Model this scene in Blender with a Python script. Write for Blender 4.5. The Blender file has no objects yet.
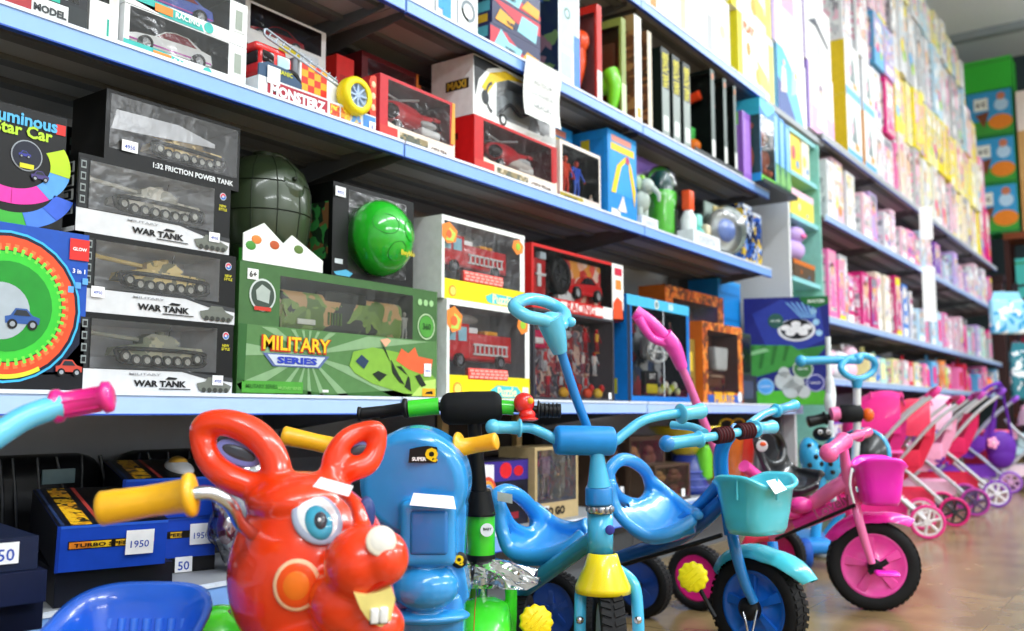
import bpy, bmesh, math, random
from mathutils import Matrix, Vector, Euler
R = math.radians
SC = bpy.context.scene
COL = SC.collection

# ---------------------------------------------------------------- camera
H = 0.56; FP = 930.0; TH = R(35.6); PT = math.atan(96.5/FP)
cam_d = bpy.data.cameras.new('camera'); cam = bpy.data.objects.new('camera', cam_d); COL.objects.link(cam)
cam.location = (0, 0, H); cam.rotation_euler = (R(90)+PT, 0, TH-R(90))
cam_d.sensor_width = 36; cam_d.lens = FP/1024*36; cam_d.clip_start = 0.05; cam_d.clip_end = 60
cam_d.dof.use_dof = True; cam_d.dof.focus_distance = 1.75; cam_d.dof.aperture_fstop = 3.4
SC.camera = cam

# ---------------------------------------------------------------- world, lamps, exposure
wd = bpy.data.worlds.new('world'); SC.world = wd; wd.use_nodes = True
wd.node_tree.nodes['Background'].inputs[0].default_value = (0.85, 0.93, 1.0, 1)
wd.node_tree.nodes['Background'].inputs[1].default_value = 0.35
SC.view_settings.view_transform = 'Standard'; SC.view_settings.look = 'None'
SC.view_settings.gamma = 1; SC.view_settings.use_curve_mapping = False
SC.view_settings.exposure = -0.15
SC.cycles.use_denoising = True
SC.cycles.max_bounces = 8; SC.cycles.transparent_max_bounces = 16
SC.cycles.caustics_reflective = False; SC.cycles.caustics_refractive = False

LAMPS = [(-1.5,-1.3,4.3,3.2,135),(2.2,-1.3,4.3,3.2,120),(6.0,-1.3,4.3,3.2,165),(9.8,-1.3,4.3,3.2,170),
         (-1.0,-4.6,3.4,3.2,270),(3.5,-4.6,3.4,3.2,270),(8.0,-4.6,3.4,3.2,190),(12.2,-0.6,4.5,1.6,70)]
for lx, ly, lz, ll, lw in LAMPS:
    ld = bpy.data.lights.new('tube_light', 'AREA'); ld.shape = 'RECTANGLE'; ld.size = ll; ld.size_y = 0.34
    ld.energy = lw; ld.color = (0.93, 0.97, 1.0)
    lo = bpy.data.objects.new('tube_light', ld); COL.objects.link(lo); lo.location = (lx, ly, lz-0.02)
    lu = ld.copy(); lu.energy = lw*.35; lv = bpy.data.objects.new('tube_light', lu); COL.objects.link(lv); lv.location = (lx, ly, lz+0.05); lv.rotation_euler = (math.pi, 0, 0)

# ---------------------------------------------------------------- where a pixel's ray meets a plane of the place
Fv = Vector((math.cos(TH)*math.cos(PT), math.sin(TH)*math.cos(PT), math.sin(PT)))
Rv = Vector((math.sin(TH), -math.cos(TH), 0)); Uv = Rv.cross(Fv)
def ray(px, py): return Fv + Rv*((px-512)/FP) + Uv*((315.5-py)/FP)
def onY(px, py, Y=1.6):
    r = ray(px, py); t = Y/r.y; return Vector((r.x*t, Y, H+r.z*t))
def onX(px, py, X):
    r = ray(px, py); t = X/r.x; return Vector((X, r.y*t, H+r.z*t))
def onZ(px, py, Z=0.0):
    r = ray(px, py); t = (Z-H)/r.z; return Vector((r.x*t, r.y*t, Z))
def onD(px, py, D):
    r = ray(px, py); return Vector((r.x*D, r.y*D, H+r.z*D))
def XY(px, Z, Y=1.62):      # x on the plane Y at height Z seen at column px
    lo, hi = 0.05, 40.0
    for _ in range(50):
        m = (lo+hi)/2; v = Vector((m, Y, Z-H)); p = 512+FP*v.dot(Rv)/v.dot(Fv)
        if p < px: lo = m
        else: hi = m
    return m
def ZY(px, py, Y=1.62): return onY(px, py, Y).z

# ---------------------------------------------------------------- materials
def lin(h):
    if not isinstance(h, str): return tuple(h)[:3]
    h = h.lstrip('#'); c = [int(h[i:i+2], 16)/255 for i in (0, 2, 4)]
    return tuple(x/12.92 if x <= .04045 else ((x+.055)/1.055)**2.4 for x in c)
_m = {}
def P(col, rough=.45, metal=0.0, coat=0.0, var=0.06, emit=0.0, bump=0.0, scale=40.0, trans=0.0):
    k = (col, rough, metal, coat, var, emit, bump, scale, trans)
    if k in _m: return _m[k]
    m = bpy.data.materials.new('surface_%d' % len(_m)); m.use_nodes = True
    nt = m.node_tree; b = nt.nodes['Principled BSDF']; c = lin(col)
    b.inputs['Roughness'].default_value = rough; b.inputs['Metallic'].default_value = metal
    b.inputs['Coat Weight'].default_value = coat; b.inputs['Specular IOR Level'].default_value = .28 if coat < .2 else .5; b.inputs['Coat Roughness'].default_value = .08
    b.inputs['Transmission Weight'].default_value = trans
    tc = nt.nodes.new('ShaderNodeTexCoord'); n = nt.nodes.new('ShaderNodeTexNoise'); n.inputs['Scale'].default_value = scale
    nt.links.new(tc.outputs['Object'], n.inputs['Vector'])
    r = nt.nodes.new('ShaderNodeValToRGB')
    r.color_ramp.elements[0].position = .3; r.color_ramp.elements[1].position = .7
    r.color_ramp.elements[0].color = (*[x*(1-var) for x in c], 1); r.color_ramp.elements[1].color = (*[min(1, x*(1+var)) for x in c], 1)
    nt.links.new(n.outputs['Fac'], r.inputs[0]); nt.links.new(r.outputs[0], b.inputs['Base Color'])
    if bump:
        bp = nt.nodes.new('ShaderNodeBump'); bp.inputs['Strength'].default_value = bump; bp.inputs['Distance'].default_value = .002
        nt.links.new(n.outputs['Fac'], bp.inputs['Height']); nt.links.new(bp.outputs[0], b.inputs['Normal'])
    if emit:
        b.inputs['Emission Color'].default_value = (*c, 1); b.inputs['Emission Strength'].default_value = emit
    _m[k] = m; return m
def PR(cols, scale=30.0, seed=0.0, rough=.4, stretch=(1, 1, 1), dist=0.0):
    """busy printed cardboard or crumpled mixed goods: voronoi patches in a palette"""
    k = ('pr', tuple(cols), scale, seed, rough, stretch, dist)
    if k in _m: return _m[k]
    m = bpy.data.materials.new('print_%d' % len(_m)); m.use_nodes = True
    nt = m.node_tree; b = nt.nodes['Principled BSDF']; b.inputs['Roughness'].default_value = rough
    tc = nt.nodes.new('ShaderNodeTexCoord'); mp = nt.nodes.new('ShaderNodeMapping')
    mp.inputs['Location'].default_value = (seed, seed*1.7, seed*.6); mp.inputs['Scale'].default_value = stretch
    nt.links.new(tc.outputs['Object'], mp.inputs[0]); vec = mp.outputs[0]
    nz = nt.nodes.new('ShaderNodeTexNoise'); nz.inputs['Scale'].default_value = scale*.6
    nt.links.new(vec, nz.inputs['Vector'])
    ad = nt.nodes.new('ShaderNodeMixRGB'); ad.blend_type = 'LINEAR_LIGHT'; ad.inputs[0].default_value = .03+dist
    nt.links.new(vec, ad.inputs[1]); nt.links.new(nz.outputs['Color'], ad.inputs[2])
    v = nt.nodes.new('ShaderNodeTexVoronoi'); v.inputs['Scale'].default_value = scale
    nt.links.new(ad.outputs[0], v.inputs['Vector'])
    s = nt.nodes.new('ShaderNodeSeparateColor'); nt.links.new(v.outputs['Color'], s.inputs[0])
    r = nt.nodes.new('ShaderNodeValToRGB'); r.color_ramp.interpolation = 'CONSTANT'
    e = r.color_ramp.elements
    for i, c in enumerate(cols):
        q = e[i] if i < 2 else e.new(i/len(cols))
        q.position = i/len(cols)
    for i, c in enumerate(cols): e[i].color = (*lin(c), 1)
    nt.links.new(s.outputs[0], r.inputs[0]); nt.links.new(r.outputs[0], b.inputs['Base Color'])
    _m[k] = m; return m
def film(gl=.055, tint='#ffffff', rough=.16, wav=.22):
    """thin clear plastic: mostly see-through, with a slightly wavy gloss"""
    k = ('film', gl, tint, rough, wav)
    if k in _m: return _m[k]
    m = bpy.data.materials.new('clear_plastic_%d' % len(_m)); m.use_nodes = True
    nt = m.node_tree; nt.nodes.clear()
    o = nt.nodes.new('ShaderNodeOutputMaterial'); mx = nt.nodes.new('ShaderNodeMixShader')
    t = nt.nodes.new('ShaderNodeBsdfTransparent'); g = nt.nodes.new('ShaderNodeBsdfGlossy')
    t.inputs[0].default_value = (*lin(tint), 1); g.inputs['Roughness'].default_value = rough
    fr = nt.nodes.new('ShaderNodeFresnel'); fr.inputs[0].default_value = 1.4
    ad = nt.nodes.new('ShaderNodeMath'); ad.operation = 'ADD'; ad.use_clamp = True; ad.inputs[1].default_value = gl
    nt.links.new(fr.outputs[0], ad.inputs[0]); nt.links.new(ad.outputs[0], mx.inputs[0])
    tc = nt.nodes.new('ShaderNodeTexCoord'); n = nt.nodes.new('ShaderNodeTexNoise'); n.inputs['Scale'].default_value = 14; n.inputs['Detail'].default_value = 3
    nt.links.new(tc.outputs['Object'], n.inputs[0])
    bp = nt.nodes.new('ShaderNodeBump'); bp.inputs['Strength'].default_value = wav; bp.inputs['Distance'].default_value = .02
    nt.links.new(n.outputs['Fac'], bp.inputs['Height']); nt.links.new(bp.outputs[0], g.inputs['Normal']); nt.links.new(bp.outputs[0], fr.inputs['Normal'])
    nt.links.new(t.outputs[0], mx.inputs[1]); nt.links.new(g.outputs[0], mx.inputs[2]); nt.links.new(mx.outputs[0], o.inputs[0])
    _m[k] = m; return m

# ---------------------------------------------------------------- mesh builder
def catmull(pts, n=6, closed=False):
    pts = [Vector(p) for p in pts]
    if len(pts) < 3 and not closed: return pts
    out = []; N = len(pts)
    for i in range(N if closed else N-1):
        if closed: a, b, c, d = pts[i-1], pts[i], pts[(i+1) % N], pts[(i+2) % N]
        else: a, b, c, d = pts[max(i-1, 0)], pts[i], pts[i+1], pts[min(i+2, N-1)]
        for k in range(n):
            t = k/n
            out.append(.5*((2*b)+(c-a)*t+(2*a-5*b+4*c-d)*t*t+(3*b-a-3*c+d)*t**3))
    if not closed: out.append(pts[-1])
    return out
class B:
    def __init__(s): s.v = []; s.f = []; s.mi = []; s.sm = []; s.mats = []
    def add(s, vs, fs, mat, smooth=False, M=None):
        if mat not in s.mats: s.mats.append(mat)
        k = s.mats.index(mat); o = len(s.v)
        s.v += [tuple(M @ Vector(p)) if M is not None else tuple(p) for p in vs]
        for f in fs: s.f.append([i+o for i in f]); s.mi.append(k); s.sm.append(smooth)
        return s
    def box(s, x0, y0, z0, x1, y1, z1, mat, M=None, skip=''):
        v = [(x0,y0,z0),(x1,y0,z0),(x1,y1,z0),(x0,y1,z0),(x0,y0,z1),(x1,y0,z1),(x1,y1,z1),(x0,y1,z1)]
        F = {'b': [0,3,2,1], 't': [4,5,6,7], 'f': [0,1,5,4], 'r': [1,2,6,5], 'k': [2,3,7,6], 'l': [3,0,4,7]}
        return s.add(v, [F[k] for k in F if k not in skip], mat, False, M)
    def rbox(s, x0, y0, z0, x1, y1, z1, r, mat, M=None, seg=3, top=1.0):
        bm = bmesh.new(); bmesh.ops.create_cube(bm, size=1)
        for q in bm.verts:
            t = top if q.co.z > 0 else 1
            q.co = Vector(((x0+x1)/2+q.co.x*(x1-x0)*t, (y0+y1)/2+q.co.y*(y1-y0)*t, (z0+z1)/2+q.co.z*(z1-z0)))
        bmesh.ops.bevel(bm, geom=list(bm.edges), offset=r, segments=seg, affect='EDGES', profile=.5)
        return s.bm(bm, mat, True, M)
    def bm(s, bm, mat, smooth=True, M=None):
        bm.verts.ensure_lookup_table(); bm.verts.index_update()
        s.add([v.co[:] for v in bm.verts], [[v.index for v in f.verts] for f in bm.faces], mat, smooth, M); bm.free(); return s
    def tube(s, pts, r, mat, n=12, sm=0, closed=False, caps=True, M=None, flat=1.0):
        if sm:
            if isinstance(r, (list, tuple)):
                rr = catmull([(q, 0, 0) for q in r], sm, closed); r = [q.x for q in rr]
            pts = catmull(pts, sm, closed)
        pts = [Vector(p) for p in pts]; N = len(pts)
        if not isinstance(r, (list, tuple)): r = [r]*N
        vs = []; fs = []; up = None
        for i, p in enumerate(pts):
            if closed: t = (pts[(i+1) % N]-pts[i-1])
            else: t = pts[min(i+1, N-1)]-pts[max(i-1, 0)]
            t.normalize()
            if up is None:
                up = Vector((0, 0, 1)) if abs(t.z) < .9 else Vector((1, 0, 0))
            up = (up-t*up.dot(t)).normalized(); sd = t.cross(up)
            for k in range(n):
                a = 2*math.pi*k/n; vs.append(p+sd*math.cos(a)*r[i]+up*math.sin(a)*r[i]*flat)
        for i in range(N if closed else N-1):
            j = (i+1) % N
            for k in range(n): fs.append([i*n+k, i*n+(k+1) % n, j*n+(k+1) % n, j*n+k])
        s.add(vs, fs, mat, True, M)
        if caps and not closed:
            s.add(vs[:n], [list(range(n))[::-1]], mat, False, M); s.add(vs[-n:], [list(range(n))], mat, False, M)
        return s
    def cyl(s, p0, p1, r, mat, n=20, r1=None, M=None, caps=True):
        return s.tube([p0, p1], [r, r if r1 is None else r1], mat, n, M=M, caps=caps)
    def lathe(s, prof, c, axis, mat, n=28, M=None, smooth=True, arc=None):
        """prof: (radius, height along axis)"""
        ax = Vector(axis).normalized(); u = ax.orthogonal().normalized(); w = ax.cross(u); c = Vector(c)
        vs = []; fs = []; m = len(prof)
        for k in range(n):
            a = 2*math.pi*k/n
            for (r, h) in prof: vs.append(c+ax*h+(u*math.cos(a)+w*math.sin(a))*r)
        for k in range(n):
            j = (k+1) % n
            for i in range(m-1): fs.append([k*m+i, j*m+i, j*m+i+1, k*m+i+1])
        return s.add(vs, fs, mat, smooth, M)
    def ell(s, c, r, mat, n=20, M=None, rot=None):
        if not isinstance(r, (list, tuple)): r = (r, r, r)
        bm = bmesh.new(); bmesh.ops.create_uvsphere(bm, u_segments=n, v_segments=max(6, n//2), radius=1)
        T = Matrix.Translation(c) @ (Euler(rot).to_matrix().to_4x4() if rot else Matrix()) @ Matrix.Diagonal((*r, 1))
        if M is not None: T = M @ T
        return s.bm(bm, mat, True, T)
    def prism(s, poly, y0, y1, mat, M=None, side=None, smooth=False):
        """poly: counter-clockwise (x,z) seen from -y; extruded y0..y1"""
        n = len(poly); vs = [(x, y0, z) for x, z in poly]+[(x, y1, z) for x, z in poly]
        s.add(vs, [list(range(n)), list(range(2*n-1, n-1, -1))], mat, False, M)
        return s.add(vs, [[(i+1) % n, i, i+n, (i+1) % n+n] for i in range(n)], side or mat, smooth, M)
    def face(s, pts, mat, M=None): return s.add(pts, [list(range(len(pts)))], mat, False, M)
    def torus(s, c, RR, r, axis, mat, n=32, m=10, M=None):
        return s.lathe([(RR+r*math.cos(2*math.pi*k/m), r*math.sin(2*math.pi*k/m)) for k in range(m+1)], c, axis, mat, n, M)
    def text(s, st, mat, T, w=None, h=None, bold=.0, shear=0.0, align='CENTER'):
        """flat letters; T maps local (x right, y up) to the place; scaled to width w or height h"""
        vs, fs, bw, bh, x0, y0 = letters(st, bold, shear)
        sx = (w/bw) if w else h/bh; sy = (h/bh) if h else sx
        cx = {'CENTER': bw/2, 'LEFT': 0}[align]
        return s.add([((x-x0-cx)*sx, (y-y0-bh/2)*sy, 0) for x, y in vs], fs, mat, False, T)
    def obj(s, name, parent=None, loc=None, rot=None, mods=None, **tags):
        me = bpy.data.meshes.new(name); me.from_pydata(s.v, [], s.f)
        for m in s.mats: me.materials.append(m)
        me.polygons.foreach_set('material_index', s.mi); me.polygons.foreach_set('use_smooth', s.sm); me.update()
        o = bpy.data.objects.new(name, me); COL.objects.link(o)
        if parent: o.parent = parent
        if loc is not None: o.location = loc
        if rot is not None: o.rotation_euler = rot
        for k, v in tags.items(): o[k] = v
        return o
_tx = {}
def letters(st, bold, shear):
    k = (st, bold, shear)
    if k not in _tx:
        cu = bpy.data.curves.new('t', 'FONT'); cu.body = st; cu.offset = bold; cu.shear = shear; cu.resolution_u = 2
        cu.space_line = .9; cu.align_x = 'LEFT'
        o = bpy.data.objects.new('t', cu); COL.objects.link(o)
        me = bpy.data.meshes.new_from_object(o)
        vs = [(v.co.x, v.co.y) for v in me.vertices]; fs = [list(p.vertices) for p in me.polygons]
        bpy.data.objects.remove(o); bpy.data.curves.remove(cu); bpy.data.meshes.remove(me)
        x0 = min(v[0] for v in vs); x1 = max(v[0] for v in vs); y0 = min(v[1] for v in vs); y1 = max(v[1] for v in vs)
        _tx[k] = (vs, fs, x1-x0, y1-y0, x0, y0)
    return _tx[k]
def remesh(o, vox, smooth=4, sub=False):
    m = o.modifiers.new('r', 'REMESH'); m.mode = 'VOXEL'; m.voxel_size = vox; m.use_smooth_shade = True
    if smooth:
        k = o.modifiers.new('s', 'SMOOTH'); k.factor = .5; k.iterations = smooth
    return o
def thing(name, label, cat, loc=(0, 0, 0), rz=0.0, group=None):
    o = bpy.data.objects.new(name, None); COL.objects.link(o); o.location = loc; o.rotation_euler = (0, 0, rz)
    o.empty_display_size = .05
    return tag(o, label, cat, group)
def tag(o, label, cat, group=None):
    o['label'] = label; o['category'] = cat
    if group: o['group'] = group
    return o
def copy_tree(o, parent=None):
    c = o.copy(); COL.objects.link(c); c.parent = parent
    for ch in [q for q in ALLCH.get(o.name, [])]: copy_tree(ch, c)
    return c
ALLCH = {}
def index_children(o):
    for q in COL.objects:
        if q.parent: ALLCH.setdefault(q.parent.name, [])
    for q in COL.objects:
        if q.parent and q not in ALLCH[q.parent.name]: ALLCH[q.parent.name].append(q)
def struct(o): o['kind'] = 'structure'; return o
FRONT = Matrix(((1,0,0,0),(0,0,-1,0),(0,1,0,0),(0,0,0,1)))     # text plane -> faces -y
SIDE = Matrix(((0,0,-1,0),(-1,0,0,0),(0,1,0,0),(0,0,0,1)))      # text plane -> faces -x
TOPM = Matrix.Identity(4)
def TR(x, y, z): return Matrix.Translation((x, y, z))
def SCL(x, y=None, z=None):
    return Matrix.Diagonal((x, x if y is None else y, x if z is None else z, 1))
def RZ(a): return Matrix.Rotation(a, 4, 'Z')
def RX(a): return Matrix.Rotation(a, 4, 'X')
def RY(a): return Matrix.Rotation(a, 4, 'Y')

# ---------------------------------------------------------------- packaging
CLEAR = film()
TAGW = P('#f4f4f6', .6); INK = P('#2b4bb0', .6)
class Carton:
    """A cardboard pack: base front-centre on an Empty; x right, y into the shelf, z up."""
    def __init__(s, name, label, cat, X0, X1, z0, h, Y=1.62, depth=.12, col='#222222', mat=None, win=None, inner='#15151a',
                 rz=0.0, group=None, film_mat=None, openframe=False):
        s.w = X1-X0; s.h = h; s.d = depth
        s.root = thing(name, label, cat, ((X0+X1)/2, Y, z0+.0005), rz, group)
        s.b = B(); s.art = s.b; s.lt = B(); s.lts = [s.lt]; s.k = 1
        m = mat or P(col, .38, 0, .03); w, d = s.w, s.d
        s.m = m
        if not win: s.b.box(-w/2, 0, 0, w/2, d, h, m)
        else:
            im = P(inner, .6); s.b.box(-w/2, 0, 0, w/2, d, h, m, skip='f')
            e = min(.006, d*.2); u0, v0, u1, v1 = win; a, c = -w/2+u0*w, -w/2+u1*w; p, q = v0*h, v1*h
            s.win = (a, p, c, q)
            o = [(-w/2, 0, 0), (w/2, 0, 0), (w/2, 0, h), (-w/2, 0, h), (a, 0, p), (c, 0, p), (c, 0, q), (a, 0, q)]
            s.b.add(o, [[0,1,5,4],[1,2,6,5],[2,3,7,6],[3,0,4,7]], m)
            A, Cc, Pp, Q = -w/2+e, w/2-e, e, h-e
            a2, c2, p2, q2 = a, c, p, q; yb = d-e
            v = [(a, .0002, p), (c, .0002, p), (c, .0002, q), (a, .0002, q), (a, yb, p), (c, yb, p), (c, yb, q), (a, yb, q)]
            s.b.add(v, [[4,5,6,7],[0,4,7,3],[1,2,6,5],[0,1,5,4],[3,7,6,2]], im)
            f = B(); f.add([(a, -.0004, p), (c, -.0004, p), (c, -.0004, q), (a, -.0004, q)], [[0,1,2,3]], film_mat or CLEAR)
            f.obj('clear_window', s.root)
    def pt(s, u, v, k=1): return (-s.w/2+u*s.w, -.0006*k, v*s.h)
    def rect(s, u0, v0, u1, v1, col, k=1, mat=None):
        s.b.face([s.pt(u0,v0,k), s.pt(u1,v0,k), s.pt(u1,v1,k), s.pt(u0,v1,k)], mat or P(col, .4)); return s
    def poly(s, pts, col, k=1, mat=None):
        s.b.face([s.pt(u, v, k) for u, v in pts], mat or P(col, .4)); return s
    def disc(s, u, v, r, col, k=1, r0=0, a0=0, a1=360, asp=1.0, n=28):
        c = s.pt(u, v, k); m = P(col, .4); R_ = r*s.h
        A = [R(a0+(a1-a0)*i/n) for i in range(n+1)]
        o = [(c[0]+R_*math.cos(a)*asp, c[1], c[2]+R_*math.sin(a)) for a in A]
        if r0 == 0:
            if a1-a0 >= 360: s.b.face(o[:-1], m)
            else: s.b.face(o+[c], m)
        else:
            i_ = [(c[0]+R_*r0*math.cos(a)*asp, c[1], c[2]+R_*r0*math.sin(a)) for a in A]
            s.b.add(o+i_, [[i+1+n, i, i+1, i+2+n] if False else [i, i+1, i+n+2, i+n+1] for i in range(n)], m)
        return s
    def text(s, st, u, v, col, w=None, h=None, k=3, bold=.02, shear=0, rot=0, face='f'):
        s.lt = B(); s.lts.append(s.lt)
        """w, h are fractions of the face"""
        if face == 'f': T = TR(*s.pt(u, v, k)) @ FRONT; ww, hh = s.w, s.h
        elif face == 's': T = TR(-s.w/2-.0006*k, s.d*(1-u), v*s.h) @ SIDE; ww, hh = s.d, s.h
        else: T = TR(-s.w/2+u*s.w, v*s.d, s.h+.0006*k); ww, hh = s.w, s.d
        if rot: T = T @ RZ(rot)
        s.lt.text(st, P(col, .45), T, w*ww if w else None, h*hh if h else None, bold, shear); return s
    def side(s, u0, v0, u1, v1, col, k=1, mat=None):
        x = -s.w/2-.0006*k; d = s.d
        s.b.face([(x, d*(1-u0), v0*s.h), (x, d*(1-u1), v0*s.h), (x, d*(1-u1), v1*s.h), (x, d*(1-u0), v1*s.h)], mat or P(col, .4)); return s
    def top(s, u0, v0, u1, v1, col, k=1, mat=None):
        z = s.h+.0006*k
        s.b.face([(-s.w/2+u0*s.w, s.d*v0, z), (-s.w/2+u1*s.w, s.d*v0, z), (-s.w/2+u1*s.w, s.d*v1, z), (-s.w/2+u0*s.w, s.d*v1, z)], mat or P(col, .4)); return s
    def price(s, u, v, st='950', w=.03, h=.02, k=8, rot=0.0, face='f'):
        b = B(); x, y, z = s.pt(u, v, k)
        T = TR(x, y, z) @ FRONT @ RZ(rot)
        b.add([(-w/2,-h/2,0),(w/2,-h/2,0),(w/2,h/2,0),(-w/2,h/2,0)], [[0,1,2,3]], TAGW, M=T)
        if st: b.text(st, INK, T @ TR(0, -h*.08, .0005), w=w*.66, bold=.01)
        b.obj('price_tag', s.root); return s
    def done(s):
        s.b.obj('carton', s.root)
        for q in s.lts:
            if q.v: q.obj('lettering', s.root)
        return s.root
def slot(px0, px1, z0, pytop, Y=1.62):
    X0 = XY(px0, z0+.05, Y); X1 = XY(px1, z0+.05, Y)
    return X0, X1, ZY(px0, pytop, Y)-z0
# ================================================================ the room
def plank_floor():
    m = bpy.data.materials.new('floor_tiles'); m.use_nodes = True; nt = m.node_tree; b = nt.nodes['Principled BSDF']
    tc = nt.nodes.new('ShaderNodeTexCoord'); br = nt.nodes.new('ShaderNodeTexBrick')
    br.offset = 0; br.inputs['Scale'].default_value = 1; br.inputs['Brick Width'].default_value = .45; br.inputs['Row Height'].default_value = .45
    br.inputs['Mortar Size'].default_value = .002; br.inputs['Color1'].default_value = (*lin('#8c7753'), 1); br.inputs['Color2'].default_value = (*lin('#84704d'), 1)
    br.inputs['Mortar'].default_value = (*lin('#786544'), 1)
    nt.links.new(tc.outputs['Object'], br.inputs[0])
    n = nt.nodes.new('ShaderNodeTexNoise'); n.inputs['Scale'].default_value = 5.5; n.inputs['Detail'].default_value = 6
    nt.links.new(tc.outputs['Object'], n.inputs[0])
    mx = nt.nodes.new('ShaderNodeMixRGB'); mx.blend_type = 'OVERLAY'; mx.inputs[0].default_value = .75
    nt.links.new(br.outputs[0], mx.inputs[1]); nt.links.new(n.outputs['Fac'], mx.inputs[2]); nt.links.new(mx.outputs[0], b.inputs['Base Color'])
    b.inputs['Roughness'].default_value = .22; return m
b = B(); b.box(-5, -6.5, -.1, 14, 2.6, 0, plank_floor()); struct(b.obj('floor'))
b = B(); b.box(-5, -6.5, 5.4, 14, 2.6, 5.5, P('#dfe8ec', .8)); struct(b.obj('ceiling'))
wm = P('#c4c8c9', .7); wm2 = P('#c9cccd', .8)
b = B(); b.box(-5, 2.5, 0, 14, 2.6, 5.4, wm); struct(b.obj('wall_back'))
b = B(); b.box(-5, -6.6, 0, 14, -6.5, 5.4, wm2); struct(b.obj('wall_front'))
b = B(); b.box(-5.1, -6.5, 0, -5, 2.6, 5.4, wm2); struct(b.obj('wall_left'))
b = B(); b.box(14, -6.5, 0, 14.1, 2.6, 5.4, P('#37464a', .8)); struct(b.obj('wall_right'))
b = B()
for i in range(2): b.box(10.5+i*2.2, -6.4, 5.30, 10.62+i*2.2, 2.45, 5.4, P('#8d979b', .7))
struct(b.obj('trim_1'))

# ================================================================ shelving
STEEL = P('#9a9da1', .5, 0, 0, .02); STEEL_D = P('#62666b', .55, 0, 0, .02); RAIL = P('#86b2f2', .3, 0, .3, .02); RAIL_W = P('#dfe8f5', .35); RAILL = P('#aecbf2', .3, 0, .3, .02)
BACKP = P('#b9bcc0', .6, 0, 0, .02); BACKW = P('#b9bdc2', .6); BLUEE = P('#2d55b8', .4)
def bay(X0, X1, rows, label, back=BACKP, depthY=2.12, top=3.0, lefts=False, mats=None, post=P('#85898e', .5)):
    """rows: (board top z, lip height, rail material, front Y)"""
    t = thing('shelving_unit', label, 'shelving', ((X0+X1)/2, 1.9, 0), 0, 'shelving bays of the toy aisle'); cx = (X0+X1)/2
    def L(x, y, z): return (x-cx, y-1.9, z)
    b = B(); b.box(X0-cx, .24, 0, X1-cx, .26, top, back); b.obj('back_panel', t)
    for x in (X0, X1-.03):
        u = B(); u.box(x-cx, .17, 0, x-cx+.03, .235, top, post)
        for k in range(int(top/.05)): u.box(x-cx+.012, .1695, .03+k*.05, x-cx+.018, .1702, .055+k*.05, P('#222529', .7))
        u.obj('upright', t)
    for z, lip, rail, Yf in rows:
        b = B(); y0 = Yf-1.9+.004; th = .014
        b.box(X0-cx, y0, z-th, X1-cx, .17, z, STEEL)
        for k in range(3):                                   # pressed ribs under the board
            yy = y0+.05+k*.13
            b.box(X0-cx+.03, yy, z-th-.012, X1-cx-.03, yy+.035, z-th, STEEL_D)
        o = b.obj('shelf_board', t)
        r = B(); lz = z-lip+.004
        r.prism([(X0-cx, lz), (X1-cx-.0025, lz), (X1-cx-.0025, z-.004), (X0-cx, z-.004)], Yf-1.9-.008, y0, rail)
        r.box(X0-cx, Yf-1.9-.011, z-.004, X1-cx-.0025, y0, z+.003, RAIL_W)
        r.box(X0-cx, Yf-1.9-.011, lz-.003, X1-cx-.0025, y0, lz, BLUEE)
        r.obj('price_rail', o)
        for x in (X0+.032, X1-.04):                          # tapered bracket under the board
            k = B(); k.add([(x-cx, y0+.03, z-th), (x-cx, .17, z-th), (x-cx, .17, z-th-.075), (x-cx, y0+.03, z-th-.018),
                            (x-cx+.004, y0+.03, z-th), (x-cx+.004, .17, z-th), (x-cx+.004, .17, z-th-.075), (x-cx+.004, y0+.03, z-th-.018)],
                           [[0,1,2,3],[7,6,5,4],[3,2,6,7]], STEEL_D); k.obj('bracket', t)
    b = B(); b.box(X0-cx, 1.66-1.9, 0, X1-cx, 1.67-1.9, .17, STEEL_D); b.obj('kick_plate', t)
    return t
L0, L1, L2, L3, LB = .595, 1.255, 1.645, 2.14, .22
r1 = [(LB, .05, RAIL, 1.58), (L0, .042, RAILL, 1.6), (L1, .042, RAIL, 1.6), (L2, .042, RAIL, 1.6), (L3, .04, RAIL, 1.6)]
bay(-.92, .41, r1, 'grey metal shelving bay at the left edge of the photo behind the ring race boxes')
bay(.415, 1.745, r1, 'shelving bay with blue price rails holding the tank boxes and the military box')
bay(1.75, 3.075, r1, 'shelving bay with blue price rails holding the fire truck boxes and red car boxes')
bay(3.08, 4.41, r1, 'last shelving bay before the white end panel, green bottle toy on its middle shelf')
r2 = [(LB, .04, RAIL, 1.6), (.75, .04, RAILL, 1.6), (1.10, .04, RAILL, 1.6), (1.69, .04, RAILL, 1.6), (2.17, .04, P('#a9b0b6', .4), 1.6)]
bay(5.32, 6.56, r2, 'first doll shelving bay beyond the teal panel, holding pink packs', BACKW)
bay(6.565, 7.81, r2, 'doll shelving bay left of the long hanging white label strip', BACKW)
bay(7.815, 9.05, r2, 'doll shelving bay just right of the long hanging white label strip', BACKW)
bay(9.055, 10.3, r2, 'doll shelving bay behind the doll strollers, second from the far end', BACKW)
bay(10.305, 11.6, r2, 'farthest doll shelving bay, beside the dark posts', BACKW)
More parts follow.
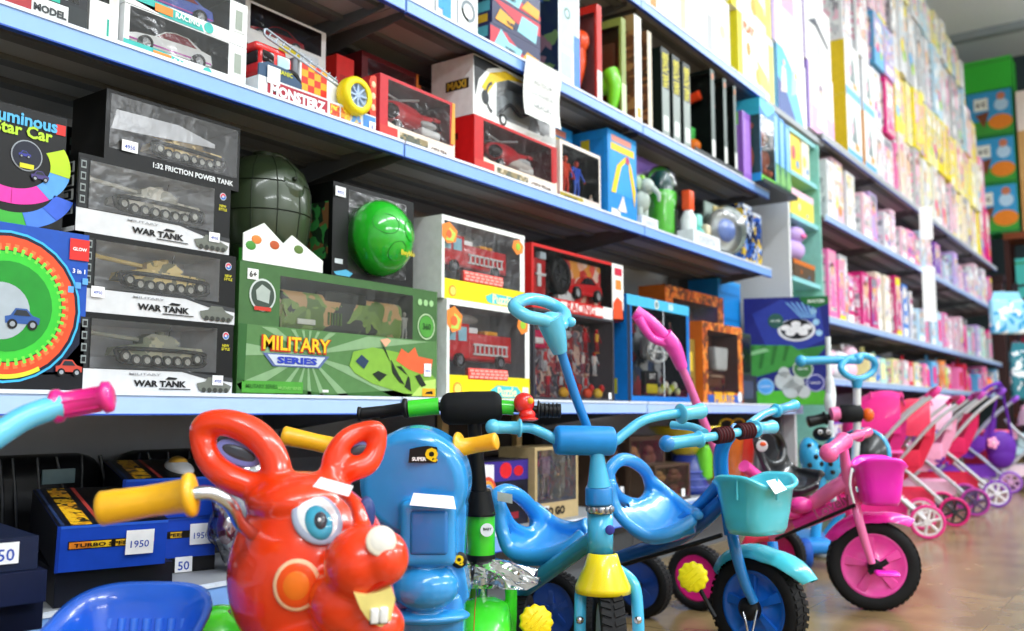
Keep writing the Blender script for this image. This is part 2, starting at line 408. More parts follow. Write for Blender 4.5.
# teal bay with the white end panel
t = thing('shelving_unit', 'narrow teal backed shelving bay with white end panel beyond the last blue rail', 'shelving', (5.07, 1.9, 0), 0, 'shelving bays of the toy aisle')
b = B(); b.box(-.25, -.26, 0, -.225, .26, 2.10, P('#e4e8e9', .5, 0, 0, .01)); b.obj('end_panel', t)
TEAL = P('#98dccd', .5)
b = B(); b.box(-.22, .235, 0, .24, .25, 2.10, TEAL); b.obj('back_panel', t)
b = B(); b.box(.235, -.28, 0, .247, .25, 2.10, TEAL); b.obj('side_panel', t, label='teal side panel')
for z in (.75, 1.28, 1.62, 1.86, 2.10):
    b = B(); b.box(-.222, -.27, z-.025, .232, .235, z, P('#8fd0d6', .4)); b.obj('shelf_board', t)
# low shelf filling the gap in front of the end panel
b = B(); b.box(4.415, 1.6, L0-.045, 4.815, 2.1, L0-.002, RAILL); b.box(4.415, 1.592, L0-.045, 4.815, 1.6, L0, RAILL)
b.box(4.43, 1.7, 0, 4.47, 2.08, L0-.045, STEEL_D); b.box(4.77, 1.7, 0, 4.81, 2.08, L0-.045, STEEL_D)
tag(b.obj('display_shelf'), 'short low shelf filling the gap before the white end panel, under the soccer box', 'shelf')
# dark posts at the far end of the run
for i, (x, y, nm) in enumerate([(11.75, 1.62, 'dark brown post at the far end of the doll shelves'),]):
    b = B(); b.box(x-.06, y-.06, 0, x+.06, y+.06, 2.05, P('#35201e', .6)); b.box(x-.09, y-.09, 0, x+.09, y+.09, .08, P('#2a1918', .6))
    b.box(x-.08, y-.08, 2.03, x+.08, y+.08, 2.1, P('#2a1918', .6))
    tag(b.obj('support_post'), nm, 'post')
# ================================================================ small toy models used inside packs
def wheel_on(b, c, r, w, axis, tyre, rim, n=20, spokes=5):
    """one wheel into builder b: tyre, rim disc and spokes; axis is the outward side"""
    ax = Vector(axis).normalized(); c = Vector(c)
    b.lathe([(r*.62, w*.5), (r*.72, w*.56), (r*.93, w*.5), (r, w*.3), (r, -w*.3), (r*.93, -w*.5), (r*.62, -w*.5), (r*.62, w*.5)], c, ax, tyre, n)
    b.lathe([(0, w*.34), (r*.14, w*.40), (r*.2, w*.2), (r*.56, w*.22), (r*.66, w*.46), (r*.66, -w*.4), (0, -w*.4)], c, ax, rim, n)
    u = ax.orthogonal().normalized(); v = ax.cross(u)
    for k in range(spokes):
        a = 2*math.pi*k/spokes; d = u*math.cos(a)+v*math.sin(a)
        b.cyl(c+ax*w*.3+d*r*.12, c+ax*w*.33+d*r*.6, r*.075, rim, 6)
BLK = P('#141416', .55); CHR = P('#c9ccd2', .22, 1.0); WHT = P('#f2f3f5', .35); SIL = P('#b9bec6', .35, .6)
def toy_tank(root, x0, x1, y, z, h, cols, seed=0):
    """side-on tank pointing left"""
    L = x1-x0; W = .05
    hull = PR(cols, 34, seed, .6, dist=.02); flat = P(cols[0], .6)
    b = B(); X = lambda u: x0+u*L; Z = lambda v: z+v*h
    b.prism([(X(.22), Z(.30)), (X(.9), Z(.26)), (X(1.0), Z(.42)), (X(.97), Z(.55)), (X(.42), Z(.60)), (X(.24), Z(.50))], y, y+W, hull)
    o = b.obj('toy_tank', root)
    t = B(); t.prism([(X(.44), Z(.58)), (X(.74), Z(.56)), (X(.78), Z(.66)), (X(.70), Z(.82)), (X(.52), Z(.86)), (X(.44), Z(.74))], y+.006, y+W-.008, hull)
    t.cyl((X(.64), y+W/2, Z(.84)), (X(.64), y+W/2, Z(.93)), .010, flat, 12); t.ell((X(.52), y+.01, Z(.74)), (.008, .006, .006), flat, 10)
    t.cyl((X(.72), y+W/2, Z(.8)), (X(.74), y+W/2, Z(1.1)), .001, BLK, 5)
    t.obj('turret', o)
    g = B(); g.cyl((X(.46), y+W/2, Z(.70)), (X(.02), y+W/2, Z(.80)), .0045, flat, 10); g.cyl((X(.04), y+W/2, Z(.795)), (X(-.01), y+W/2, Z(.807)), .0065, flat, 10)
    g.obj('gun_barrel', o)
    k = B()
    pts = [(X(.2), y-.002, Z(.30)), (X(.26), y-.002, Z(.46)), (X(.92), y-.002, Z(.44)), (X(1.0), y-.002, Z(.32)), (X(.92), y-.002, Z(.10)), (X(.3), y-.002, Z(.12))]
    k.tube(pts, .0045, P('#2a2a26', .8), 6, 4, True)
    for i in range(8):
        wheel_on(k, (X(.26+.093*i), y-.004, Z(.20 if 0 < i < 7 else .28)), h*.135, .01, (0, -1, 0), P('#3c3d38', .8), P('#c4c5c0', .4, .3), 14, 4)
    k.obj('track', o)
    return o
def toy_car(root, cx, y, z, L, col, h=None, name='toy_car', glass='#20252c', rot=0, stripe=None, M0=None, rim='#c8ccd2'):
    """side-on sports car, nose to the left"""
    h = h or L*.3; W = L*.42; c = P(col, .25, 0, .6); o = None
    M = TR(cx, y, z) @ RZ(rot)
    prof = [(-.5, .22), (-.49, .42), (-.40, .52), (-.20, .60), (-.08, .88), (.04, .98), (.20, .96), (.36, .68), (.48, .62), (.5, .3), (.44, .2), (-.44, .18)]
    b = B(); b.prism([(u*L, v*h) for u, v in prof][::-1], 0, W, c, M)
    b.prism([(u*L*.99, v*h) for u, v in [(-.49, .24), (.49, .28), (.49, .33), (-.49, .30)]], -.0008, 0, P(stripe or col, .3), M)
    o = b.obj(name, root)
    g = B(); g.prism([(u*L, v*h) for u, v in [(-.17, .62), (-.06, .86), (.04, .93), (.18, .92), (.3, .68)]][::-1], -.001, W+.001, P(glass, .1), M); g.obj('windscreen', o)
    for u in (-.31, .31):
        for q in (-.003, W+.003):
            k = B(); wheel_on(k, (u*L, q, h*.22), h*.26, W*.18, (0, -1 if q < .01 else 1, 0), BLK, P(rim, .3, .5), 18, 5)
            kk = k.obj('wheel', o); kk.matrix_parent_inverse = Matrix(); kk.matrix_basis = M
    return o
def toy_fire_truck(root, x0, x1, y, z, h, seed=0):
    L = x1-x0; W = .07; red = P('#d3121c', .3, 0, .5); X = lambda u: x0+u*L; Z = lambda v: z+v*h
    b = B(); b.prism([(X(0), Z(.15)), (X(.33), Z(.15)), (X(.33), Z(.98)), (X(.05), Z(.98)), (X(0), Z(.62))], y, y+W, red)
    b.rbox(X(.33), y, Z(.15), X(1.0), y+W, Z(.78), .004, red)
    b.box(X(.02), y-.003, Z(.14), X(.98), y, Z(.20), P('#8f1016', .4))
    o = b.obj('toy_fire_truck', root)
    c = B(); c.prism([(X(.04), Z(.58)), (X(.13), Z(.58)), (X(.13), Z(.90)), (X(.07), Z(.90))], y-.002, y, P('#9fd6ea', .15)); c.box(X(.17), y-.002, Z(.58), X(.29), y, Z(.9), P('#9fd6ea', .15)); c.obj('cab_window', o)
    l = B()
    for q in (.28, .5): l.box(X(.38), y-.006, Z(q), X(.92), y-.003, Z(q+.045), WHT)
    for k in range(8): l.box(X(.40+k*.07), y-.006, Z(.28), X(.415+k*.07), y-.003, Z(.53), WHT)
    l.obj('ladder', o)
    s = B(); s.rbox(X(.10), y+.015, Z(.98), X(.24), y+W-.015, Z(1.06), .003, P('#2a78d8', .2)); s.rbox(X(.36), y+.008, Z(.78), X(.5), y+.04, Z(.92), .003, WHT)
    s.rbox(X(.62), y+.01, Z(.78), X(.82), y+.05, Z(.88), .003, P('#e8a21a', .4)); s.obj('roof_gear', o)
    for u in (.16, .78):
        k = B(); wheel_on(k, (X(u), y-.006, Z(.14)), h*.16, .014, (0, -1, 0), BLK, P('#8d9098', .4, .6), 18, 6); k.obj('wheel', o)
    return o
def figure(b, x, y, z, h, body, limb, head, arms=.35, w=1.0):
    """small toy figure built as one mesh"""
    m1, m2, m3 = P(body, .4), P(limb, .4), P(head, .45)
    b.rbox(x-h*.11*w, y-h*.05, z+h*.46, x+h*.11*w, y+h*.05, z+h*.80, h*.03, m1, top=1.15)
    b.rbox(x-h*.09*w, y-h*.045, z+h*.40, x+h*.09*w, y+h*.045, z+h*.49, h*.02, m2)
    b.ell((x, y, z+h*.90), (h*.075, h*.075, h*.095), m3, 14); b.cyl((x, y, z+h*.78), (x, y, z+h*.86), h*.03, m3, 8)
    for s in (-1, 1):
        b.tube([(x+s*h*.06*w, y, z+h*.44), (x+s*h*.08*w, y-h*.02, z+h*.23), (x+s*h*.09*w, y, z+h*.03)], [h*.05, h*.042, h*.032], m2, 10)
        b.rbox(x+s*h*.09*w-h*.035, y-h*.08, z, x+s*h*.09*w+h*.035, y+h*.04, z+h*.045, h*.012, m1)
        b.ell((x+s*h*.14*w, y, z+h*.77), h*.05, m2, 10)
        b.tube([(x+s*h*.14*w, y, z+h*.76), (x+s*h*(.15+arms*.2)*w, y-h*.02, z+h*.60), (x+s*h*(.14+arms*.3)*w, y-h*.07, z+h*.47)], [h*.038, h*.032, h*.026], m2, 10)
        b.ell((x+s*h*(.14+arms*.3)*w, y-h*.07, z+h*.45), h*.03, m3, 8)
def ladder_bits(*a): pass
# ================================================================ goods on the shelf at eye height (L0)
# --- ring race boxes at the left
X0, X1, h = slot(-75, 83, L0, 222, 1.61); h = ZY(40, 228, 1.61)-L0
c = Carton('toy_race_track_box', 'big blue box with a green and orange ring race track, lettered GLOW', 'toy box', X0, X1, L0, h, 1.61, .10, '#101522')
c.rect(0, 0, 1, 1, '#1b4fb0', 1); c.poly([(0, 0), (1, 0), (1, .34), (.8, .12), (0, .1)], '#0a0c14', 2); c.poly([(.55, .6), (1, .42), (1, .12), (.72, .1)], '#0c1730', 2)
c.disc(.46, .50, .455, '#3fb4ea', 3); c.disc(.46, .50, .44, '#121c33', 4)
c.disc(.46, .50, .42, '#f0502a', 5, .80); c.disc(.46, .50, .33, '#3bc63a', 6, .0); c.disc(.46, .50, .27, '#1f8f2c', 7); c.disc(.42, .47, .17, '#a9b4bc', 8)
for k in range(44):
    a = k*360/44; c.disc(.46, .50, .375, '#ff7a45', 6, .9, a, a+4.4, n=2); c.disc(.46, .50, .355, '#7be04c', 7, .88, a+2, a+5.2, n=2)
c.disc(.46, .50, .43, '#d5e53a', 7, .94, 250, 300)
c.rect(.86, .83, 1.0, .965, '#d8302c', 5); c.text('GLOW', .93, .90, '#ffffff', w=.10, k=7); c.text('3 in 1', .93, .76, '#ffffff', w=.09, k=7)
for q in range(3): c.rect(.86+q*.05, .62+q*.03, .9+q*.05, .66+q*.03, '#5fa6e8', 6)
b = B(); T = Matrix.Identity(4)
# printed car pictures
def print_car(c, u, v, s, col, k=8):
    L = s
    P_ = lambda pts, cc, kk: c.poly([(u+x*L, v+y*L*c.w/c.h) for x, y in pts], cc, kk)
    P_([(-.5, -.1), (.5, -.1), (.52, .1), (.3, .16), (.12, .36), (-.22, .36), (-.36, .14), (-.52, .1)], col, k)
    P_([(-.28, .14), (.24, .14), (.1, .31), (-.19, .31)], '#2a3038', k+1)
    for x in (-.3, .3): c.disc(u+x*L, v-.12*L*c.w/c.h, .15*L*c.w/c.h, '#1a1a1c', k+1); c.disc(u+x*L, v-.12*L*c.w/c.h, .08*L*c.w/c.h, '#9aa0a8', k+2)
print_car(c, .56, .42, .22, '#31589c', 9); print_car(c, .89, .14, .18, '#c8483a', 9)
c.done()
zt = L0+h
X0, X1, h = slot(-60, 63, zt, 118, 1.63); h = ZY(55, 116, 1.63)-zt
c = Carton('toy_race_track_box', 'black box with pink, yellow and blue road loop, above the ring race box', 'toy box', X0, X1, zt, h, 1.63, .09, '#060608')
def arc_band(c, cu, cv, ro, ri, cols, a0, a1, k, asp=1.0):
    n = len(cols); st = (a1-a0)/n
    for i, cc in enumerate(cols): c.disc(cu, cv, ro, cc, k, ri/ro, a0+st*i, a0+st*(i+1)+.5, asp, 10)
arc_band(c, .55, .54, .36, .23, ['#d9e52a', '#e83aa8', '#e83aa8', '#5aa0e8', '#b8d82a'], 190, 390, 2, 1.35)
arc_band(c, .55, .38, .40, .27, ['#3fb44a', '#c4de26', '#3fae3e', '#4a7fe0', '#3a62d0'], 195, 345, 2, 1.35)
c.disc(.66, .60, .13, '#9aa0a8', 3); c.disc(.66, .60, .12, '#1b1f30', 4); print_car(c, .64, .60, .1, '#3a3f9a', 5); print_car(c, .78, .44, .15, '#4a3f7a', 5)
c.rect(.60, .49, .72, .53, '#d8d42a', 6); c.rect(.90, .84, .985, .93, '#d8302c', 3)
c.text('Luminous', .62, .90, '#58b4e8', w=.58, k=4, bold=.03); c.text('Star Car', .62, .805, '#b8e03a', w=.50, k=4, bold=.03)
c.done()
# --- upright dark pack behind them
X0, X1, h = slot(52, 80, L0, 95, 1.85)
c = Carton('toy_box', 'tall dark pack with grey icon strip standing behind the glowing road loop box', 'toy box', X0, X1, L0, .56, 1.86, .1, '#101114')
for q in range(4): c.rect(.3, .78+q*.05, .6, .81+q*.05, '#5a6a66', 1)
c.done()

# --- four tank boxes, one above the other
bx = [(78, 236, 391, 310, 'bottom box of the four stacked tank boxes, grey green tank pointing left', ['#8f9080', '#70775e', '#aca98c'], 1),
      (80, 237, 310, 232, 'tank box second from the bottom of its stack, yellow brown camouflage tank', ['#c0a865', '#6d6a48', '#dcc480'], 2),
      (74, 240, 232, 152, 'tank box third from the bottom of its stack, pale grey tank under a pale film', ['#b4b2a6', '#8f8d80', '#cac6ba'], 3)]
z = L0
for i, (p0, p1, yb, yt, lab, cols, sd) in enumerate(bx):
    X0 = XY(p0, z+.05, 1.61); X1 = XY(p1, z+.05, 1.61); h = .1455
    dx = (0, .004, -.012)[i]
    c = Carton('toy_tank_box', lab, 'toy box', .905+dx, 1.243+dx, z, h, 1.61+.004*i, .13, '#0b0c0d', win=(.07, .31, .88, .93), inner='#c9cbd0', film_mat=film(.05, '#ffffff', .25, .3), group='boxes with a toy tank')
    c.poly([(.0, 0), (1, 0), (1, .18), (.80, .22), (.66, .34), (.0, .30)], '#d3d5d8', 1)
    c.poly([(0, .30), (.66, .34), (.70, .30), (.9, .26), (1, .24), (1, .18), (.8, .22), (.64, .30)], '#3a3c3e', 2)
    c.text('MILITARY', .40, .25, '#9a9ca0', w=.20, h=.03, k=4)
    c.text('WAR TANK', .50, .13, '#17181a', w=.34, h=.085, k=4, bold=.045)
    c.poly([(.53, .19), (.60, .19), (.61, .215), (.55, .225)], '#17181a', 4); c.rect(.49, .055, .70, .068, '#17181a', 4)
    c.poly([(.76, .05), (.97, .04), (.99, .12), (.93, .17), (.90, .24), (.82, .24), (.80, .18), (.74, .15)], '#6c7068', 5)
    for q in range(5): c.disc(.79+q*.04, .06, .035, '#3a3c38', 6)
    c.disc(.94, .84, .055, '#cfd4dc', 3); c.disc(.94, .84, .045, '#d8465a', 4, .45, 20, 200); c.disc(.94, .84, .045, '#3a7ac8', 4, .45, 200, 380)
    c.text('NEW', .94, .70, '#d8d028', w=.05, k=4); c.text('STYLE', .94, .65, '#d8d028', w=.06, k=4)
    for q in range(4):
        c.side(.55, .22+q*.18, .92, .36+q*.18, '#aab0b0', 1); c.side(.60, .24+q*.18, .87, .34+q*.18, '#141516', 2); c.side(.68, .26+q*.18, .80, .32+q*.18, '#c4caca', 3)
    c.side(0, 0, 1, .06, '#e9eaec', 2)
    c.rect(.005, .30, .055, .94, '#26282a', 2)
    for q in range(4): c.rect(.015, .36+q*.15, .045, .46+q*.15, '#8c9494', 3); c.rect(.02, .38+q*.15, .04, .44+q*.15, '#1a1b1d', 4)
    toy_tank(c.root, -c.w/2+.12*c.w, -c.w/2+.84*c.w, .022, c.h*.33, c.h*.56, cols, sd)
    c.price(*[(.885, .20), (.085, .26), (.88, .22)][i], '4950', .026, .02)
    c.done(); z += h+.0015
X0, X1 = XY(99, z+.05, 1.64), XY(239, z+.05, 1.64)
c = Carton('toy_tank_box', 'topmost tank box, taller and set back, lettered 1:32 FRICTION POWER TANK', 'toy box', .955, 1.268, z, .142, 1.64, .12, '#0a0b0c', win=(.03, .20, .98, .95), inner='#75767c', film_mat=film(.04, '#ffffff', .25, .3), group='boxes with a toy tank')
c.text('1:32 FRICTION POWER TANK', .64, .10, '#dfe2e4', w=.62, k=3, bold=.03)
toy_tank(c.root, -.085, .13, .02, .034, .075, ['#d0b068', '#8c7440', '#e4cc8c'], 5)
b = B(); b.prism([(-.13, .075), (-.12, .115), (.02, .118), (.11, .098), (.11, .09)][::-1], .024, .026, P('#b9bbc0', .3, .2)); b.obj('tray_insert', c.root)
c.price(.16, .27, '4950', .034, .022); c.done()

# --- dark green grenade shaped case
zc = .955
g = thing('grenade_case', 'round dark olive green grenade shaped plastic case behind the white crown card', 'toy', (1.44, 1.77, L0+.2895), R(8))
OLV = P('#33402a', .32, 0, .3, scale=12, var=.12)
b = B(); prof = [(0, .0), (.05, .003), (.086, .03), (.108, .08), (.116, .14), (.114, .195), (.098, .245), (.068, .275), (.03, .288), (0, .289)]
b.lathe(prof, (0, 0, 0), (0, 0, 1), OLV, 40)
b.obj('shell', g)
b = B()
for zz, rr in ((.06, .099), (.14, .1165), (.21, .110)): b.torus((0, 0, zz), rr, .0015, (0, 0, 1), P('#1f281a', .5), 40, 6)
for k in range(12):
    a = k*math.pi/6; b.tube([(math.cos(a)*r*1.005, math.sin(a)*r*1.005, zz) for r, zz in prof[2:8]], .0012, P('#1f281a', .5), 6)
b.obj('groove', g)
b = B(); b.lathe([(0, .014), (.026, .014), (.03, .01), (.036, .004), (.04, 0)], (-.01, -.094, .21), (-.15, -.85, .5), OLV, 28); b.ell((-.012, -.108, .22), .006, P('#1f281a', .5), 10); b.obj('emblem_disc', g)
b = B(); b.cyl((0, 0, .283), (0, 0, .297), .028, OLV, 20); b.tube([(0, 0, .29), (.05, -.01, .302), (.1, -.02, .26), (.126, -.02, .18)], .007, OLV, 8, 4); b.obj('lever', g)
# white cardboard crown under it, standing on the military box
c = Carton('toy_box', 'white zigzag card with leaf pictures on the military box, before the grenade case', 'toy box', 1.27, 1.5, L0+.2895, .028, 1.625, .01, '#3fa13c')
pts = [(-.115, 0), (.115, 0), (.115, .028), (.02, .075), (-.005, .052), (-.06, .09), (-.115, .06)]
c.b.prism(pts, -.004, -.001, P('#e6ece4', .4))
for (x, zz, cc) in [(-.08, .05, '#e0813a'), (-.03, .045, '#b8552a'), (.04, .045, '#5d7a3a'), (-.095, .035, '#4a8f3a')]:
    c.b.ell((x, -.0045, zz), (.014, .0008, .010), P(cc, .5), 12)
c.done()

# --- black box with bulging green football egg
X0, X1, h = slot(318, 412, L0+.262, 186, 1.66)
c = Carton('toy_ball_box', 'black box with a big glossy green football pushing out of its front', 'toy box', 1.56, 1.855, L0+.290, .238, 1.655, .14, '#08090a', win=(.18, .08, .9, .95), inner='#0a0a0c')
GR = P('#27b52a', .16, 0, .8)
b = B(); b.ell((.005, -.012, .116), (.083, .09, .098), GR, 40, rot=(0, R(-10), 0)); ball = b.obj('ball', c.root, label='glossy green ball')
b = B()
for cx, cz, r in ((.03, .13, .028), (-.04, .14, .026), (-.01, .075, .024)):
    pts = []
    for k in range(6):
        a = k*math.pi/3+.3; x, zz = cx+r*math.cos(a), cz+r*math.sin(a); q = 1-((x-.005)/.083)**2-((zz-.118)/.098)**2
        pts.append((x, -.012-.0905*math.sqrt(max(q, .02)), zz))
    b.tube(pts, .0012, P('#1a8c22', .3), 6, 3, True)
b.obj('seam', ball)
b = B(); T = TR(.02, -.097, .07) @ FRONT; b.text('Beyblo', P('#d8c81e', .4), T, w=.05, bold=.02); b.obj('lettering', ball)
c.poly([(.02, .06), (.16, .10), (.24, .07), (.2, .03), (.05, .03)], '#5ab4dc', 2); c.rect(.03, .15, .12, .20, '#c4ccd0', 2)
c.side(.2, .2, .9, .8, '#2c6a34', 1, PR(['#18301c', '#2f7a3a', '#0e1410', '#6b4a2c'], 40)); c.price(.07, .90, '4950', .034, .024)
c.done()

# --- MILITARY SERIES box
c = Carton('military_playset_box', 'wide green box lettered MILITARY SERIES with a camouflage vehicle in its top window', 'toy box', 1.262, 1.915, L0, .288, 1.62, .21, '#42693a', win=(.17, .53, .85, .93), inner='#5a6454')
c.rect(0, 0, 1, .53, '#537d48', 1); c.poly([(.0, .0), (1, 0), (1, .10), (.4, .02), (0, .12)], '#33612b', 2)
for k in range(15):                                           # starburst rays
    a = R(k*24+7); a2 = a+R(8); cx, cy = .30, .33
    def q(t): 
        rr = 2.0; du, dv = math.cos(t)*.5, math.sin(t)*1.2
        s_ = min([(1-cx)/du if du > 0 else 9, -cx/du if du < 0 else 9, (.52-cy)/dv if dv > 0 else 9, -cy/dv if dv < 0 else 9]); return (cx+du*s_, cy+dv*s_)
    c.poly([(cx, cy), q(a), q(a2)], '#84a67a', 2)
c.poly([(0, .12), (0, .53), (.035, .53), (.03, .1)], '#2f5f2c', 3)
c.poly([(.10, .20), (.50, .20), (.54, .24), (.54, .33), (.08, .33), (.08, .24)], '#aebfc6', 4) if False else None
c.poly([(.145, .225), (.355, .225), (.40, .325), (.10, .325)], '#5a6a9a', 4); c.poly([(.155, .235), (.345, .235), (.38, .315), (.12, .315)], '#c4cdd8', 5)
c.text('MILITARY', .25, .40, '#b8301c', w=.315, h=.125, k=6, bold=.06); c.text('MILITARY', .25, .405, '#f6c421', w=.30, h=.11, k=7, bold=.02)
c.text('SERIES', .25, .275, '#2a3fb0', w=.18, h=.055, k=7, bold=.05)
c.disc(.095, .76, .125, '#c9d2cc', 3); c.disc(.095, .76, .11, '#3c4a40', 4); c.poly([(.07, .72), (.12, .70), (.125, .8), (.09, .84), (.065, .79)], '#a9b4ac', 5); c.rect(.06, .64, .13, .67, '#c0392b', 5)
c.rect(.03, .87, .075, .95, '#f0f2f0', 3); c.text('6+', .052, .91, '#333333', w=.03, k=5)
for q_ in range(3): c.disc(.89+.035*q_, .88, .03, '#9cc98c', 3)
c.disc(.93, .66, .12, '#b9d6a8', 3, .9); c.disc(.93, .66, .10, '#4f9a3c', 4); c.text('360', .93, .66, '#20401c', w=.05, k=6)
c.poly([(.50, .26), (.53, .20), (.62, .12), (.80, .04), (.98, .03), (.99, .18), (.9, .33), (.78, .40), (.62, .43), (.52, .38)], '#7fae3e', 4)
c.poly([(.75, .33), (.78, .44), (.82, .40), (.86, .46), (.88, .38), (.97, .36), (.96, .26), (.9, .22), (.82, .26)], '#e0643a', 5)
c.poly([(.66, .50), (.69, .44), (.72, .50), (.70, .52)], '#e8a888', 5)
c.poly([(.53, .30), (.575, .24), (.60, .31), (.56, .36)], '#2a3f5a', 6)
for pts in ([(.66, .48), (.70, .36), (.72, .30), (.69, .42)], [(.72, .34), (.76, .22), (.80, .12), (.77, .14), (.73, .22)], [(.75, .28), (.82, .20), (.80, .10), (.84, .06), (.83, .18), (.78, .28)], [(.62, .2), (.66, .14), (.7, .2), (.65, .23)], [(.86, .2), (.9, .1), (.93, .12), (.89, .22)]):
    c.poly(pts, '#1e2a20', 6)
c.poly([(.84, .02), (.99, .02), (.99, .18), (.92, .16)], '#b4d66a', 5); c.rect(.905, .02, .985, .09, '#e8a81e', 7); c.poly([(.92, .04), (.97, .04), (.965, .07), (.93, .06)], '#18180f', 8)
c.rect(.02, .02, .28, .11, '#4b9a36', 3); c.text('MILITARY SERIES', .10, .07, '#2f6a24', w=.13, k=5); c.text('MILITARY SERIES', .22, .06, '#7fbe60', w=.10, k=5)
c.rect(.37, .035, .40, .055, '#dfe6da', 4)
c.side(0, 0, 1, 1, '#2f5a2a', 1)
cam_pr = PR(['#6f8f3a', '#5b7a2e', '#c29a64', '#20281a', '#7d9c44'], 22, 4, .45, dist=.05)
b = B(); b.rbox(-.20, .012, .148, .21, .08, .243, .018, cam_pr); b.rbox(-.07, .010, .225, .07, .05, .252, .006, P('#20261c', .5)); v = b.obj('toy_vehicle', c.root)
b = B()
for k in range(5): b.box(-.06+k*.01, .0095, .17, -.055+k*.01, .0115, .2, P('#4b6a28', .5))
b.rbox(-.155, .008, .165, -.10, .0125, .178, .002, P('#dfe4d8', .5)); b.obj('vent', v)
for x, cl in ((.225, '#8a8c84'), (.262, '#a5a79e')):
    b = B(); figure(b, x-.045, .02, .15, .075, cl, cl, '#9a958a'); b.obj('toy_soldier', c.root)
b = B(); figure(b, -.205, .015, .15, .07, '#8a8a5a', '#7b8a4c', '#b0977a'); b.obj('toy_soldier', c.root)
c.price(.935, .26, '9850', .028, .034); c.done()

# --- two yellow and white fire truck boxes
for i, (z0, h, xo, lab, tg) in enumerate([(L0, .276, .0, 'lower of two white and yellow fire truck boxes', None),
                                      (L0+.277, .232, -.012, 'upper of two white and yellow fire truck boxes', None)]):
    X0, X1 = 1.955+xo, 2.355+xo
    c = Carton('toy_fire_truck_box', lab, 'toy box', X0, X1, z0, h, 1.62+.01*i, .14, '#eef0ee', win=(.03, .23, .94, .95), inner='#8a9098', film_mat=film(.05, '#ffffff', .3, .5), group='boxes with a toy fire truck')
    c.rect(0, 0, 1, .24, '#f2dc1c', 1); c.rect(.0, .0, .03, .9, '#e7efe8', 2); c.poly([(.5, .24), (.56, .16), (.7, .14), (.86, .18), (.93, .24)], '#f2dc1c', 2)
    c.poly([(-.0, .74), (.06, .66), (.15, .70), (.17, .84), (.08, .93), (.0, .88)], '#f08a3a', 3); c.poly([(.04, .70), (.12, .70), (.15, .80), (.08, .86)], '#b8d05a', 4); c.disc(.075, .78, .05, '#f0683a', 5)
    c.poly([(.83, .80), (.89, .72), (.97, .76), (.98, .86), (.92, .93), (.85, .90)], '#f08a3a', 3); c.disc(.905, .83, .05, '#9bc83c', 5)
    c.poly([(.52, .04), (.56, .02), (.85, .02), (.88, .08), (.83, .14), (.58, .15), (.50, .10)], '#54c6cf', 3); c.text('Puzzle', .70, .085, '#f0f6c0', w=.24, k=5, bold=.03)
    c.disc(.12, .10, .07, '#f0a03a', 3); c.disc(.12, .10, .05, '#f7e26a', 4); c.rect(.9, .04, .98, .14, '#e8eef0', 3)
    b = B(); b.rbox(-.105, -.003, .056, .085, .012, .088, .003, P('#e0473e', .45)); q = b.obj('brick_base', c.root)
    b = B()
    for r_ in range(3):
        for k in range(8): b.box(-.10+k*.023+(r_ % 2)*.006, -.0036, .060+r_*.009, -.082+k*.023+(r_ % 2)*.006, -.0030, .066+r_*.009, P('#f2a79c', .5))
    b.obj('brick_pattern', q)
    toy_fire_truck(c.root, -.175, .135, .022, .092 if i == 0 else .084, .125 if i == 0 else .108)
    b = B(); b.ell((-.02, .1, .205 if i else .24), (.09, .01, .016), P('#c9ced3', .3)); b.obj('cloud_insert', c.root)
    c.rect(0, .94, 1, 1, '#f4f6f4', 2)
    c.done()

# --- red car pack above the figure pack
c = Carton('toy_car_box', 'red window pack with a red car and spare wheels, topmost right of the fire trucks', 'toy box', 2.375, 2.965, L0+.29, .205, 1.625, .13, '#c4201e', win=(.02, .2, .86, .95), inner='#1c0c10')
c.rect(0, 0, 1, .2, '#c92a26', 1); c.rect(.28, .03, .75, .17, '#f0dcd8', 2); c.text('RACING', .5, .10, '#c4201e', w=.3, k=4); c.rect(.75, .0, .86, .2, '#eceef0', 2)
c.poly([(.86, 0), (1, 0), (1, 1), (.86, 1)], '#f0efec', 1); c.poly([(.87, .02), (.99, .04), (.98, .35), (.92, .42), (.87, .3)], '#d8512a', 2); c.rect(.89, .8, .98, .93, '#c92a48', 3); c.rect(.9, .55, .97, .72, '#e08a3a', 3)
b = B(); b.rbox(-.09, .03, .045, .19, .05, .19, .01, PR(['#e03030', '#f05a4a', '#f0b8a0', '#e89a3a', '#c82a2c', '#f8d8c8'], 26, 3, .35)); b.obj('printed_card', c.root)
toy_car(c.root, .05, .010, .055, .22, '#e8282e', .085)
for x in (-.11,):
    b = B(); wheel_on(b, (x, .02, .12), .062, .03, (0, -1, 0), BLK, P('#3a3c40', .5), 28, 6); b.obj('spare_wheel', c.root)
b = B(); b.rbox(-.245, .03, .045, -.165, .07, .17, .008, P('#c8262a', .3)); b.rbox(-.225, .022, .075, -.205, .03, .15, .003, WHT); b.rbox(-.235, .02, .11, -.18, .03, .12, .003, WHT); b.rbox(-.215, .02, .165, -.18, .04, .19, .003, P('#cfe3ee', .3)); b.obj('toy_ramp', c.root)
b = B(); b.prism([(-.12, .045), (-.02, .045), (-.02, .09), (-.06, .085), (-.07, .06), (-.12, .075)][::-1], .014, .03, WHT); b.obj('loader_arm', c.root)
c.done()
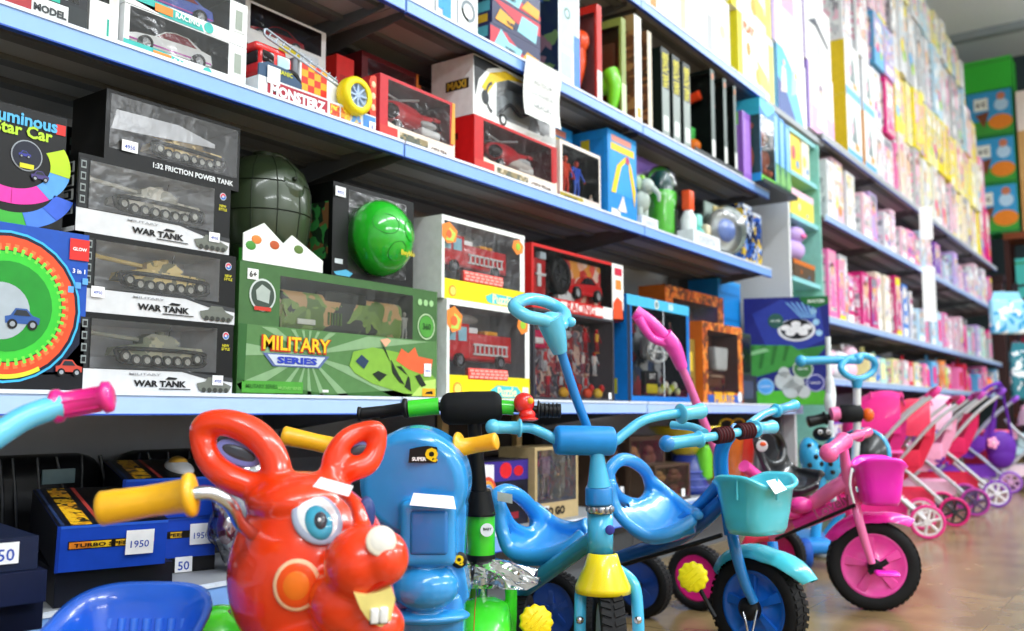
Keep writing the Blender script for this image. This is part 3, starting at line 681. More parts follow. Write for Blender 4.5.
# --- figure pack beneath
c = Carton('action_figure_box', 'large clear fronted pack full of small red and grey robot figures', 'toy box', 2.37, 2.875, L0, .288, 1.615, .14, '#3b3a40', win=(.02, .04, .98, .97), inner='#6b6870')
b = B(); b.box(-.235, .09, .01, .235, .10, .27, PR(['#5a5660', '#b83a40', '#c4c2c8', '#3a3840', '#8a4a50', '#7a7884', '#d8b8a8'], 34, 6, .4, dist=.03)); b.obj('backing_card', c.root)
for k in range(3):
    for j in range(6 if k else 5):
        b = B(); rnd = random.Random(k*7+j)
        colA = rnd.choice(['#b9bcc2', '#c8242a', '#7c7f88', '#d8c8c0', '#53282c', '#e0b03a']); colB = rnd.choice(['#a01c24', '#5c6068', '#c9ccd0', '#3b4a7a', '#8c2a3a'])
        if k == 2 and j == 0: b.rbox(-.22, .03, .165, -.13, .07, .225, .008, P('#d0245a', .35)); b.rbox(-.205, .022, .18, -.16, .03, .2, .004, WHT)
        elif k == 2 and j == 3: b.ell((.03, .08, .225), (.05, .03, .02), P('#c9ccd0', .3), 14)
        else: figure(b, -.2+j*.078, .035+.01*(k % 2), .012+k*.078, .085, colA, colB, rnd.choice(['#c9a58a', '#b9bcc2', '#d8302c']))
        b.obj('toy_robot' if not (k == 2 and j in (0, 3)) else 'toy_accessory', c.root)
for x, cc in ((-.05, '#f0b41a'), (.02, '#e0402a'), (.10, '#e8502a'), (.17, '#f0c83a')):
    b = B(); b.ell((x, .02, .028), (.026, .014, .018), P(cc, .35), 12); b.ell((x+.012, .012, .045), (.012, .01, .014), P('#d8241c', .35), 10); b.obj('toy_accessory', c.root)
c.price(.92, .07, '', .018, .022); c.done()

# --- blue framed box with arrow
c = Carton('action_figure_box', 'blue framed window box with a white arrow print, behind the pink push rod', 'toy box', 2.98, 3.51, L0, .395, 1.62, .14, '#1572c4', win=(.07, .06, .95, .9), inner='#2a2c36')
c.rect(0, .9, 1, 1, '#4ab6e4', 1); c.rect(.0, 0, .05, .9, '#1c2c44', 1); c.disc(.45, .95, .045, '#e8e4c8', 2); c.disc(.45, .95, .03, '#6a8a9a', 3); c.rect(.64, .92, .72, .98, '#b8e0f0', 3)
c.side(.2, .08, .7, .22, '#b0b02a', 1); c.side(.3, .1, .6, .18, '#26301c', 2)
b = B(); b.box(-.24, .11, .03, .23, .12, .34, PR(['#4a5058', '#8a9098', '#2c3340', '#a83a40', '#b8bcc2', '#3a4a70'], 22, 9, .4, dist=.04)); b.obj('backing_card', c.root)
b = B(); AW = P('#eef0f2', .5)
for pts in ([(-.09, .21), (-.035, .265), (-.04, .24), (-.065, .21), (-.04, .18), (-.035, .155)], [(-.075, .2), (.12, .2), (.12, .192), (-.075, .192)][::-1]):
    b.prism(pts, .004, .006, AW)
b.obj('printed_arrow', c.root)
b = B(); b.tube([(-.06, .03, .2), (.0, .03, .28), (.09, .03, .27), (.12, .03, .2), (.05, .03, .16), (-.03, .03, .17)], .008, P('#dfe3e6', .4), 8, 4, True); b.rbox(-.03, .04, .17, .09, .08, .26, .02, P('#b5babf', .4)); b.tube([(-.02, .025, .16), (.03, .025, .23), (.09, .025, .17)], .007, P('#eef0f2', .4), 8, 3); b.obj('toy_playset', c.root)
b = B(); b.rbox(-.11, .01, .03, .0, .03, .12, .004, P('#141518', .5)); b.rbox(-.10, .006, .035, -.015, .012, .07, .006, P('#d8cc1e', .5)); b.text('BAT', WHT, TR(-.055, .006, .1) @ FRONT, w=.05, bold=.02); b.obj('name_card', c.root)
for k in range(5):
    b = B(); figure(b, -.09+k*.075, .06, .27, .06, ['#a8242c', '#c8ccd0', '#3a4a8a', '#2a3a6a', '#6a2a34'][k], '#44464e', '#b58a72'); b.obj('toy_figure', c.root)
for k in range(7):
    b = B(); b.ell((.03+k*.026, .02, .045+.012*(k % 3)), (.014, .012, .016), P(['#dfe8b0', '#c8d83a', '#f0f0e0'][k % 3], .4), 10); b.obj('toy_accessory', c.root)
for s in (.55,):
    c.rect(s, .06, s+.012, .9, '#c4ccd4', 1)
c.done()
# --- orange framed boxes
def orange_box(X0, X1, z0, h, Y, lab, k):
    c = Carton('toy_playset_box', lab, 'toy box', X0, X1, z0, h, Y, .13, '#c8641e', win=(.12, .14, .88, .9), inner='#8a6058')
    om = PR(['#d8701e', '#c85a14', '#8a3a10', '#e08a34', '#5c3014'], 45, k, .45)
    for r_ in ((0, 0, .12, 1), (.88, 0, 1, 1), (.12, .9, .88, 1), (.12, 0, .88, .14)): c.rect(*r_, '#fff', 1, om)
    c.rect(.1, 0, .9, .11, '#2a5ab0', 2); c.text('PIRATE', .5, .07, '#f0b02a', w=.5, k=4, bold=.05); c.disc(.9, .09, .07, '#e8ecf0', 3)
    b = B(); b.rbox(-.03, .02, h*.42, .095, .06, h*.72, .012, P('#f0f2f4', .4), top=1.15); b.rbox(-.09, .03, h*.2, .09, .09, h*.38, .01, P('#7a4a34', .5)); b.rbox(-.08, .02, h*.33, .03, .05, h*.36, .004, P('#c8a890', .5))
    b.cyl((-.06, .05, h*.3), (-.06, .05, h*.85), .004, P('#5a3a24', .6), 8); b.obj('toy_ship', c.root)
    b = B(); figure(b, .06, .03, h*.16, .07, '#a01c2a', '#3a3230', '#c89a7a'); b.obj('toy_figure', c.root)
    c.done()
orange_box(3.66, 4.10, L0, .35, 1.63, 'orange framed window box with a white sailed toy, front one', 1)
orange_box(3.66, 4.30, L0, .52, 1.80, 'orange framed window box set back, seen above the front orange one', 2)
c = Carton('toy_box', 'flat tan and yellow pack wedged between the blue framed box and the orange framed box', 'toy box', 3.52, 3.65, L0, .27, 1.66, .1, '#8a7030'); c.rect(.2, .5, .8, .8, '#d8b83a', 1); c.rect(.2, .2, .8, .4, '#4a3a20', 1); c.done()
c = Carton('storage_tub', 'bright blue plastic tub standing on the boxes behind the orange window box', 'tub', 4.33, 4.62, L0+.37, .26, 1.84, .16, '#1b86d8')
c.rect(.08, .7, .92, .76, '#1470bc', 1); c.rect(.08, .2, .92, .26, '#1470bc', 1); c.rect(-.02, .93, 1.02, 1.0, '#34a0ea', 1); c.done()
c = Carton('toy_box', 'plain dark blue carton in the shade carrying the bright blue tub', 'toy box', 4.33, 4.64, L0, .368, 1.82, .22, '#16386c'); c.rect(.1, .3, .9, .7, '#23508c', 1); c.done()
c = Carton('toy_box', 'clear pack with a green topped black figure leaning left of the soccer box', 'toy box', 4.12, 4.34, L0+.14, .2, 1.68, .06, '#24382c', win=(.06, .06, .94, .9), inner='#20302a')
b = B(); figure(b, 0, .02, .02, .14, '#1c1e22', '#c9ced2', '#3f9a44'); b.obj('toy_figure', c.root); c.done()
c = Carton('toy_box', 'dark carton under the clear pack with green topped figure', 'toy box', 4.11, 4.35, L0, .138, 1.66, .11, '#1d2230'); c.rect(.2, .2, .8, .8, '#39425c', 1); c.done()
# --- hover soccer box, turned to the aisle
pL = onX(746, 405, 4.60); pR = onX(832, 405, 4.74)
w = math.hypot(pR.x-pL.x, pR.y-pL.y); ang = math.atan2(pR.y-pL.y, pR.x-pL.x)
c = Carton('soccer_game_box', 'dark blue and green indoor soccer box with a hover disc print', 'toy box', 0, w, L0, .55, 0, .09, '#17246c')
c.root.location = ((pL.x+pR.x)/2, (pL.y+pR.y)/2, L0+.001); c.root.rotation_euler = (0, 0, ang)
c.rect(0, .1, 1, 1, '#1b2478', 1); c.poly([(.1, .85), (.45, .98), (.9, .9), (.95, .6), (.6, .48), (.25, .55)], '#2a3c9c', 2)
c.rect(0, 0, 1, .13, '#54b832', 2); c.poly([(0, .13), (0, .28), (.55, .5), (.98, .55), (.8, .40), (.1, .25)], '#2f7a34', 3); c.poly([(0, .28), (.0, .56), (.55, .55), (.8, .42), (.12, .26)], '#3f9440', 4)
for k in range(4): c.poly([(.02+k*.14, .30+k*.035), (.06+k*.14, .30+k*.035), (.12+k*.14, .55), (.06+k*.14, .55)], '#2c7430', 5)
c.poly([(.08, .46), (.3, .50), (.24, .53), (.05, .49)], '#8cc48c', 6)
c.disc(.62, .69, .105, '#dfe4ea', 5, asp=1.6); c.disc(.62, .70, .095, '#14161c', 6, asp=1.5)
for k in range(5): a = R(72*k+20); c.disc(.62+.13*math.cos(a), .70+.045*math.sin(a), .028, '#f0f2f4', 7, asp=1.6)
c.disc(.62, .70, .035, '#f0f2f4', 7, asp=1.6)
c.disc(.38, .78, .07, '#2c5c54', 6, asp=1.0); c.text('HOVER', .38, .78, '#cfe4da', w=.12, k=8)
for k in range(3): c.disc(.82+.03*k, .86-.1*k, .03, '#9fd0f0', 4)
for k in range(6): c.poly([(.5+.06*k, .95), (.52+.06*k, .95), (.70+.03*k, .80), (.68+.03*k, .80)], '#7fb8ec', 4)
c.poly([(.66, .985), (.72, .93), (.86, .89), (1, .93), (1, .998), (.68, .998)], '#1c6a34', 6); c.text('SOCCER', .86, .955, '#e8f4ea', w=.2, k=8, bold=.03)
for (u, v, r, cc, c2) in [(.68, .33, .09, '#3f7a44', '#c8dcc8'), (.82, .2, .08, '#2c3486', '#c4c8ec'), (.24, .17, .075, '#5aa8e8', '#a8d4f4')]:
    c.disc(u, v, r, c2, 7); c.disc(u, v, r*.88, cc, 8); c.text('INDOOR', u, v, '#eef2f6', w=.12, k=10)
for (u, v, r) in [(.46, .22, .085), (.54, .14, .08), (.6, .20, .07), (.46, .3, .05), (.68, .12, .06)]: c.disc(u, v, r, '#c3cbc8', 6)
c.price(.94, .05, '', .02, .02); c.done()
# ================================================================ goods on the shelf above (L1)
def right_face(c, u0, v0, u1, v1, col, k=1, mat=None):          # face at +x of a carton; u from front to back
    x = c.w/2+.0006*k; d = c.d
    c.b.face([(x, d*u0, v0*c.h), (x, d*u1, v0*c.h), (x, d*u1, v1*c.h), (x, d*u0, v1*c.h)], mat or P(col, .4)); return c
RIGHT = Matrix(((0,0,1,0),(1,0,0,0),(0,1,0,0),(0,0,0,1)))
def side_pack(name, label, cat, X0, thick, Yf, w, z0, h, col, **k):
    """a pack standing edge-on: its broad face looks along the aisle, its thin edge at Yf"""
    c = Carton(name, label, cat, 0, w, z0, h, 0, thick, col, **k)
    c.root.location = (X0, Yf+w/2, z0+.0005); c.root.rotation_euler = (0, 0, R(-90)); return c
# MODEL car box and white packs
c = Carton('toy_car_box', 'black and red car box lettered MODEL with a silver car, upper left corner', 'toy box', .56, .895, L1, .16, 1.615, .13, '#2a2c30', win=(.05, .34, .95, .95), inner='#33363a')
c.rect(0, 0, .70, .30, '#a8343c', 1); c.rect(.69, .02, .89, .26, '#e9ecec', 2); c.rect(.89, .0, 1, .30, '#2f3436', 1); c.text('MODEL', .79, .14, '#3a3d40', w=.18, k=4, bold=.05); c.rect(.72, .27, .84, .38, '#2fb09a', 3)
toy_car(c.root, .055, .03, .055, .24, '#c9cdd2', .085); c.done()
c = Carton('toy_car_box', 'narrow white pack with a dark window between the MODEL box and the race car boxes', 'toy box', .902, .960, L1, .19, 1.62, .12, '#f0f2f2', win=(.06, .42, .66, .95), inner='#454b4c')
c.rect(.60, 0, .68, .26, '#2fa692', 1); c.rect(.70, .3, .95, .9, '#e6ead0', 1); b = B(); b.ell((-.008, .03, .12), (.012, .01, .02), P('#2d3133', .4), 12); b.obj('toy_part', c.root); c.done()
for i in range(2):
    z0 = L1+i*.0975
    c = Carton('toy_car_box', ['white and teal window box with white race car, lower one, left of the fire engine', 'white and teal window box with blue race car, stacked on the white race car box'][i], 'toy box', .972, 1.262, z0, .096, 1.62, .12, '#eceff0', win=(.04, .26, .84, .98), inner='#24282b', group='boxes with a race car')
    c.rect(0, 0, .25, .12, '#eceff0', 1); c.poly([(.0, .26), (.30, .26), (.60, .14), (.62, 0), (.3, .0), (.0, .14)], '#3fb5ac', 1); c.disc(.66, .13, .12, '#3fb5ac', 2, asp=1.0)
    c.rect(.22, .05, .36, .22, '#f08a3a', 3); c.text('RACING', .48, .13, '#f4f6f6', w=.2, k=4); c.rect(.86, .3, .98, .9, '#dfe4e2', 2); c.rect(.89, .35, .95, .8, '#9aa49a', 3)
    toy_car(c.root, -.02, .03, .028, .20, ['#eef0f2', '#2a4fc0'][i], .06, stripe='#c23ab0', glass='#8a1a2a')
    c.done()
# another race car box tier above, cut by the frame
c = Carton('toy_car_box', 'black topped window box with pale blue car, topmost of the race car stack', 'toy box', .972, 1.25, L1+.195, .1, 1.63, .12, '#22262a', win=(.1, .25, .9, .95), inner='#2a2e33'); toy_car(c.root, 0, .03, .028, .2, '#5a8ad8', .06); c.done()
# blue carton behind
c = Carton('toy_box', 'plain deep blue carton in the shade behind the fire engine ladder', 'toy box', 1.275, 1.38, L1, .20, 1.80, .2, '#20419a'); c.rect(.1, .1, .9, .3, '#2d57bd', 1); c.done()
# stacked red/white car boxes behind the fire truck
zb = L1
for i, (hh, lab) in enumerate([(.105, 'dark red car box behind the fire engine, bottom of its stack'), (.095, 'dark red car box behind the fire engine, middle of its stack'), (.11, 'white edged car box with red car above the fire engine ladder')]):
    c = Carton('toy_car_box', lab, 'toy box', 1.395, 1.66, zb, hh, 1.80, .16, ['#3c1518', '#35161a', '#e8eaec'][i], win=(.06, .36, .94, .94), inner='#1c0f10', group='red car boxes stacked behind the fire engine')
    c.rect(0, 0, 1, .3, ['#2a0f12', '#5a1a1c', '#f0f2f2'][i], 1); c.rect(.4, .1, .75, .26, '#e8d82a', 2) if i == 2 else None
    c.rect(.66, .05, .9, .28, '#dfe8f0', 3); toy_car(c.root, 0, .04, .04, .19, '#a3161c', .055); c.done(); zb += hh+.001
c = Carton('toy_box', 'upright bright red box edge behind the big yellow wheel', 'toy box', 1.70, 1.765, L1, .27, 1.80, .14, '#d8241e'); c.rect(.2, .2, .8, .8, '#b81a18', 1); c.done()

# --- MONSTERZ fire engine in an open tray
t = thing('toy_fire_engine_box', 'open fronted pack lettered MONSTERZ with a red fire engine and big yellow wheel', 'toy box', (1.478, 1.615, L1+.0005))
b = B(); b.box(-.185, 0, 0, .185, .16, .048, P('#dfe6ea', .4)); b.box(-.185, .15, .048, .185, .158, .11, P('#2a64b8', .4))
b.face([(-.16, -.0006, .006), (.02, -.0006, .006), (.02, -.0006, .044), (-.16, -.0006, .044)], P('#a8263a', .4))
for k, cc in enumerate(['#f0701e', '#e8a83a', '#5a9ae0']): b.face([(.028+k*.036, -.0006, .008), (.06+k*.036, -.0006, .008), (.06+k*.036, -.0006, .042), (.028+k*.036, -.0006, .042)], PR([cc, '#f4d23a', '#c83a1e', cc], 90, k))
b.face([(.14, -.0006, .006), (.183, -.0006, .006), (.183, -.0006, .044), (.14, -.0006, .044)], P('#4f8fd8', .4))
b.prism([(-.185, .048), (-.06, .048), (-.06, .060), (-.10, .082), (-.16, .085), (-.185, .075)], 0, .004, P('#35506e', .4))
b.prism([(.165, .048), (.185, .048), (.185, .152), (.178, .155), (.165, .150), (.160, .135), (.165, .12), (.160, .1), (.165, .085), (.16, .065)], 0, .004, P('#d8412a', .45))
for k in range(3): b.ell((.175, -.0005, .07+k*.03), (.008, .001, .009), P('#f6c8a0', .5), 10)
b.obj('carton', t)
b = B(); b.text('MONSTERZ', P('#f2f4f6', .4), TR(-.07, -.0018, .025) @ FRONT, w=.165, bold=.05); b.text('MECHANIC', P('#c8cc2a', .4), TR(-.125, -.0018, .071) @ FRONT, w=.07, bold=.03); b.obj('lettering', t)
RD = P('#d81a1c', .25, 0, .6)
b = B(); b.rbox(-.165, .02, .065, -.07, .11, .125, .012, RD); b.rbox(-.175, .025, .118, -.085, .10, .138, .008, RD); b.rbox(-.07, .02, .06, -.055, .11, .13, .004, P('#6b7078', .4))
b.prism([(-.05, .055), (.10, .055), (.10, .09), (.05, .12), (-.05, .13)][::-1][::-1], .02, .11, WHT)
cq = [P('#f0a41e', .4), P('#d8301e', .4)]
for r_ in range(4):
    for k in range(4):
        b.face([(-.045+k*.02, .0192, .058+r_*.017), (-.025+k*.02, .0192, .058+r_*.017), (-.025+k*.02, .0192, .075+r_*.017), (-.045+k*.02, .0192, .075+r_*.017)], cq[(r_+k) % 2])
tr = b.obj('toy_fire_engine', t)
b = B(); b.rbox(-.118, .017, .09, -.082, .022, .118, .002, P('#b8d8e4', .1)); b.rbox(-.168, .03, .09, -.163, .1, .118, .002, P('#1a1012', .1)); b.rbox(-.16, .017, .092, -.128, .021, .118, .002, P('#1a1012', .1)); b.obj('cab_window', tr)
b = B(); LD = P('#aab4c0', .3, .5)
for q in (0, .018): b.cyl((-.15, .02, .150+q), (.07, .02, .100+q*.6), .0028, LD, 8)
for k in range(11): x = -.145+k*.02; zz = .150-(k*.02)/.22*.05; b.cyl((x, .02, zz), (x+.01, .02, zz+.0165), .0018, LD, 6)
b.tube([(-.15, .02, .15), (-.157, .02, .155), (-.157, .02, .165), (-.15, .02, .168)], .003, LD, 8); b.obj('ladder', tr)
b = B(); wheel_on(b, (.105, -.004, .078), .048, .035, (0, -1, 0), P('#ecd81c', .35), P('#a9bfdc', .35), 36, 8); b.obj('wheel', tr, label='big yellow tyred wheel')
b = B(); wheel_on(b, (-.085, .014, .060), .030, .02, (0, -1, 0), BLK, P('#5a7a9a', .4), 24, 8); b.obj('wheel', tr)
b = B(); T = TR(-.145, -.003, .056) @ FRONT; b.add([(-.018,-.02,0),(.018,-.02,0),(.018,.02,0),(-.018,.02,0)], [[0,1,2,3]], TAGW, M=T); b.obj('price_tag', t)
b = B(); T = TR(.17, -.003, .018) @ FRONT; b.add([(-.011,-.013,0),(.011,-.013,0),(.011,.013,0),(-.011,.013,0)], [[0,1,2,3]], TAGW, M=T); b.text('8', INK, T @ TR(0,0,.0004), h=.012); b.obj('price_tag', t)

# --- red helicopter / motorbike packs
def red_pack(X0, X1, z0, h, Y, lab, main, edge, k, dp=.14):
    c = Carton('toy_vehicle_box', lab, 'toy box', X0, X1, z0, h, Y, dp, main, win=(.10, .27, .93, .95), inner='#7a2a34')
    c.poly([(.0, 0), (.10, 0), (.10, .3), (.18, .27), (.97, .27), (1, .35), (1, 0)], '#e9d8c8', 1); c.rect(0, 0, .22, .22, '#cc3a34', 2)
    c.rect(.25, .03, .62, .20, '#4a4a3c', 2, PR(['#3d4a40', '#8a7a50', '#c8b89a', '#5a5a48'], 60, k)); c.rect(.62, .03, .97, .18, '#e8dcd4', 2); c.text('CITY TEAM', .79, .10, '#5a4a44', w=.26, k=4, bold=.03)
    c.poly([(.94, .3), (1, .3), (1, 1), (.96, 1)], edge, 2)
    b = B(); rd = P('#d01828', .3, 0, .5)
    b.ell((-.03, .04, h*.57), (.095, .03, h*.20), rd, 16); b.tube([(.02, .04, h*.6), (.13, .04, h*.70)], [h*.09, h*.04], rd, 10); b.ell((-.085, .028, h*.55), (.03, .025, h*.12), P('#2a1418', .15), 12)
    b.rbox(.05, .03, h*.38, .12, .07, h*.5, .01, rd); o = b.obj('toy_vehicle', c.root)
    b = B(); b.cyl((-.03, .05, h*.73), (-.03, .05, h*.82), .004, BLK, 8)
    for a in range(4): b.cyl((-.03, .05, h*.82), (-.03+.09*math.cos(a*1.57+.4), .05+.05*math.sin(a*1.57+.4), h*.82), .003, P('#c9ccd2', .4), 6)
    b.obj('rotor', o)
    b = B(); 
    for s_ in (-1, 1): wheel_on(b, (-.0+s_*.06, .025, h*.36), h*.09, .012, (0, -1, 0), BLK, SIL, 14, 4)
    b.obj('wheel_set', o)
    b = B(); b.rbox(.03, .015, h*.32, .11, .05, h*.46, .006, WHT); b.ell((.06, .02, h*.52), (.035, .012, h*.06), P('#d8dade', .3), 12); b.obj('toy_accessory', c.root)
    b = B(); figure(b, .10, .03, h*.30, h*.42, '#3a1a22', '#1c1c20', '#c83a3a'); b.obj('toy_figure', c.root)
    return c
c = red_pack(1.682, 1.985, L1, .172, 1.62, 'red and cream window pack with red vehicles, left of the solid red box', '#c32832', '#d8a03a', 1); c.price(.9, .1, '', .02, .016); c.done()
red_pack(1.785, 2.02, L1, .305, 1.79, 'dark maroon window pack standing behind the red and cream pack', '#5a141a', '#c8702a', 2, .15).done()
c = Carton('toy_box', 'thin orange and black upright pack beside the white shuttle box', 'toy box', 2.03, 2.065, L1, .28, 1.80, .1, '#b8602a'); c.rect(.4, .0, 1, 1, '#1c1614', 1); c.done()
c = red_pack(2.075, 2.515, L1, .168, 1.62, 'solid red ended window box under the white and yellow box', '#c41a1e', '#b8262a', 3, .15)
c.side(.0, .0, 1, 1, '#d01c1e', 1); c.side(.4, .6, .6, .72, '#5a1a14', 2); c.price(.93, .12, '', .022, .02); c.done()
b = B(); b.ell((.05, .03, .075), (.07, .02, .02), P('#e4dcd8', .3), 14); b.rbox(.0, .03, .05, .14, .06, .065, .005, P('#d8c0bc', .4)); b.obj('toy_vehicle', c.root)
# --- white, yellow and black box on top
c = Carton('toy_vehicle_box', 'white box with yellow and black swirls, on the solid red box', 'toy box', 2.075, 2.515, L1+.1695, .182, 1.625, .16, '#eceeee', win=(.26, .12, .92, .84), inner='#ccd3d9', film_mat=film(.14, '#f4f8fa', .3, .4))
c.poly([(.02, .3), (.06, .62), (.16, .86), (.30, .98), (.16, .99), (.0, .98)], '#26292c', 1); c.poly([(.09, .5), (.18, .80), (.36, .96), (.62, .92), (.40, .84), (.24, .68), (.16, .45)], '#e8c41e', 2)
c.poly([(.12, .35), (.2, .62), (.32, .80), (.55, .84), (.9, .80), (.95, .55), (.96, .3), (.85, .12), (.60, .06), (.30, .10)], '#e9eced', 2) if False else None
c.disc(.13, .36, .12, '#2a2d30', 2, asp=.8); c.disc(.22, .40, .27, '#33383c', 3, .80, 100, 260, .8); c.disc(.33, .10, .10, '#2a2d30', 3); c.disc(.33, .10, .06, '#dfe2e4', 4)
c.poly([(.86, .16), (.96, .16), (1, .24), (1, .05), (.8, .03)], '#c8cccc', 3); c.poly([(.60, .06), (.8, .10), (.8, .06), (.62, .02)], '#d8dcd8', 3)
c.side(.35, .45, .9, .62, '#3a3428', 1); c.text('MAXI', .62, .535, '#c8a83a', w=.45, k=3, bold=.05, face='s')
b = B(); b.rbox(-.04, .03, .04, .13, .09, .12, .02, P('#bcc4ca', .3)); b.rbox(.0, .025, .09, .08, .08, .145, .015, P('#c4ccd2', .3)); b.tube([(-.05, .03, .05), (.0, .025, .09), (.06, .025, .07), (.14, .03, .11)], .006, P('#3a4048', .4), 8, 4); b.obj('toy_vehicle', c.root)
c.done()
# sign sheet hanging from the shelf above
b = B(); vs = []; 
n = 8
for i in range(n+1):
    t_ = i/n
    for u in (0, 1): vs.append((u*.205-.1, -.012+.02*math.sin(t_*2.2)-.01*t_, -t_*.185))
b.add(vs, [[2*i, 2*i+1, 2*i+3, 2*i+2] for i in range(n)], P('#eef0ee', .5), True)
o = b.obj('notice_sheet', None, (2.375, 1.585, L2+.01), (0, R(0), 0)); tag(o, 'white notice sheet hanging from the upper blue rail over the white and yellow box', 'notice')
b = B()
for k, st in enumerate(['NO TOCAR', 'LOS JUGUETES', 'GRACIAS']): b.text(st, P('#5a6468', .6), TR(0, -.014+.02*math.sin((.35+k*.2)*2.2)-.01*(.35+k*.2)-.004, -(.07+k*.036)) @ FRONT, w=.10+.02*(k == 1))
b.obj('lettering', o)
# --- figure box
c = Carton('action_figure_box', 'white framed box with a black inside, one orange and one blue figure', 'toy box', 2.535, 2.80, L1, .205, 1.62, .12, '#e6ddd4', win=(.06, .16, .96, .94), inner='#0e090b')
c.rect(0, 0, .55, .14, '#a89420', 1); c.rect(.1, .02, .4, .1, '#3a3414', 2); c.rect(.6, .0, 1, .16, '#d8c8c0', 1)
b = B(); figure(b, -.062, .025, .035, .135, '#f0481c', '#e83a14', '#d84a20', .5, 1.1); b.obj('toy_figure', c.root, label='orange toy figure')
b = B(); figure(b, .008, .025, .035, .13, '#2455d8', '#3a6ae8', '#c8402a', .5, 1.1); b.obj('toy_figure', c.root, label='blue toy figure')
b = B(); figure(b, .085, .012, .008, .05, '#e8e2da', '#d8b8a8', '#e8c8b0'); b.obj('toy_figure', c.root); c.done()
# --- blue boxes
def hoop_box(X0, X1, Y, lab, k, h=.33, z0=L1):
    c = Carton('toy_box', lab, 'toy box', X0, X1, z0, h, Y, .15, '#1f8ad8')
    c.rect(.05, .3, .95, .98, '#2f9be0', 1); c.rect(.1, .78, .9, .86, '#f0c81e', 2); c.rect(.12, .88, .8, .95, '#d88a7a', 2)
    c.poly([(.1, .3), (.25, .3), (.45, .62), (.7, .74), (.6, .76), (.3, .62)], '#f2d01e', 3); c.poly([(.9, .2), (.95, .4), (.8, .66), (.7, .74), (.72, .60), (.82, .4)], '#f2c41e', 3)
    c.disc(.66, .72, .045, '#b83a6a', 4); c.rect(.1, .02, .4, .12, '#e8eef4', 3); c.poly([(.3, .1), (.5, .3), (.62, .12)], '#f2e6da', 3)
    c.side(.1, .1, .9, .9, '#1a7cc8', 1); c.side(.25, .6, .5, .9, '#c8b41e', 2); c.done()
hoop_box(2.60, 2.84, 1.76, 'light blue box with yellow stripes, back one, behind the figure box', 1)
hoop_box(2.87, 3.09, 1.63, 'light blue box with yellow and pink bands, front one, right of the figure box', 2)
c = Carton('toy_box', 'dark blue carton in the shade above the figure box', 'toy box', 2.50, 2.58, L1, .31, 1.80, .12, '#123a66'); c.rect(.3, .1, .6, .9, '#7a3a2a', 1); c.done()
# --- small grey toy on white tray
t = thing('toy_elephant', 'small pale grey green wind-up toy right of the light blue boxes', 'toy', (3.17, 1.66, L1+.05))
b = B(); GY = P('#b5c4bd', .35); b.ell((0, 0, .07), (.045, .04, .05), GY, 20); b.ell((0, -.03, .125), (.035, .03, .03), GY, 16); b.tube([(0, -.05, .12), (.01, -.075, .09), (.015, -.075, .06)], [.012, .009, .006], GY, 8, 3)
for s_ in (-1, 1): b.cyl((s_*.022, -.01, .0), (s_*.022, -.01, .04), .014, GY, 12)
b.obj('body', t)
for s_ in (-1, 1):
    b = B(); b.ell((s_*.045, -.02, .13), (.024, .008, .03), P('#9ab49a', .4), 14); b.obj('ear', t)
b = B(); b.rbox(-.012, -.02, .15, .012, .01, .17, .004, P('#8ac83a', .4)); b.obj('cap', t)
def tray(X0, X1, z0, h, Y, d, lab, col='#dde3e8', cat='tray'):
    b = B(); w = X1-X0
    b.box(-w/2, 0, 0, w/2, d, .004, P(col, .35)); b.box(-w/2, 0, .004, w/2, .004, h, P(col, .3)); b.box(-w/2, d-.004, .004, w/2, d, h, P(col, .35))
    b.box(-w/2, .004, .004, -w/2+.004, d-.004, h, P(col, .35)); b.box(w/2-.004, .004, .004, w/2, d-.004, h, P(col, .35))
    b.text('OFERTA', P('#aab4bc', .5), TR(0, -.0008, h/2) @ FRONT, w=w*.6)
    return tag(b.obj('display_tray', None, ((X0+X1)/2, Y, z0+.0005)), lab, cat)
tray(3.10, 3.235, L1, .048, 1.615, .1, 'white tray under the pale grey green toy, left of the green bottle pack')
tray(3.56, 3.84, L1, .068, 1.615, .12, 'long white tray below the orange topped bottle, right of the green bottle pack')
# --- green bottle pack with purple card
t = thing('bottle_pack', 'clear blister pack on a lilac card holding a bright green bottle toy', 'toy pack', (3.385, 1.67, L1+.0005))
b = B(); b.box(-.145, .05, 0, .145, .058, .33, P('#b9a4dc', .4)); b.face([(.03, .0495, .02), (.14, .0495, .02), (.14, .0495, .25), (.03, .0495, .25)], P('#e4e6ee', .4)); b.prism([(-.145, .25), (.0, .30), (.145, .25), (.145, .33), (-.145, .33)], .047, .05, P('#8a6ac0', .4)); b.obj('backing_card', t)
b = B(); LG = P('#5cf02a', .25, 0, .5)
b.lathe([(0, 0), (.045, 0), (.052, .02), (.052, .12), (.058, .135), (.062, .15), (.062, .175), (.055, .18), (0, .18)], (-.03, -.01, .01), (0, 0, 1), LG, 28); bo = b.obj('bottle', t, label='bright green bottle')
b = B(); b.lathe([(.047, .178), (.05, .2), (.042, .24), (.022, .265), (0, .268)], (-.03, -.01, .01), (0, 0, 1), P('#1d4a44', .3), 28); b.ell((-.03, -.045, .215), (.012, .008, .014), P('#7ab85a', .4), 10); b.ell((-.005, -.045, .225), (.012, .008, .014), P('#cfe0c8', .4), 10); b.obj('cap', t)
b = B(); b.lathe([(.062, 0), (.066, .2), (.06, .26), (.035, .29), (0, .295)], (-.03, -.01, .0), (0, 0, 1), film(.02, '#fbfaff', .15, .1), 28); b.obj('blister', t)
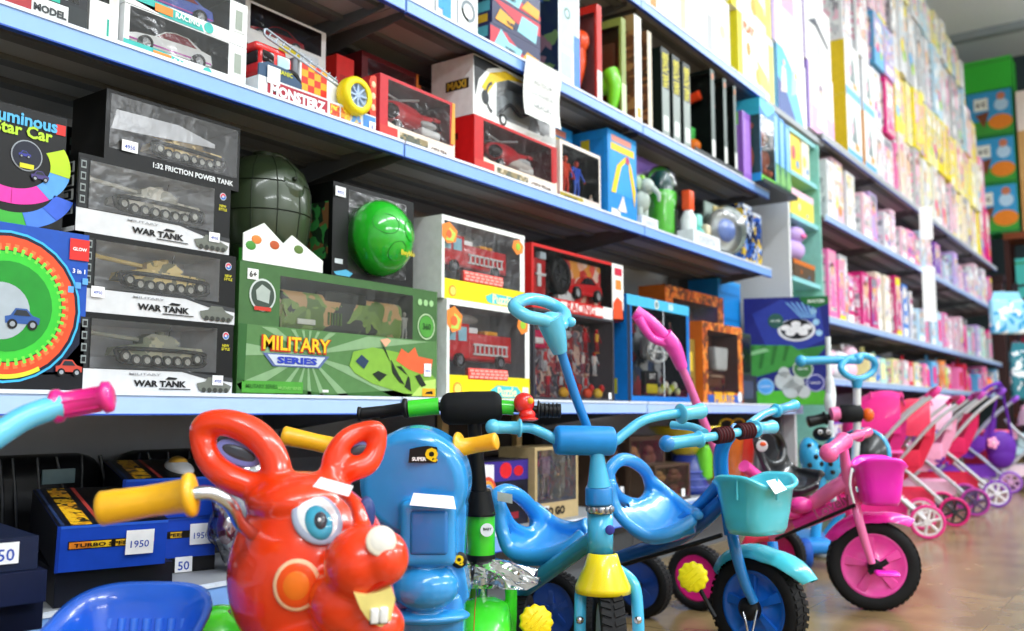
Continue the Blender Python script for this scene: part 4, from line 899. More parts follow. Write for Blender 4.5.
# --- teal bottles in the long tray, orange topped one
for k, (x, cl, top_, hh, lab) in enumerate([(3.61, '#dfe6e8', '#ec5a2a', .24, 'orange topped white bottle in the long white tray'), (3.69, '#3ab0a4', '#8ad8ce', .15, 'teal bottle beside the orange topped one in the long tray'), (3.78, '#e0dc9a', '#d8ccb0', .12, 'cream coloured short bottle at the right end of the long tray')]):
    t = thing('toy_bottle', lab, 'toy bottle', (x, 1.66, L1+.0055)); b = B(); b.lathe([(0, 0), (.032, 0), (.034, .02), (.034, hh*.5), (.02, hh*.62), (.018, hh*.66)], (0, 0, 0), (0, 0, 1), P(cl, .3), 20); b.obj('body', t)
    b = B(); b.rbox(-.024, -.02, hh*.64, .024, .02, hh, .006, P(top_, .35)); b.obj('lid', t)
for k in range(4):
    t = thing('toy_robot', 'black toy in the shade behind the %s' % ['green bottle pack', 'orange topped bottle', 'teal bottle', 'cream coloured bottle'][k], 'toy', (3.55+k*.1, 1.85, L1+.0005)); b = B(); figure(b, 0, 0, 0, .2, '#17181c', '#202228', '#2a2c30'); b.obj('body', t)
# --- round clear pack
t = thing('disc_pack', 'round clear plastic pack with blue and cream discs, left of the blue patterned bags', 'toy pack', (3.97, 1.66, L1+.0005))
b = B(); b.lathe([(0, 0), (.075, .0), (.10, .015), (.105, .03), (.10, .045)], (-.03, .0, .12), (-.35, -1, 0), P('#c9cfca', .3), 32); b.lathe([(0, .05), (.05, .05), (.055, .04)], (-.03, 0, .12), (-.35, -1, 0), P('#3f6ac0', .3), 24); b.obj('toy_disc', t)
b = B(); b.rbox(-.10, .035, 0, .14, .05, .26, .005, P('#8fa39a', .3)); b.rbox(-.07, .0, .0, .11, .035, .04, .008, P('#e8cf98', .4)); b.rbox(-.02, .028, .20, .12, .035, .25, .003, P('#c8b878', .4)); b.obj('backing_card', t)
b = B(); b.lathe([(.11, 0), (.112, .06), (.1, .075), (0, .08)], (-.03, 0, .12), (-.35, -1, 0), film(.08, '#ffffff', .2, .3), 32); b.obj('blister', t)
for k in range(2):
    c = Carton('toy_pack', ['crinkled blue patterned bag, left of two at the end of the middle shelf', 'crinkled blue patterned bag, right of two at the end of the middle shelf'][k], 'toy pack', 4.15+k*.125, 4.265+k*.125, L1, .29-.02*k, 1.63, .1, '#23408a', mat=PR(['#1f4fb0', '#c8d4e8', '#16244c', '#5a8ad8', '#d8b83a', '#2a3a6a'], 30, 3+k, .2, dist=.05), group='blue patterned bags at the shelf end')
    c.rect(.05, .93, .95, .99, '#c4ccd8', 1); c.done()
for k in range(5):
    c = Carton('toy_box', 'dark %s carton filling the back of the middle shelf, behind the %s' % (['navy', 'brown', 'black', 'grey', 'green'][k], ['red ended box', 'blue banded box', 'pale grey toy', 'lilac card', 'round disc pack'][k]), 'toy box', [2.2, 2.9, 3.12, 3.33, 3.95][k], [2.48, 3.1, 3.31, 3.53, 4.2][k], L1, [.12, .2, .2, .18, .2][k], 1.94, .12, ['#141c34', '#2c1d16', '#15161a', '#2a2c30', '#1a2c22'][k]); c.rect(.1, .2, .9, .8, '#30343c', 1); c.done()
# ================================================================ goods on the upper shelf (L2)
for k in range(5):
    X0 = 1.60+k*.098
    c = Carton('toy_pack', ['white and black pack, leftmost on the upper shelf', 'white pack with red spot, second from left on the upper shelf', 'white pack with black mark left of the blue striped pack', 'white pack with blue stripe and arc, left of the ringed pack', 'white pack with grey ring, right beside the navy car boxes'][k], 'toy pack', X0, X0+.09, L2, .36, 1.615, .1, '#e6eaee', group='white packs at the top left')
    c.rect(.1, .45, .9, .95, ['#1c3f7a', '#d8dce0', '#3a5a9a', '#5a9ad8', '#c8d0d4'][k], 1)
    c.rect(.1, .1, .5, .2, ['#26282c', '#c83a2a', '#22242a', '#3aa0e0', '#e8ecec'][k], 2)
    if k == 4: c.disc(.5, .20, .09, '#7d8a92', 2, .7)
    if k == 3: c.rect(.3, 0, .7, .5, '#2f9ae6', 3)
    c.side(.1, .1, .9, .9, '#c4ccd6', 1); c.done()
z = L2
for k in range(5):
    c = Carton('toy_car_box', ['navy car box with red and yellow print, bottom of the five in its stack', 'navy car box with red arrow print, second from the bottom of its stack', 'navy car box with pale blue window, third in its stack on the upper shelf', 'navy and red car box, second from the top of its stack', 'navy and red car box, topmost at the frame edge'][k], 'toy box', 2.15+.01*(k % 2), 2.42, z, .083, 1.62, .17, '#272c55', group='stacked navy car boxes')
    c.poly([(.0, .95), (.5, .5), (1, .5), (1, 1), (0, 1)] if k % 2 else [(.0, .1), (.0, .9), (.3, .9), (.7, .3), (1, .3), (1, .1)], '#c83044', 1)
    c.poly([(.05, .15), (.2, .95), (.35, .6), (.62, .55), (.55, .1)] if k != 1 else [(.5, .2), (.6, .9), (.95, .85), (.9, .1)], '#8ecfe0', 2)
    c.poly([(.6, .2), (.72, .6), (.98, .5), (.95, .1)] if k != 1 else [(.05, .2), (.15, .7), (.45, .5), (.4, .15)], '#e8a82a', 3)
    c.text('TURBO', .38, .3, '#2a3550', w=.2, k=5, bold=.04); c.side(.1, .1, .9, .4, '#c8a02a', 1); c.side(.4, .5, .95, .9, '#4fa0b0', 1); c.done(); z += .084
# tall blue box
c = Carton('toy_box', 'tall box with navy action picture on its side and a white front edge', 'toy box', 2.53, 2.665, L2, .40, 1.62, .20, '#dfe9f4')
c.rect(.1, .35, .9, .98, '#c0d4ee', 1); c.disc(.4, .66, .05, '#7a9a8a', 2, .6, asp=1); c.rect(.1, .1, .6, .3, '#b8cce8', 1); c.disc(.5, .45, .05, '#e8eef4', 2); c.rect(.72, 0, 1, .5, '#4a86d8', 2)
c.side(0, 0, 1, 1, '#2a4a84', 1, PR(['#24406e', '#1c2c4c', '#3a6ab0', '#6a8a5a', '#8a6a7a', '#22344c'], 26, 2)); c.side(0, .82, 1, .97, '#8a3a4a', 2); c.done()
# blister cards edge-on: broad face looks down the aisle
def gun_pack(X0, X1, h, card, toy_fn, lab, rc='#d8dcdc', win='#1c2420', fm=None):
    c = side_pack('toy_blaster_pack', lab, 'toy pack', X0, X1-X0, 1.615, .20, L2, h, card, win=(.10, .08, .95, .92), inner=win, film_mat=fm)
    right_face(c, 0, 0, 1, .34, rc, 1); right_face(c, .1, .4, .9, .95, card, 1); toy_fn(c); return c
def orange_toy(c):
    b = B(); m = P('#f4521a', .3, 0, .4); b.ell((.02, .0, .24), (.05, .025, .05), m, 18); b.tube([(.02, .0, .24), (.03, .0, .16), (.01, .0, .08)], [.03, .025, .02], m, 12, 3); b.torus((.02, -.02, .24), .03, .010, (0, 1, 0), m, 20, 8); b.obj('toy_blaster', c.root, label='orange toy blaster')
def green_toy(c):
    b = B(); m = P('#7ce02a', .3, 0, .4); b.ell((.03, .0, .14), (.06, .025, .045), m, 18); b.tube([(.05, .0, .18), (.07, .0, .12), (.06, .0, .04)], [.035, .03, .02], m, 12, 3); b.obj('toy_blaster', c.root, label='lime green toy blaster')
    b = B(); b.rbox(-.07, .012, .2, .06, .03, .3, .006, P('#8a6a4a', .5)); b.obj('toy_figure', c.root)
c = gun_pack(2.775, 2.81, .37, '#c8281e', orange_toy, 'red card pack with an orange toy blaster, left of the lime one', '#e8d8d8', '#8a1c18'); c.done()
c = gun_pack(2.955, 2.99, .385, '#8a9a4a', green_toy, 'olive card pack with a lime green toy, right of the orange blaster', '#d0dcb0', '#4a4428'); c.done()
c = side_pack('toy_box', 'tall tan box with a plain white front edge', 'toy box', 3.03, .055, 1.60, .20, L2, .42, '#a88a5a'); c.rect(.0, .0, 1, .85, '#7a4a30', 1, PR(['#8a5a38', '#6b4028', '#a87a4a', '#5c3a26'], 20, 1, stretch=(1, 1, 3))); right_face(c, 0, 0, 1, 1, '#f1f2ee', 1); right_face(c, .3, .05, .8, .14, '#e0a83a', 2); c.done()
c = side_pack('toy_box', 'tall brown striped box with cream edge right of the tan box', 'toy box', 3.155, .035, 1.61, .20, L2, .40, '#7a5638'); c.rect(0, 0, 1, .9, '#7a4a30', 1, PR(['#9a6a40', '#6b4028', '#3c2c1e', '#5c3a26'], 20, 5, stretch=(1, 1, 4))); right_face(c, 0, 0, 1, 1, '#d8cdb8', 1); c.done()
for k in range(3):
    c = side_pack('toy_box', ['black box with yellow upright lettering, left of three', 'black box with yellow upright lettering, middle of three', 'black box with yellow upright lettering, right of three'][k], 'toy box', 3.285+k*.10, .07, 1.615, .18, L2, .38, '#12201c', group='black boxes with yellow lettering')
    for q in range(3): c.disc(.4, .25+q*.25, .07, '#a8a81e', 1, asp=.8); c.disc(.45, .25+q*.25, .04, '#3a5a1a', 2)
    right_face(c, .06, .06, .94, .56, '#8f9c98', 1); right_face(c, .2, .1, .8, .26, '#dfe6e4', 2)
    x = c.w/2+.002; c.lt.text('WAR POWER', P('#c8c02a', .45), TR(x, c.d*.5, c.h*.76) @ RIGHT @ RZ(R(90)), w=.15, h=.055, bold=.05)
    c.done()
def cannon_toy(c):
    b = B(); b.ell((.0, .0, .08), (.06, .03, .04), P('#ee7a1e', .35), 16); b.lathe([(.03, 0), (.034, .03), (.034, .05), (.02, .06)], (.0, .0, .11), (0, 0, 1), P('#3fae4a', .35), 18); b.obj('toy_cannon', c.root); b = B(); b.cyl((-.02, .0, .29), (.06, .0, .31), .022, P('#f0481e', .35), 14); b.obj('nozzle', c.root)
for k, (x0, x1) in enumerate([(3.76, 3.80), (3.90, 3.935), (4.02, 4.05)]):
    c = side_pack('toy_blaster_pack', ['black window pack with orange and green toy, largest and left of three', 'black window pack with orange and green toy, middle of three', 'black window pack with orange and green toy, right of three'][k], 'toy pack', x0, x1-x0, 1.61, .22, L2+.011, .42, '#141e1c', win=(.05, .06, .97, .96), inner='#16221e', group='black packs with orange and green toys')
    cannon_toy(c) ; right_face(c, .05, 0, .95, .24, '#dde2e0', 2); right_face(c, 0, 0, 1, 1, '#5a6a66', 1); right_face(c, .3, .9, .7, .96, '#e07a2a', 3); c.done()
b = B(); b.box(-.27, 0, 0, .27, .25, .01, P('#1e2224', .4)); b.box(-.27, -.004, 0, .27, 0, .03, P('#2a2f32', .4)); tag(b.obj('display_tray', None, (3.835, 1.605, L2+.0005)), 'black tray under the three black window packs', 'tray')
# lilac box, teddy pack, thin blue boxes
c = side_pack('toy_box', 'bright lilac box left of the brown bear pack', 'toy box', 4.10, .10, 1.60, .2, L2+.001, .33, '#8f5fc4'); right_face(c, .1, .1, .9, .9, '#a87ad8', 1); c.rect(.1, .1, .9, .9, '#9c6fd0', 1); c.poly([(.1, .9), (.9, .8), (.9, .99), (.1, .99)], '#6ac83a', 2); c.done()
c = Carton('teddy_bear_box', 'blue topped clear box with a brown bear toy inside', 'toy box', 4.22, 4.42, L2+.012, .41, 1.56, .16, '#2a9ad8', win=(.04, .08, .96, .80), inner='#2c4a4a')
c.rect(0, 0, 1, .08, '#6ac83a', 1); c.rect(0, .8, 1, 1, '#2f7fd8', 1); c.poly([(0, .9), (.5, .82), (1, .95), (1, 1), (0, 1)], '#58d0e8', 2)
c.side(0, .1, 1, .8, '#2a4a4a', 1); c.side(0, .8, 1, 1, '#38b0c8', 1)
BR = P('#a85a3c', .7, 0, 0, bump=.4, scale=200)
b = B(); b.ell((0, .06, .12), (.062, .045, .075), BR, 20); b.ell((0, .05, .235), (.05, .042, .048), BR, 20)
for s_ in (-1, 1): b.ell((s_*.06, .04, .14), (.022, .024, .045), BR, 14); b.ell((s_*.04, .03, .06), (.028, .035, .026), BR, 14)
o = b.obj('toy_bear', c.root)
b = B(); b.ell((0, .012, .225), (.02, .012, .014), P('#e8cdb8', .6), 12)
for s_ in (-1, 1): b.ell((s_*.042, .05, .275), (.016, .01, .016), BR, 12)
b.obj('muzzle_and_ears', o)
# print the same bear on the left side
sb = B()
for (yy, zz, ry, rz_) in [(.08, .12, .045, .085), (.08, .24, .035, .045), (.045, .275, .012, .015), (.112, .275, .012, .015)]: sb.ell((-.1008, yy, zz), (.0008, ry, rz_), P('#a0553c', .5), 16)
sb.ell((-.1018, .08, .235), (.0006, .012, .01), P('#e8d8c8', .5), 12); sb.obj('printed_bear', c.root); c.done()
for k in range(3):
    c = Carton('toy_box', ['slim blue and green box right beside the bear box', 'slim blue and green box, middle of three by the bear', 'slim blue and green box at the end, touching the white panel edge'][k], 'toy box', 4.43+k*.085, 4.505+k*.085, L2+.012, .40-.01*k, 1.57, .15, '#2f8fd8', group='slim blue boxes by the bear')
    c.rect(0, 0, 1, .35, '#4a8a5a', 1); c.rect(.2, .35, .8, .95, '#8ac8ee', 1); c.poly([(0, .2), (.5, .35), (1, .2), (1, .1), (0, .1)], '#7ab86a', 2); c.side(0, 0, 1, .3, '#3a6a5a', 1); c.done()
b = B(); b.box(-.24, 0, 0, .24, .27, .010, P('#20262a', .4)); b.box(-.24, -.004, 0, .24, 0, .022, P('#2c3438', .3)); tag(b.obj('display_tray', None, (4.45, 1.548, L2+.0008)), 'black tray under the bear box at the shelf end', 'tray')
# ================================================================ top shelf and doll section
CN = {'pink': '#f27cb8', 'hot pink': '#e81e86', 'pale pink': '#eec4d6', 'white': '#e2e4e8', 'lilac': '#c4a8e4', 'purple': '#7a3fb8', 'yellow': '#f2e02a', 'pale yellow': '#f2eca8',
      'sky blue': '#62b8ec', 'pale blue': '#b8dcf0', 'teal': '#4cc0b8', 'blue': '#2f78d0', 'red': '#d8304a', 'orange': '#f09048', 'cream': '#f0e6d4', 'grey': '#b4b8bc', 'lime': '#a8d84a', 'brown': '#8a5a3c', 'mint': '#b8e8d8', 'magenta': '#c82a78', 'dark red': '#8a2038'}
USED = set()
def lab_of(a, b, kind, l, r, where):
    for bb in [b]+list(CN):
        if bb == a: continue
        s = '%s %s, %s print, between %s and %s, %s' % (a, kind, bb, l, r, where)
        if s not in USED: USED.add(s); return s, bb
SKIN = '#e8bc98'
def doll_art(c, a, b, seed):
    rnd = random.Random(seed); k = seed % 4; bz = PR([b, '#c8ccd2', a, '#f0f0f2', b, '#9a9ca6', SKIN], 30, seed % 5, .3, dist=.03)
    if k == 0:      # doll behind a printed window
        c.rect(.1, .12, .9, .86, b, 1, bz); c.disc(.5, .70, .07, SKIN, 3, asp=1); c.disc(.5, .73, .085, rnd.choice(['#d8a848', '#6a3a24', '#e8c878', '#2a1a18']), 2)
        c.poly([(.2, .18), (.8, .18), (.6, .6), (.4, .6)], a, 3); c.rect(.05, .0, .95, .1, rnd.choice(['#f2e02a', a, '#b8a0b8']), 2); c.rect(.1, .84, .9, .97, rnd.choice(['#8a8f9a', '#f2e02a', '#d8a0b8', a]), 2)
    elif k == 1:
        c.rect(.08, .3, .92, .95, b, 1, bz); c.disc(.5, .6, .16, a, 2); c.disc(.5, .6, .08, '#ffffff', 3); c.rect(.15, .08, .85, .22, '#ffffff', 1)
    elif k == 2:
        c.rect(.0, .3, 1, .95, b, 1, bz); c.disc(.35, .35, .09, rnd.choice(['#f2e02a', '#e81e86', '#62b8ec']), 2); c.disc(.68, .25, .08, rnd.choice(['#a8d84a', '#7a3fb8', '#f09048']), 2); c.rect(.2, .7, .8, .85, '#ffffff', 2)
    else:
        c.rect(.1, .05, .9, .95, b, 1, bz); c.poly([(.2, .1), (.8, .1), (.5, .5)], a, 2); c.disc(.5, .66, .12, rnd.choice([SKIN, '#ffffff', '#f8c8dc']), 2); c.disc(.5, .8, .06, rnd.choice(['#6a3a24', '#e8c878', '#c82a78']), 3)
def dpack(kind, a, b, X0, X1, z, h, Y, d, lab, group, seed):
    A, Bc = CN[a], CN[b]
    if kind == 'gift bag':
        t = thing('gift_bag', lab, 'bag', ((X0+X1)/2, Y, z+.0005), 0, group); w = X1-X0
        bb = B(); bb.prism([(-w/2, 0), (w/2, 0), (w/2*.94, h), (-w/2*.94, h)], 0, d*.7, P(A, .35)); bb.face([(-w*.3, -.001, h*.2), (w*.3, -.001, h*.2), (w*.3, -.001, h*.8), (-w*.3, -.001, h*.8)], P(Bc, .4)); bb.obj('bag_body', t)
        bb = B(); bb.tube([(-w*.25, d*.3, h), (-w*.15, d*.3, h*1.22), (w*.15, d*.3, h*1.22), (w*.25, d*.3, h)], .004, P(A, .4), 6, 4); bb.obj('handle', t); return t
    if kind == 'soft toy':
        t = thing('soft_toy', lab, 'soft toy', ((X0+X1)/2, Y+d*.4, z+.0005), 0, group); w = X1-X0
        m = P(A, .8, bump=.3, scale=120); bb = B(); bb.ell((0, 0, h*.32), (w*.48, d*.38, h*.33), m, 14); bb.obj('body', t)
        bb = B(); bb.ell((0, -d*.12, h*.74), (w*.36, d*.3, h*.24), m, 14); hd = bb.obj('head', t)
        bb = B(); [bb.ell((s_*w*.28, -d*.05, h*.93), (w*.12, .012, h*.09), P(Bc, .8), 8) for s_ in (-1, 1)]; bb.ell((0, -d*.4, h*.68), (w*.14, .012, h*.07), P(Bc, .8), 8); bb.obj('ears_and_muzzle', hd); return t
    if kind == 'round case':
        t = thing('toy_case', lab, 'toy case', ((X0+X1)/2, Y+d*.4, z+.0005), 0, group); w = X1-X0; r = min(w/2, d*.45)
        bb = B(); bb.lathe([(0, 0), (r*.9, 0), (r, h*.08), (r, h*.68), (r*.9, h*.72), (0, h*.72)], (0, 0, 0), (0, 0, 1), P(A, .3), 18); bb.obj('case', t)
        bb = B(); bb.lathe([(r*.92, h*.72), (r*.9, h*.82), (r*.5, h*.9), (0, h*.92)], (0, 0, 0), (0, 0, 1), P(Bc, .3), 18); bb.tube([(-r*.4, 0, h*.88), (0, 0, h*1.0), (r*.4, 0, h*.88)], .005, P(Bc, .3), 6, 3); bb.obj('lid', t); return t
    c = Carton({'doll box': 'doll_box', 'toy box': 'toy_set_box', 'card pack': 'card_pack'}[kind], lab, {'doll box': 'doll box', 'toy box': 'toy box', 'card pack': 'toy pack'}[kind], X0, X1, z, h, Y, d, A, group=group)
    doll_art(c, A, Bc, seed); c.side(.08, .08, .92, .92, Bc, 1, PR([Bc, '#c8ccd2', A, '#eceef0', '#8f929c', Bc], 28, seed % 3, .3, dist=.03)); return c.done()
def row(z, xs, xe, hr, wr, pal, kinds, where, group, seed, d=.2, Yb=1.615, jit=.06, gap=.09):
    rnd = random.Random(seed); x = xs; items = []
    while x < xe-.05:
        if gap > .01 and items: x += rnd.uniform(0, gap)
        w = rnd.uniform(*wr)
        if x+w > xe: w = xe-x
        items.append([x, w, rnd.choice(pal), rnd.choice(pal), rnd.choice(kinds), rnd.uniform(*hr), rnd.uniform(0, jit)]); x += w+.004
    for i, (x, w, a, b, kind, h, j) in enumerate(items):
        l = items[i-1][2] if i else 'grey'; r = items[i+1][2] if i < len(items)-1 else 'grey'
        if not i or i == len(items)-1:
            lab = '%s %s, %s print, %s end, %s' % (a, kind, b, 'near' if not i else 'far', where); USED.add(lab)
            if a == b: b = 'white'; lab = lab.replace('%s print' % a, 'white print')
        else: lab, b = lab_of(a, b, kind, l, r, where)
        hh = h*(.9 if kind in ('gift bag',) else 1)
        dpack(kind, a, b, x, x+w, z, hh, Yb+j, d, lab, group, rnd.randrange(1000))
    return items
# --- L3 of the first unit: big pale game boxes in two tiers
pale = [(2.35, 2.60, .34, 'white', 'pale blue'), (2.61, 2.88, .33, 'white', 'pale pink'), (2.89, 3.17, .35, 'white', 'teal'), (3.18, 3.45, .34, 'cream', 'orange'), (3.46, 3.72, .33, 'white', 'pale yellow'), (3.73, 4.02, .33, 'white', 'grey')]
WB = '#eceef0'
for i, (a, b, h, c1, c2) in enumerate(pale):
    c = Carton('game_box', 'large white game box with %s print on the top shelf, number %d tier below' % (c2, i), 'game box', a, b, L3, h, 1.62, .25, WB, group='large white game boxes on the top shelf')
    c.root['label'] = 'large white game box with %s print, lower row of the top shelf' % c2
    c.rect(.1, .1, .3, .6, CN[c2], 1); c.rect(.5, .25, .9, .75, '#eef0f2', 1); c.rect(.55, .06, .85, .12, '#e89ab0', 2); c.disc(.7, .5, .1, '#f2eca8' if i % 2 else '#d8e8f2', 3); c.done()
for i in range(6):
    c2 = ['teal', 'pink', 'yellow', 'lilac', 'red', 'sky blue'][i]
    c = Carton('game_box', 'large white game box with %s corner, upper row above the white boxes' % c2, 'game box', 2.36+i*.278, 2.63+i*.278, L3+.352, .33, 1.625, .25, WB, group='large white game boxes on the top shelf')
    c.rect(0, 0, .25, .25, CN[c2], 1); c.rect(.35, .3, .9, .8, '#f0f0f4', 1); c.disc(.6, .55, .12, '#f2d8e4', 2); c.done()
def big_box(X0, X1, z, h, lab, col, side, fn, Y=1.62, d=.3):
    c = Carton('game_box', lab, 'game box', X0, X1, z, h, Y, d, col); c.side(0, 0, 1, 1, side, 1); fn(c); return c.done()
def f_yel(c): c.rect(.0, 0, .12, 1, '#f0e42e', 1); c.disc(.28, .55, .10, '#f0902e', 2, asp=.8); c.disc(.55, .25, .12, '#f4b44a', 2); c.text('PLAY', .3, .85, '#f07a2e', w=.3, k=3, bold=.05); c.poly([(.5, .5), (.8, .35), (.9, .1), (.6, .15)], '#f6c860', 3); c.rect(.85, .0, 1, .9, '#f2ea6a', 1)
def f_blue(c):
    c.poly([(0, 0), (.9, 0), (.75, .3), (.5, .8), (.2, 1), (0, 1)], '#58c0ec', 1); c.poly([(0, 0), (.6, 0), (.3, .35), (0, .5)], '#1f4c9a', 2); c.poly([(.1, .3), (.3, .35), (.28, .7), (.15, .72)], '#e8d8d0', 3); c.disc(.22, .78, .05, SKIN, 4)
    c.poly([(.45, .35), (.65, .45), (.7, .85), (.5, .75)], '#a8e0f4', 3); c.disc(.62, .72, .06, '#e8d85a', 4)
def f_lil(c): c.rect(.0, 0, .07, 1, '#a88ad8', 1); c.poly([(.1, .0), (1, .0), (1, .35), (.1, .4)], '#f0a8dc', 1); c.disc(.5, .55, .16, '#f8f0f2', 2); c.disc(.5, .68, .1, '#8a7a8a', 3); c.disc(.5, .62, .07, '#eeccb8', 4); c.poly([(.3, .1), (.7, .1), (.6, .48), (.4, .48)], '#fdfdfd', 4)
def f_pal(c): c.rect(.1, .1, .9, .9, '#f4f0f8', 1); c.rect(.3, .55, .7, .8, '#e8b0cc', 2); c.disc(.5, .35, .12, '#f6c8dc', 2); c.rect(0, 0, .1, 1, '#c8b0e8', 2)
def f_blk(c): c.poly([(.1, .6), (.4, .75), (.9, .5), (.9, .42), (.4, .62)], '#4a4e5a', 2); c.rect(.1, .8, .9, .95, '#dfe8f4', 1); c.disc(.5, .3, .12, '#c8d0dc', 2)
big_box(4.12, 4.60, L3, .345, 'yellow edged game box with orange print, left of the bright blue picture box', '#fbfbf4', '#e8dc2a', f_yel)
big_box(4.66, 5.12, L3, .36, 'bright blue picture box with a doll print on the top shelf', '#fafcfe', '#8ac8ec', f_blue)
big_box(5.16, 5.64, L3+.031, .40, 'lilac and pink box with a white dressed doll, right of the blue picture box', '#f2e4f4', '#8f74c8', f_lil)
big_box(4.05, 4.58, L3+.347, .36, 'upper yellow edged game box with red top, over the orange print box', '#fbfbf8', '#e8dc2a', f_yel)
big_box(4.60, 5.10, L3+.362, .42, 'pale pink doll box above the bright blue picture box', '#fbf8fc', '#d0b8e8', f_pal)
big_box(5.14, 5.62, L3+.433, .40, 'white box with black shoe print above the lilac doll box', '#f8fafc', '#b8a0dc', f_blk)
big_box(4.06, 4.66, L3+.785, .40, 'topmost white box with purple corner, over the pale pink doll box', '#fbfcff', '#8a5ac8', f_pal)
big_box(4.70, 5.50, L3+.836, .42, 'topmost wide white box with blue print above the shoe print box', '#fbfcff', '#8ab8ec', f_blk)
b = B(); b.box(-.5, -.27, -.03, .48, .25, 0, P('#a9b0b6', .5)); tag(b.obj('shelf_bridge', None, (4.915, 1.885, L3-.001)), 'short grey board carrying the big picture boxes at the gap', 'shelf')
# --- unit 2 top: boxes with a yellow side and blue base
T3 = 2.17
def f_win(c): c.rect(0, 0, 1, .16, '#58b0e0', 1); c.rect(.08, .2, .92, .9, '#f2f4f4', 1); c.poly([(.3, .3), (.7, .3), (.6, .7), (.45, .8)], '#7a8a8c', 2); c.disc(.3, .5, .1, '#e8b8c8', 3); c.rect(.5, .2, .8, .3, '#e8a050', 3)
big_box(5.93, 6.26, T3, .42, 'yellow sided box with blue base and clear front, first on the doll unit top', '#eef2f0', '#e8c82a', f_win)
big_box(6.34, 6.62, T3, .42, 'orange and white window box beside the yellow sided blue based box', '#f2e6dc', '#e8a86a', f_win)
big_box(5.93, 6.26, T3+.421, .36, 'upper yellow sided box with teddy print, stacked on the blue based box', '#f0f2f2', '#e8c82a', f_win)
big_box(6.34, 6.62, T3+.421, .36, 'upper white window box stacked on the orange and white one', '#f6f6f8', '#d8dce4', f_win)
KT = ['doll box']
row(T3+.782, 5.93, 6.62, (.42, .5), (.2, .3), ['magenta', 'pale pink', 'white'], KT, 'stack top left', 'doll boxes piled on the doll unit', 21, .25)
tiers = [(6.70, 7.30, [((.38, .42), ['white', 'pale pink', 'white', 'pink']), ((.40, .44), ['hot pink', 'white', 'pale pink', 'white']), ((.38, .42), ['sky blue', 'white', 'lilac']), ((.36, .40), ['white', 'grey', 'pale pink'])]),
         (7.34, 10.30, [((.515, .525), ['white', 'grey', 'pale yellow', 'cream', 'pale pink']), ((.50, .51), ['yellow', 'yellow', 'pale yellow']), ((.64, .66), ['white', 'grey', 'pale blue', 'white', 'pale blue']), ((.26, .42), ['pale yellow', 'yellow', 'white', 'pale blue', 'white'])]),
         (10.31, 10.98, [((.515, .525), ['yellow', 'white', 'sky blue']), ((.50, .51), ['yellow', 'pale yellow', 'white']), ((.45, .55), ['white', 'yellow', 'pale pink'])]),
         (10.99, 11.58, [((.60, .62), ['pink', 'hot pink']), ((.45, .55), ['pink', 'hot pink', 'pale pink'])])]
wn = ['bottom', 'second', 'third', 'top']; zn = ['first stack', 'long stack', 'short stack', 'last stack']
for q, (xs, xe, ts) in enumerate(tiers):
    z = T3
    for k, (hr, pal) in enumerate(ts):
        row(z, xs, xe, hr, (.15, .21) if q == 1 else (.2, .3), pal, KT, '%s %s' % (zn[q], wn[k]), 'doll boxes piled on the doll unit', 40+q*7+k, .25, 1.615, .05, .05 if q in (0, 3) else .004)
        z += hr[1]+.002
# --- doll shelves
row(1.69, 5.45, 7.2, (.26, .42), (.16, .24), ['pale blue', 'pale pink', 'white', 'pale yellow', 'pale pink', 'white', 'lilac', 'orange'], ['toy box', 'card pack', 'soft toy', 'doll box'], 'upper shelf left', 'toys on the top doll shelf', 3, .2, 1.615)
row(1.69, 7.25, 11.5, (.22, .40), (.16, .26), ['pink', 'pale pink', 'lilac', 'purple', 'white', 'pale blue', 'white', 'sky blue'], ['toy box', 'card pack', 'doll box', 'doll box'], 'upper shelf right', 'toys on the top doll shelf', 4, .2, 1.615)
row(1.10, 5.45, 7.7, (.33, .44), (.12, .19), ['pale pink', 'cream', 'magenta', 'blue', 'white', 'pink', 'grey', 'lilac'], ['doll box', 'card pack', 'doll box'], 'middle shelf left', 'toys on the middle doll shelf', 5, .2, 1.615)
row(1.10, 7.72, 11.5, (.26, .36), (.15, .24), ['white', 'pale blue', 'mint', 'pale pink', 'pink', 'hot pink', 'lilac', 'grey'], ['doll box', 'toy box', 'card pack', 'gift bag'], 'middle shelf right', 'toys on the middle doll shelf', 6, .2, 1.615)
row(.75, 5.45, 6.2, (.18, .24), (.2, .28), ['pale pink', 'hot pink', 'white'], ['soft toy'], 'lower shelf left', 'toys on the lower doll shelf', 7, .2, 1.615)
row(.75, 6.22, 8.0, (.18, .22), (.14, .2), ['pink', 'blue', 'sky blue', 'pale yellow', 'pale pink', 'red', 'mint'], ['gift bag', 'toy box', 'card pack'], 'lower shelf centre', 'toys on the lower doll shelf', 8, .2, 1.615)
row(.75, 8.02, 11.5, (.2, .3), (.16, .26), ['hot pink', 'pink', 'hot pink', 'red', 'sky blue', 'orange', 'lime'], ['round case', 'gift bag', 'toy box'], 'lower shelf right', 'toys on the lower doll shelf', 9, .2, 1.615)
row(.22, 5.45, 8.5, (.25, .4), (.25, .4), ['hot pink', 'red', 'magenta', 'purple', 'grey'], ['toy box'], 'bottom shelf', 'boxes on the lowest doll shelf', 10, .25, 1.615)
# hanging white label strips
for x, z1, z2, lab in [(7.80, 1.69, 1.28, 'long white label strip hanging from the middle doll shelf rail'), (7.80, 2.17, 1.93, 'short white label strip hanging from the top rail of the doll shelves')]:
    b = B(); b.box(-.05, -.004, z2-z1-.02, .05, 0, 0, P('#eef0f0', .6)); b.box(-.052, -.008, -.05, .052, .0, -.002, P('#f6f8f8', .5)); tag(b.obj('label_strip', None, (x, 1.555, z1+.005), (0, 0, R(-62))), lab, 'label')
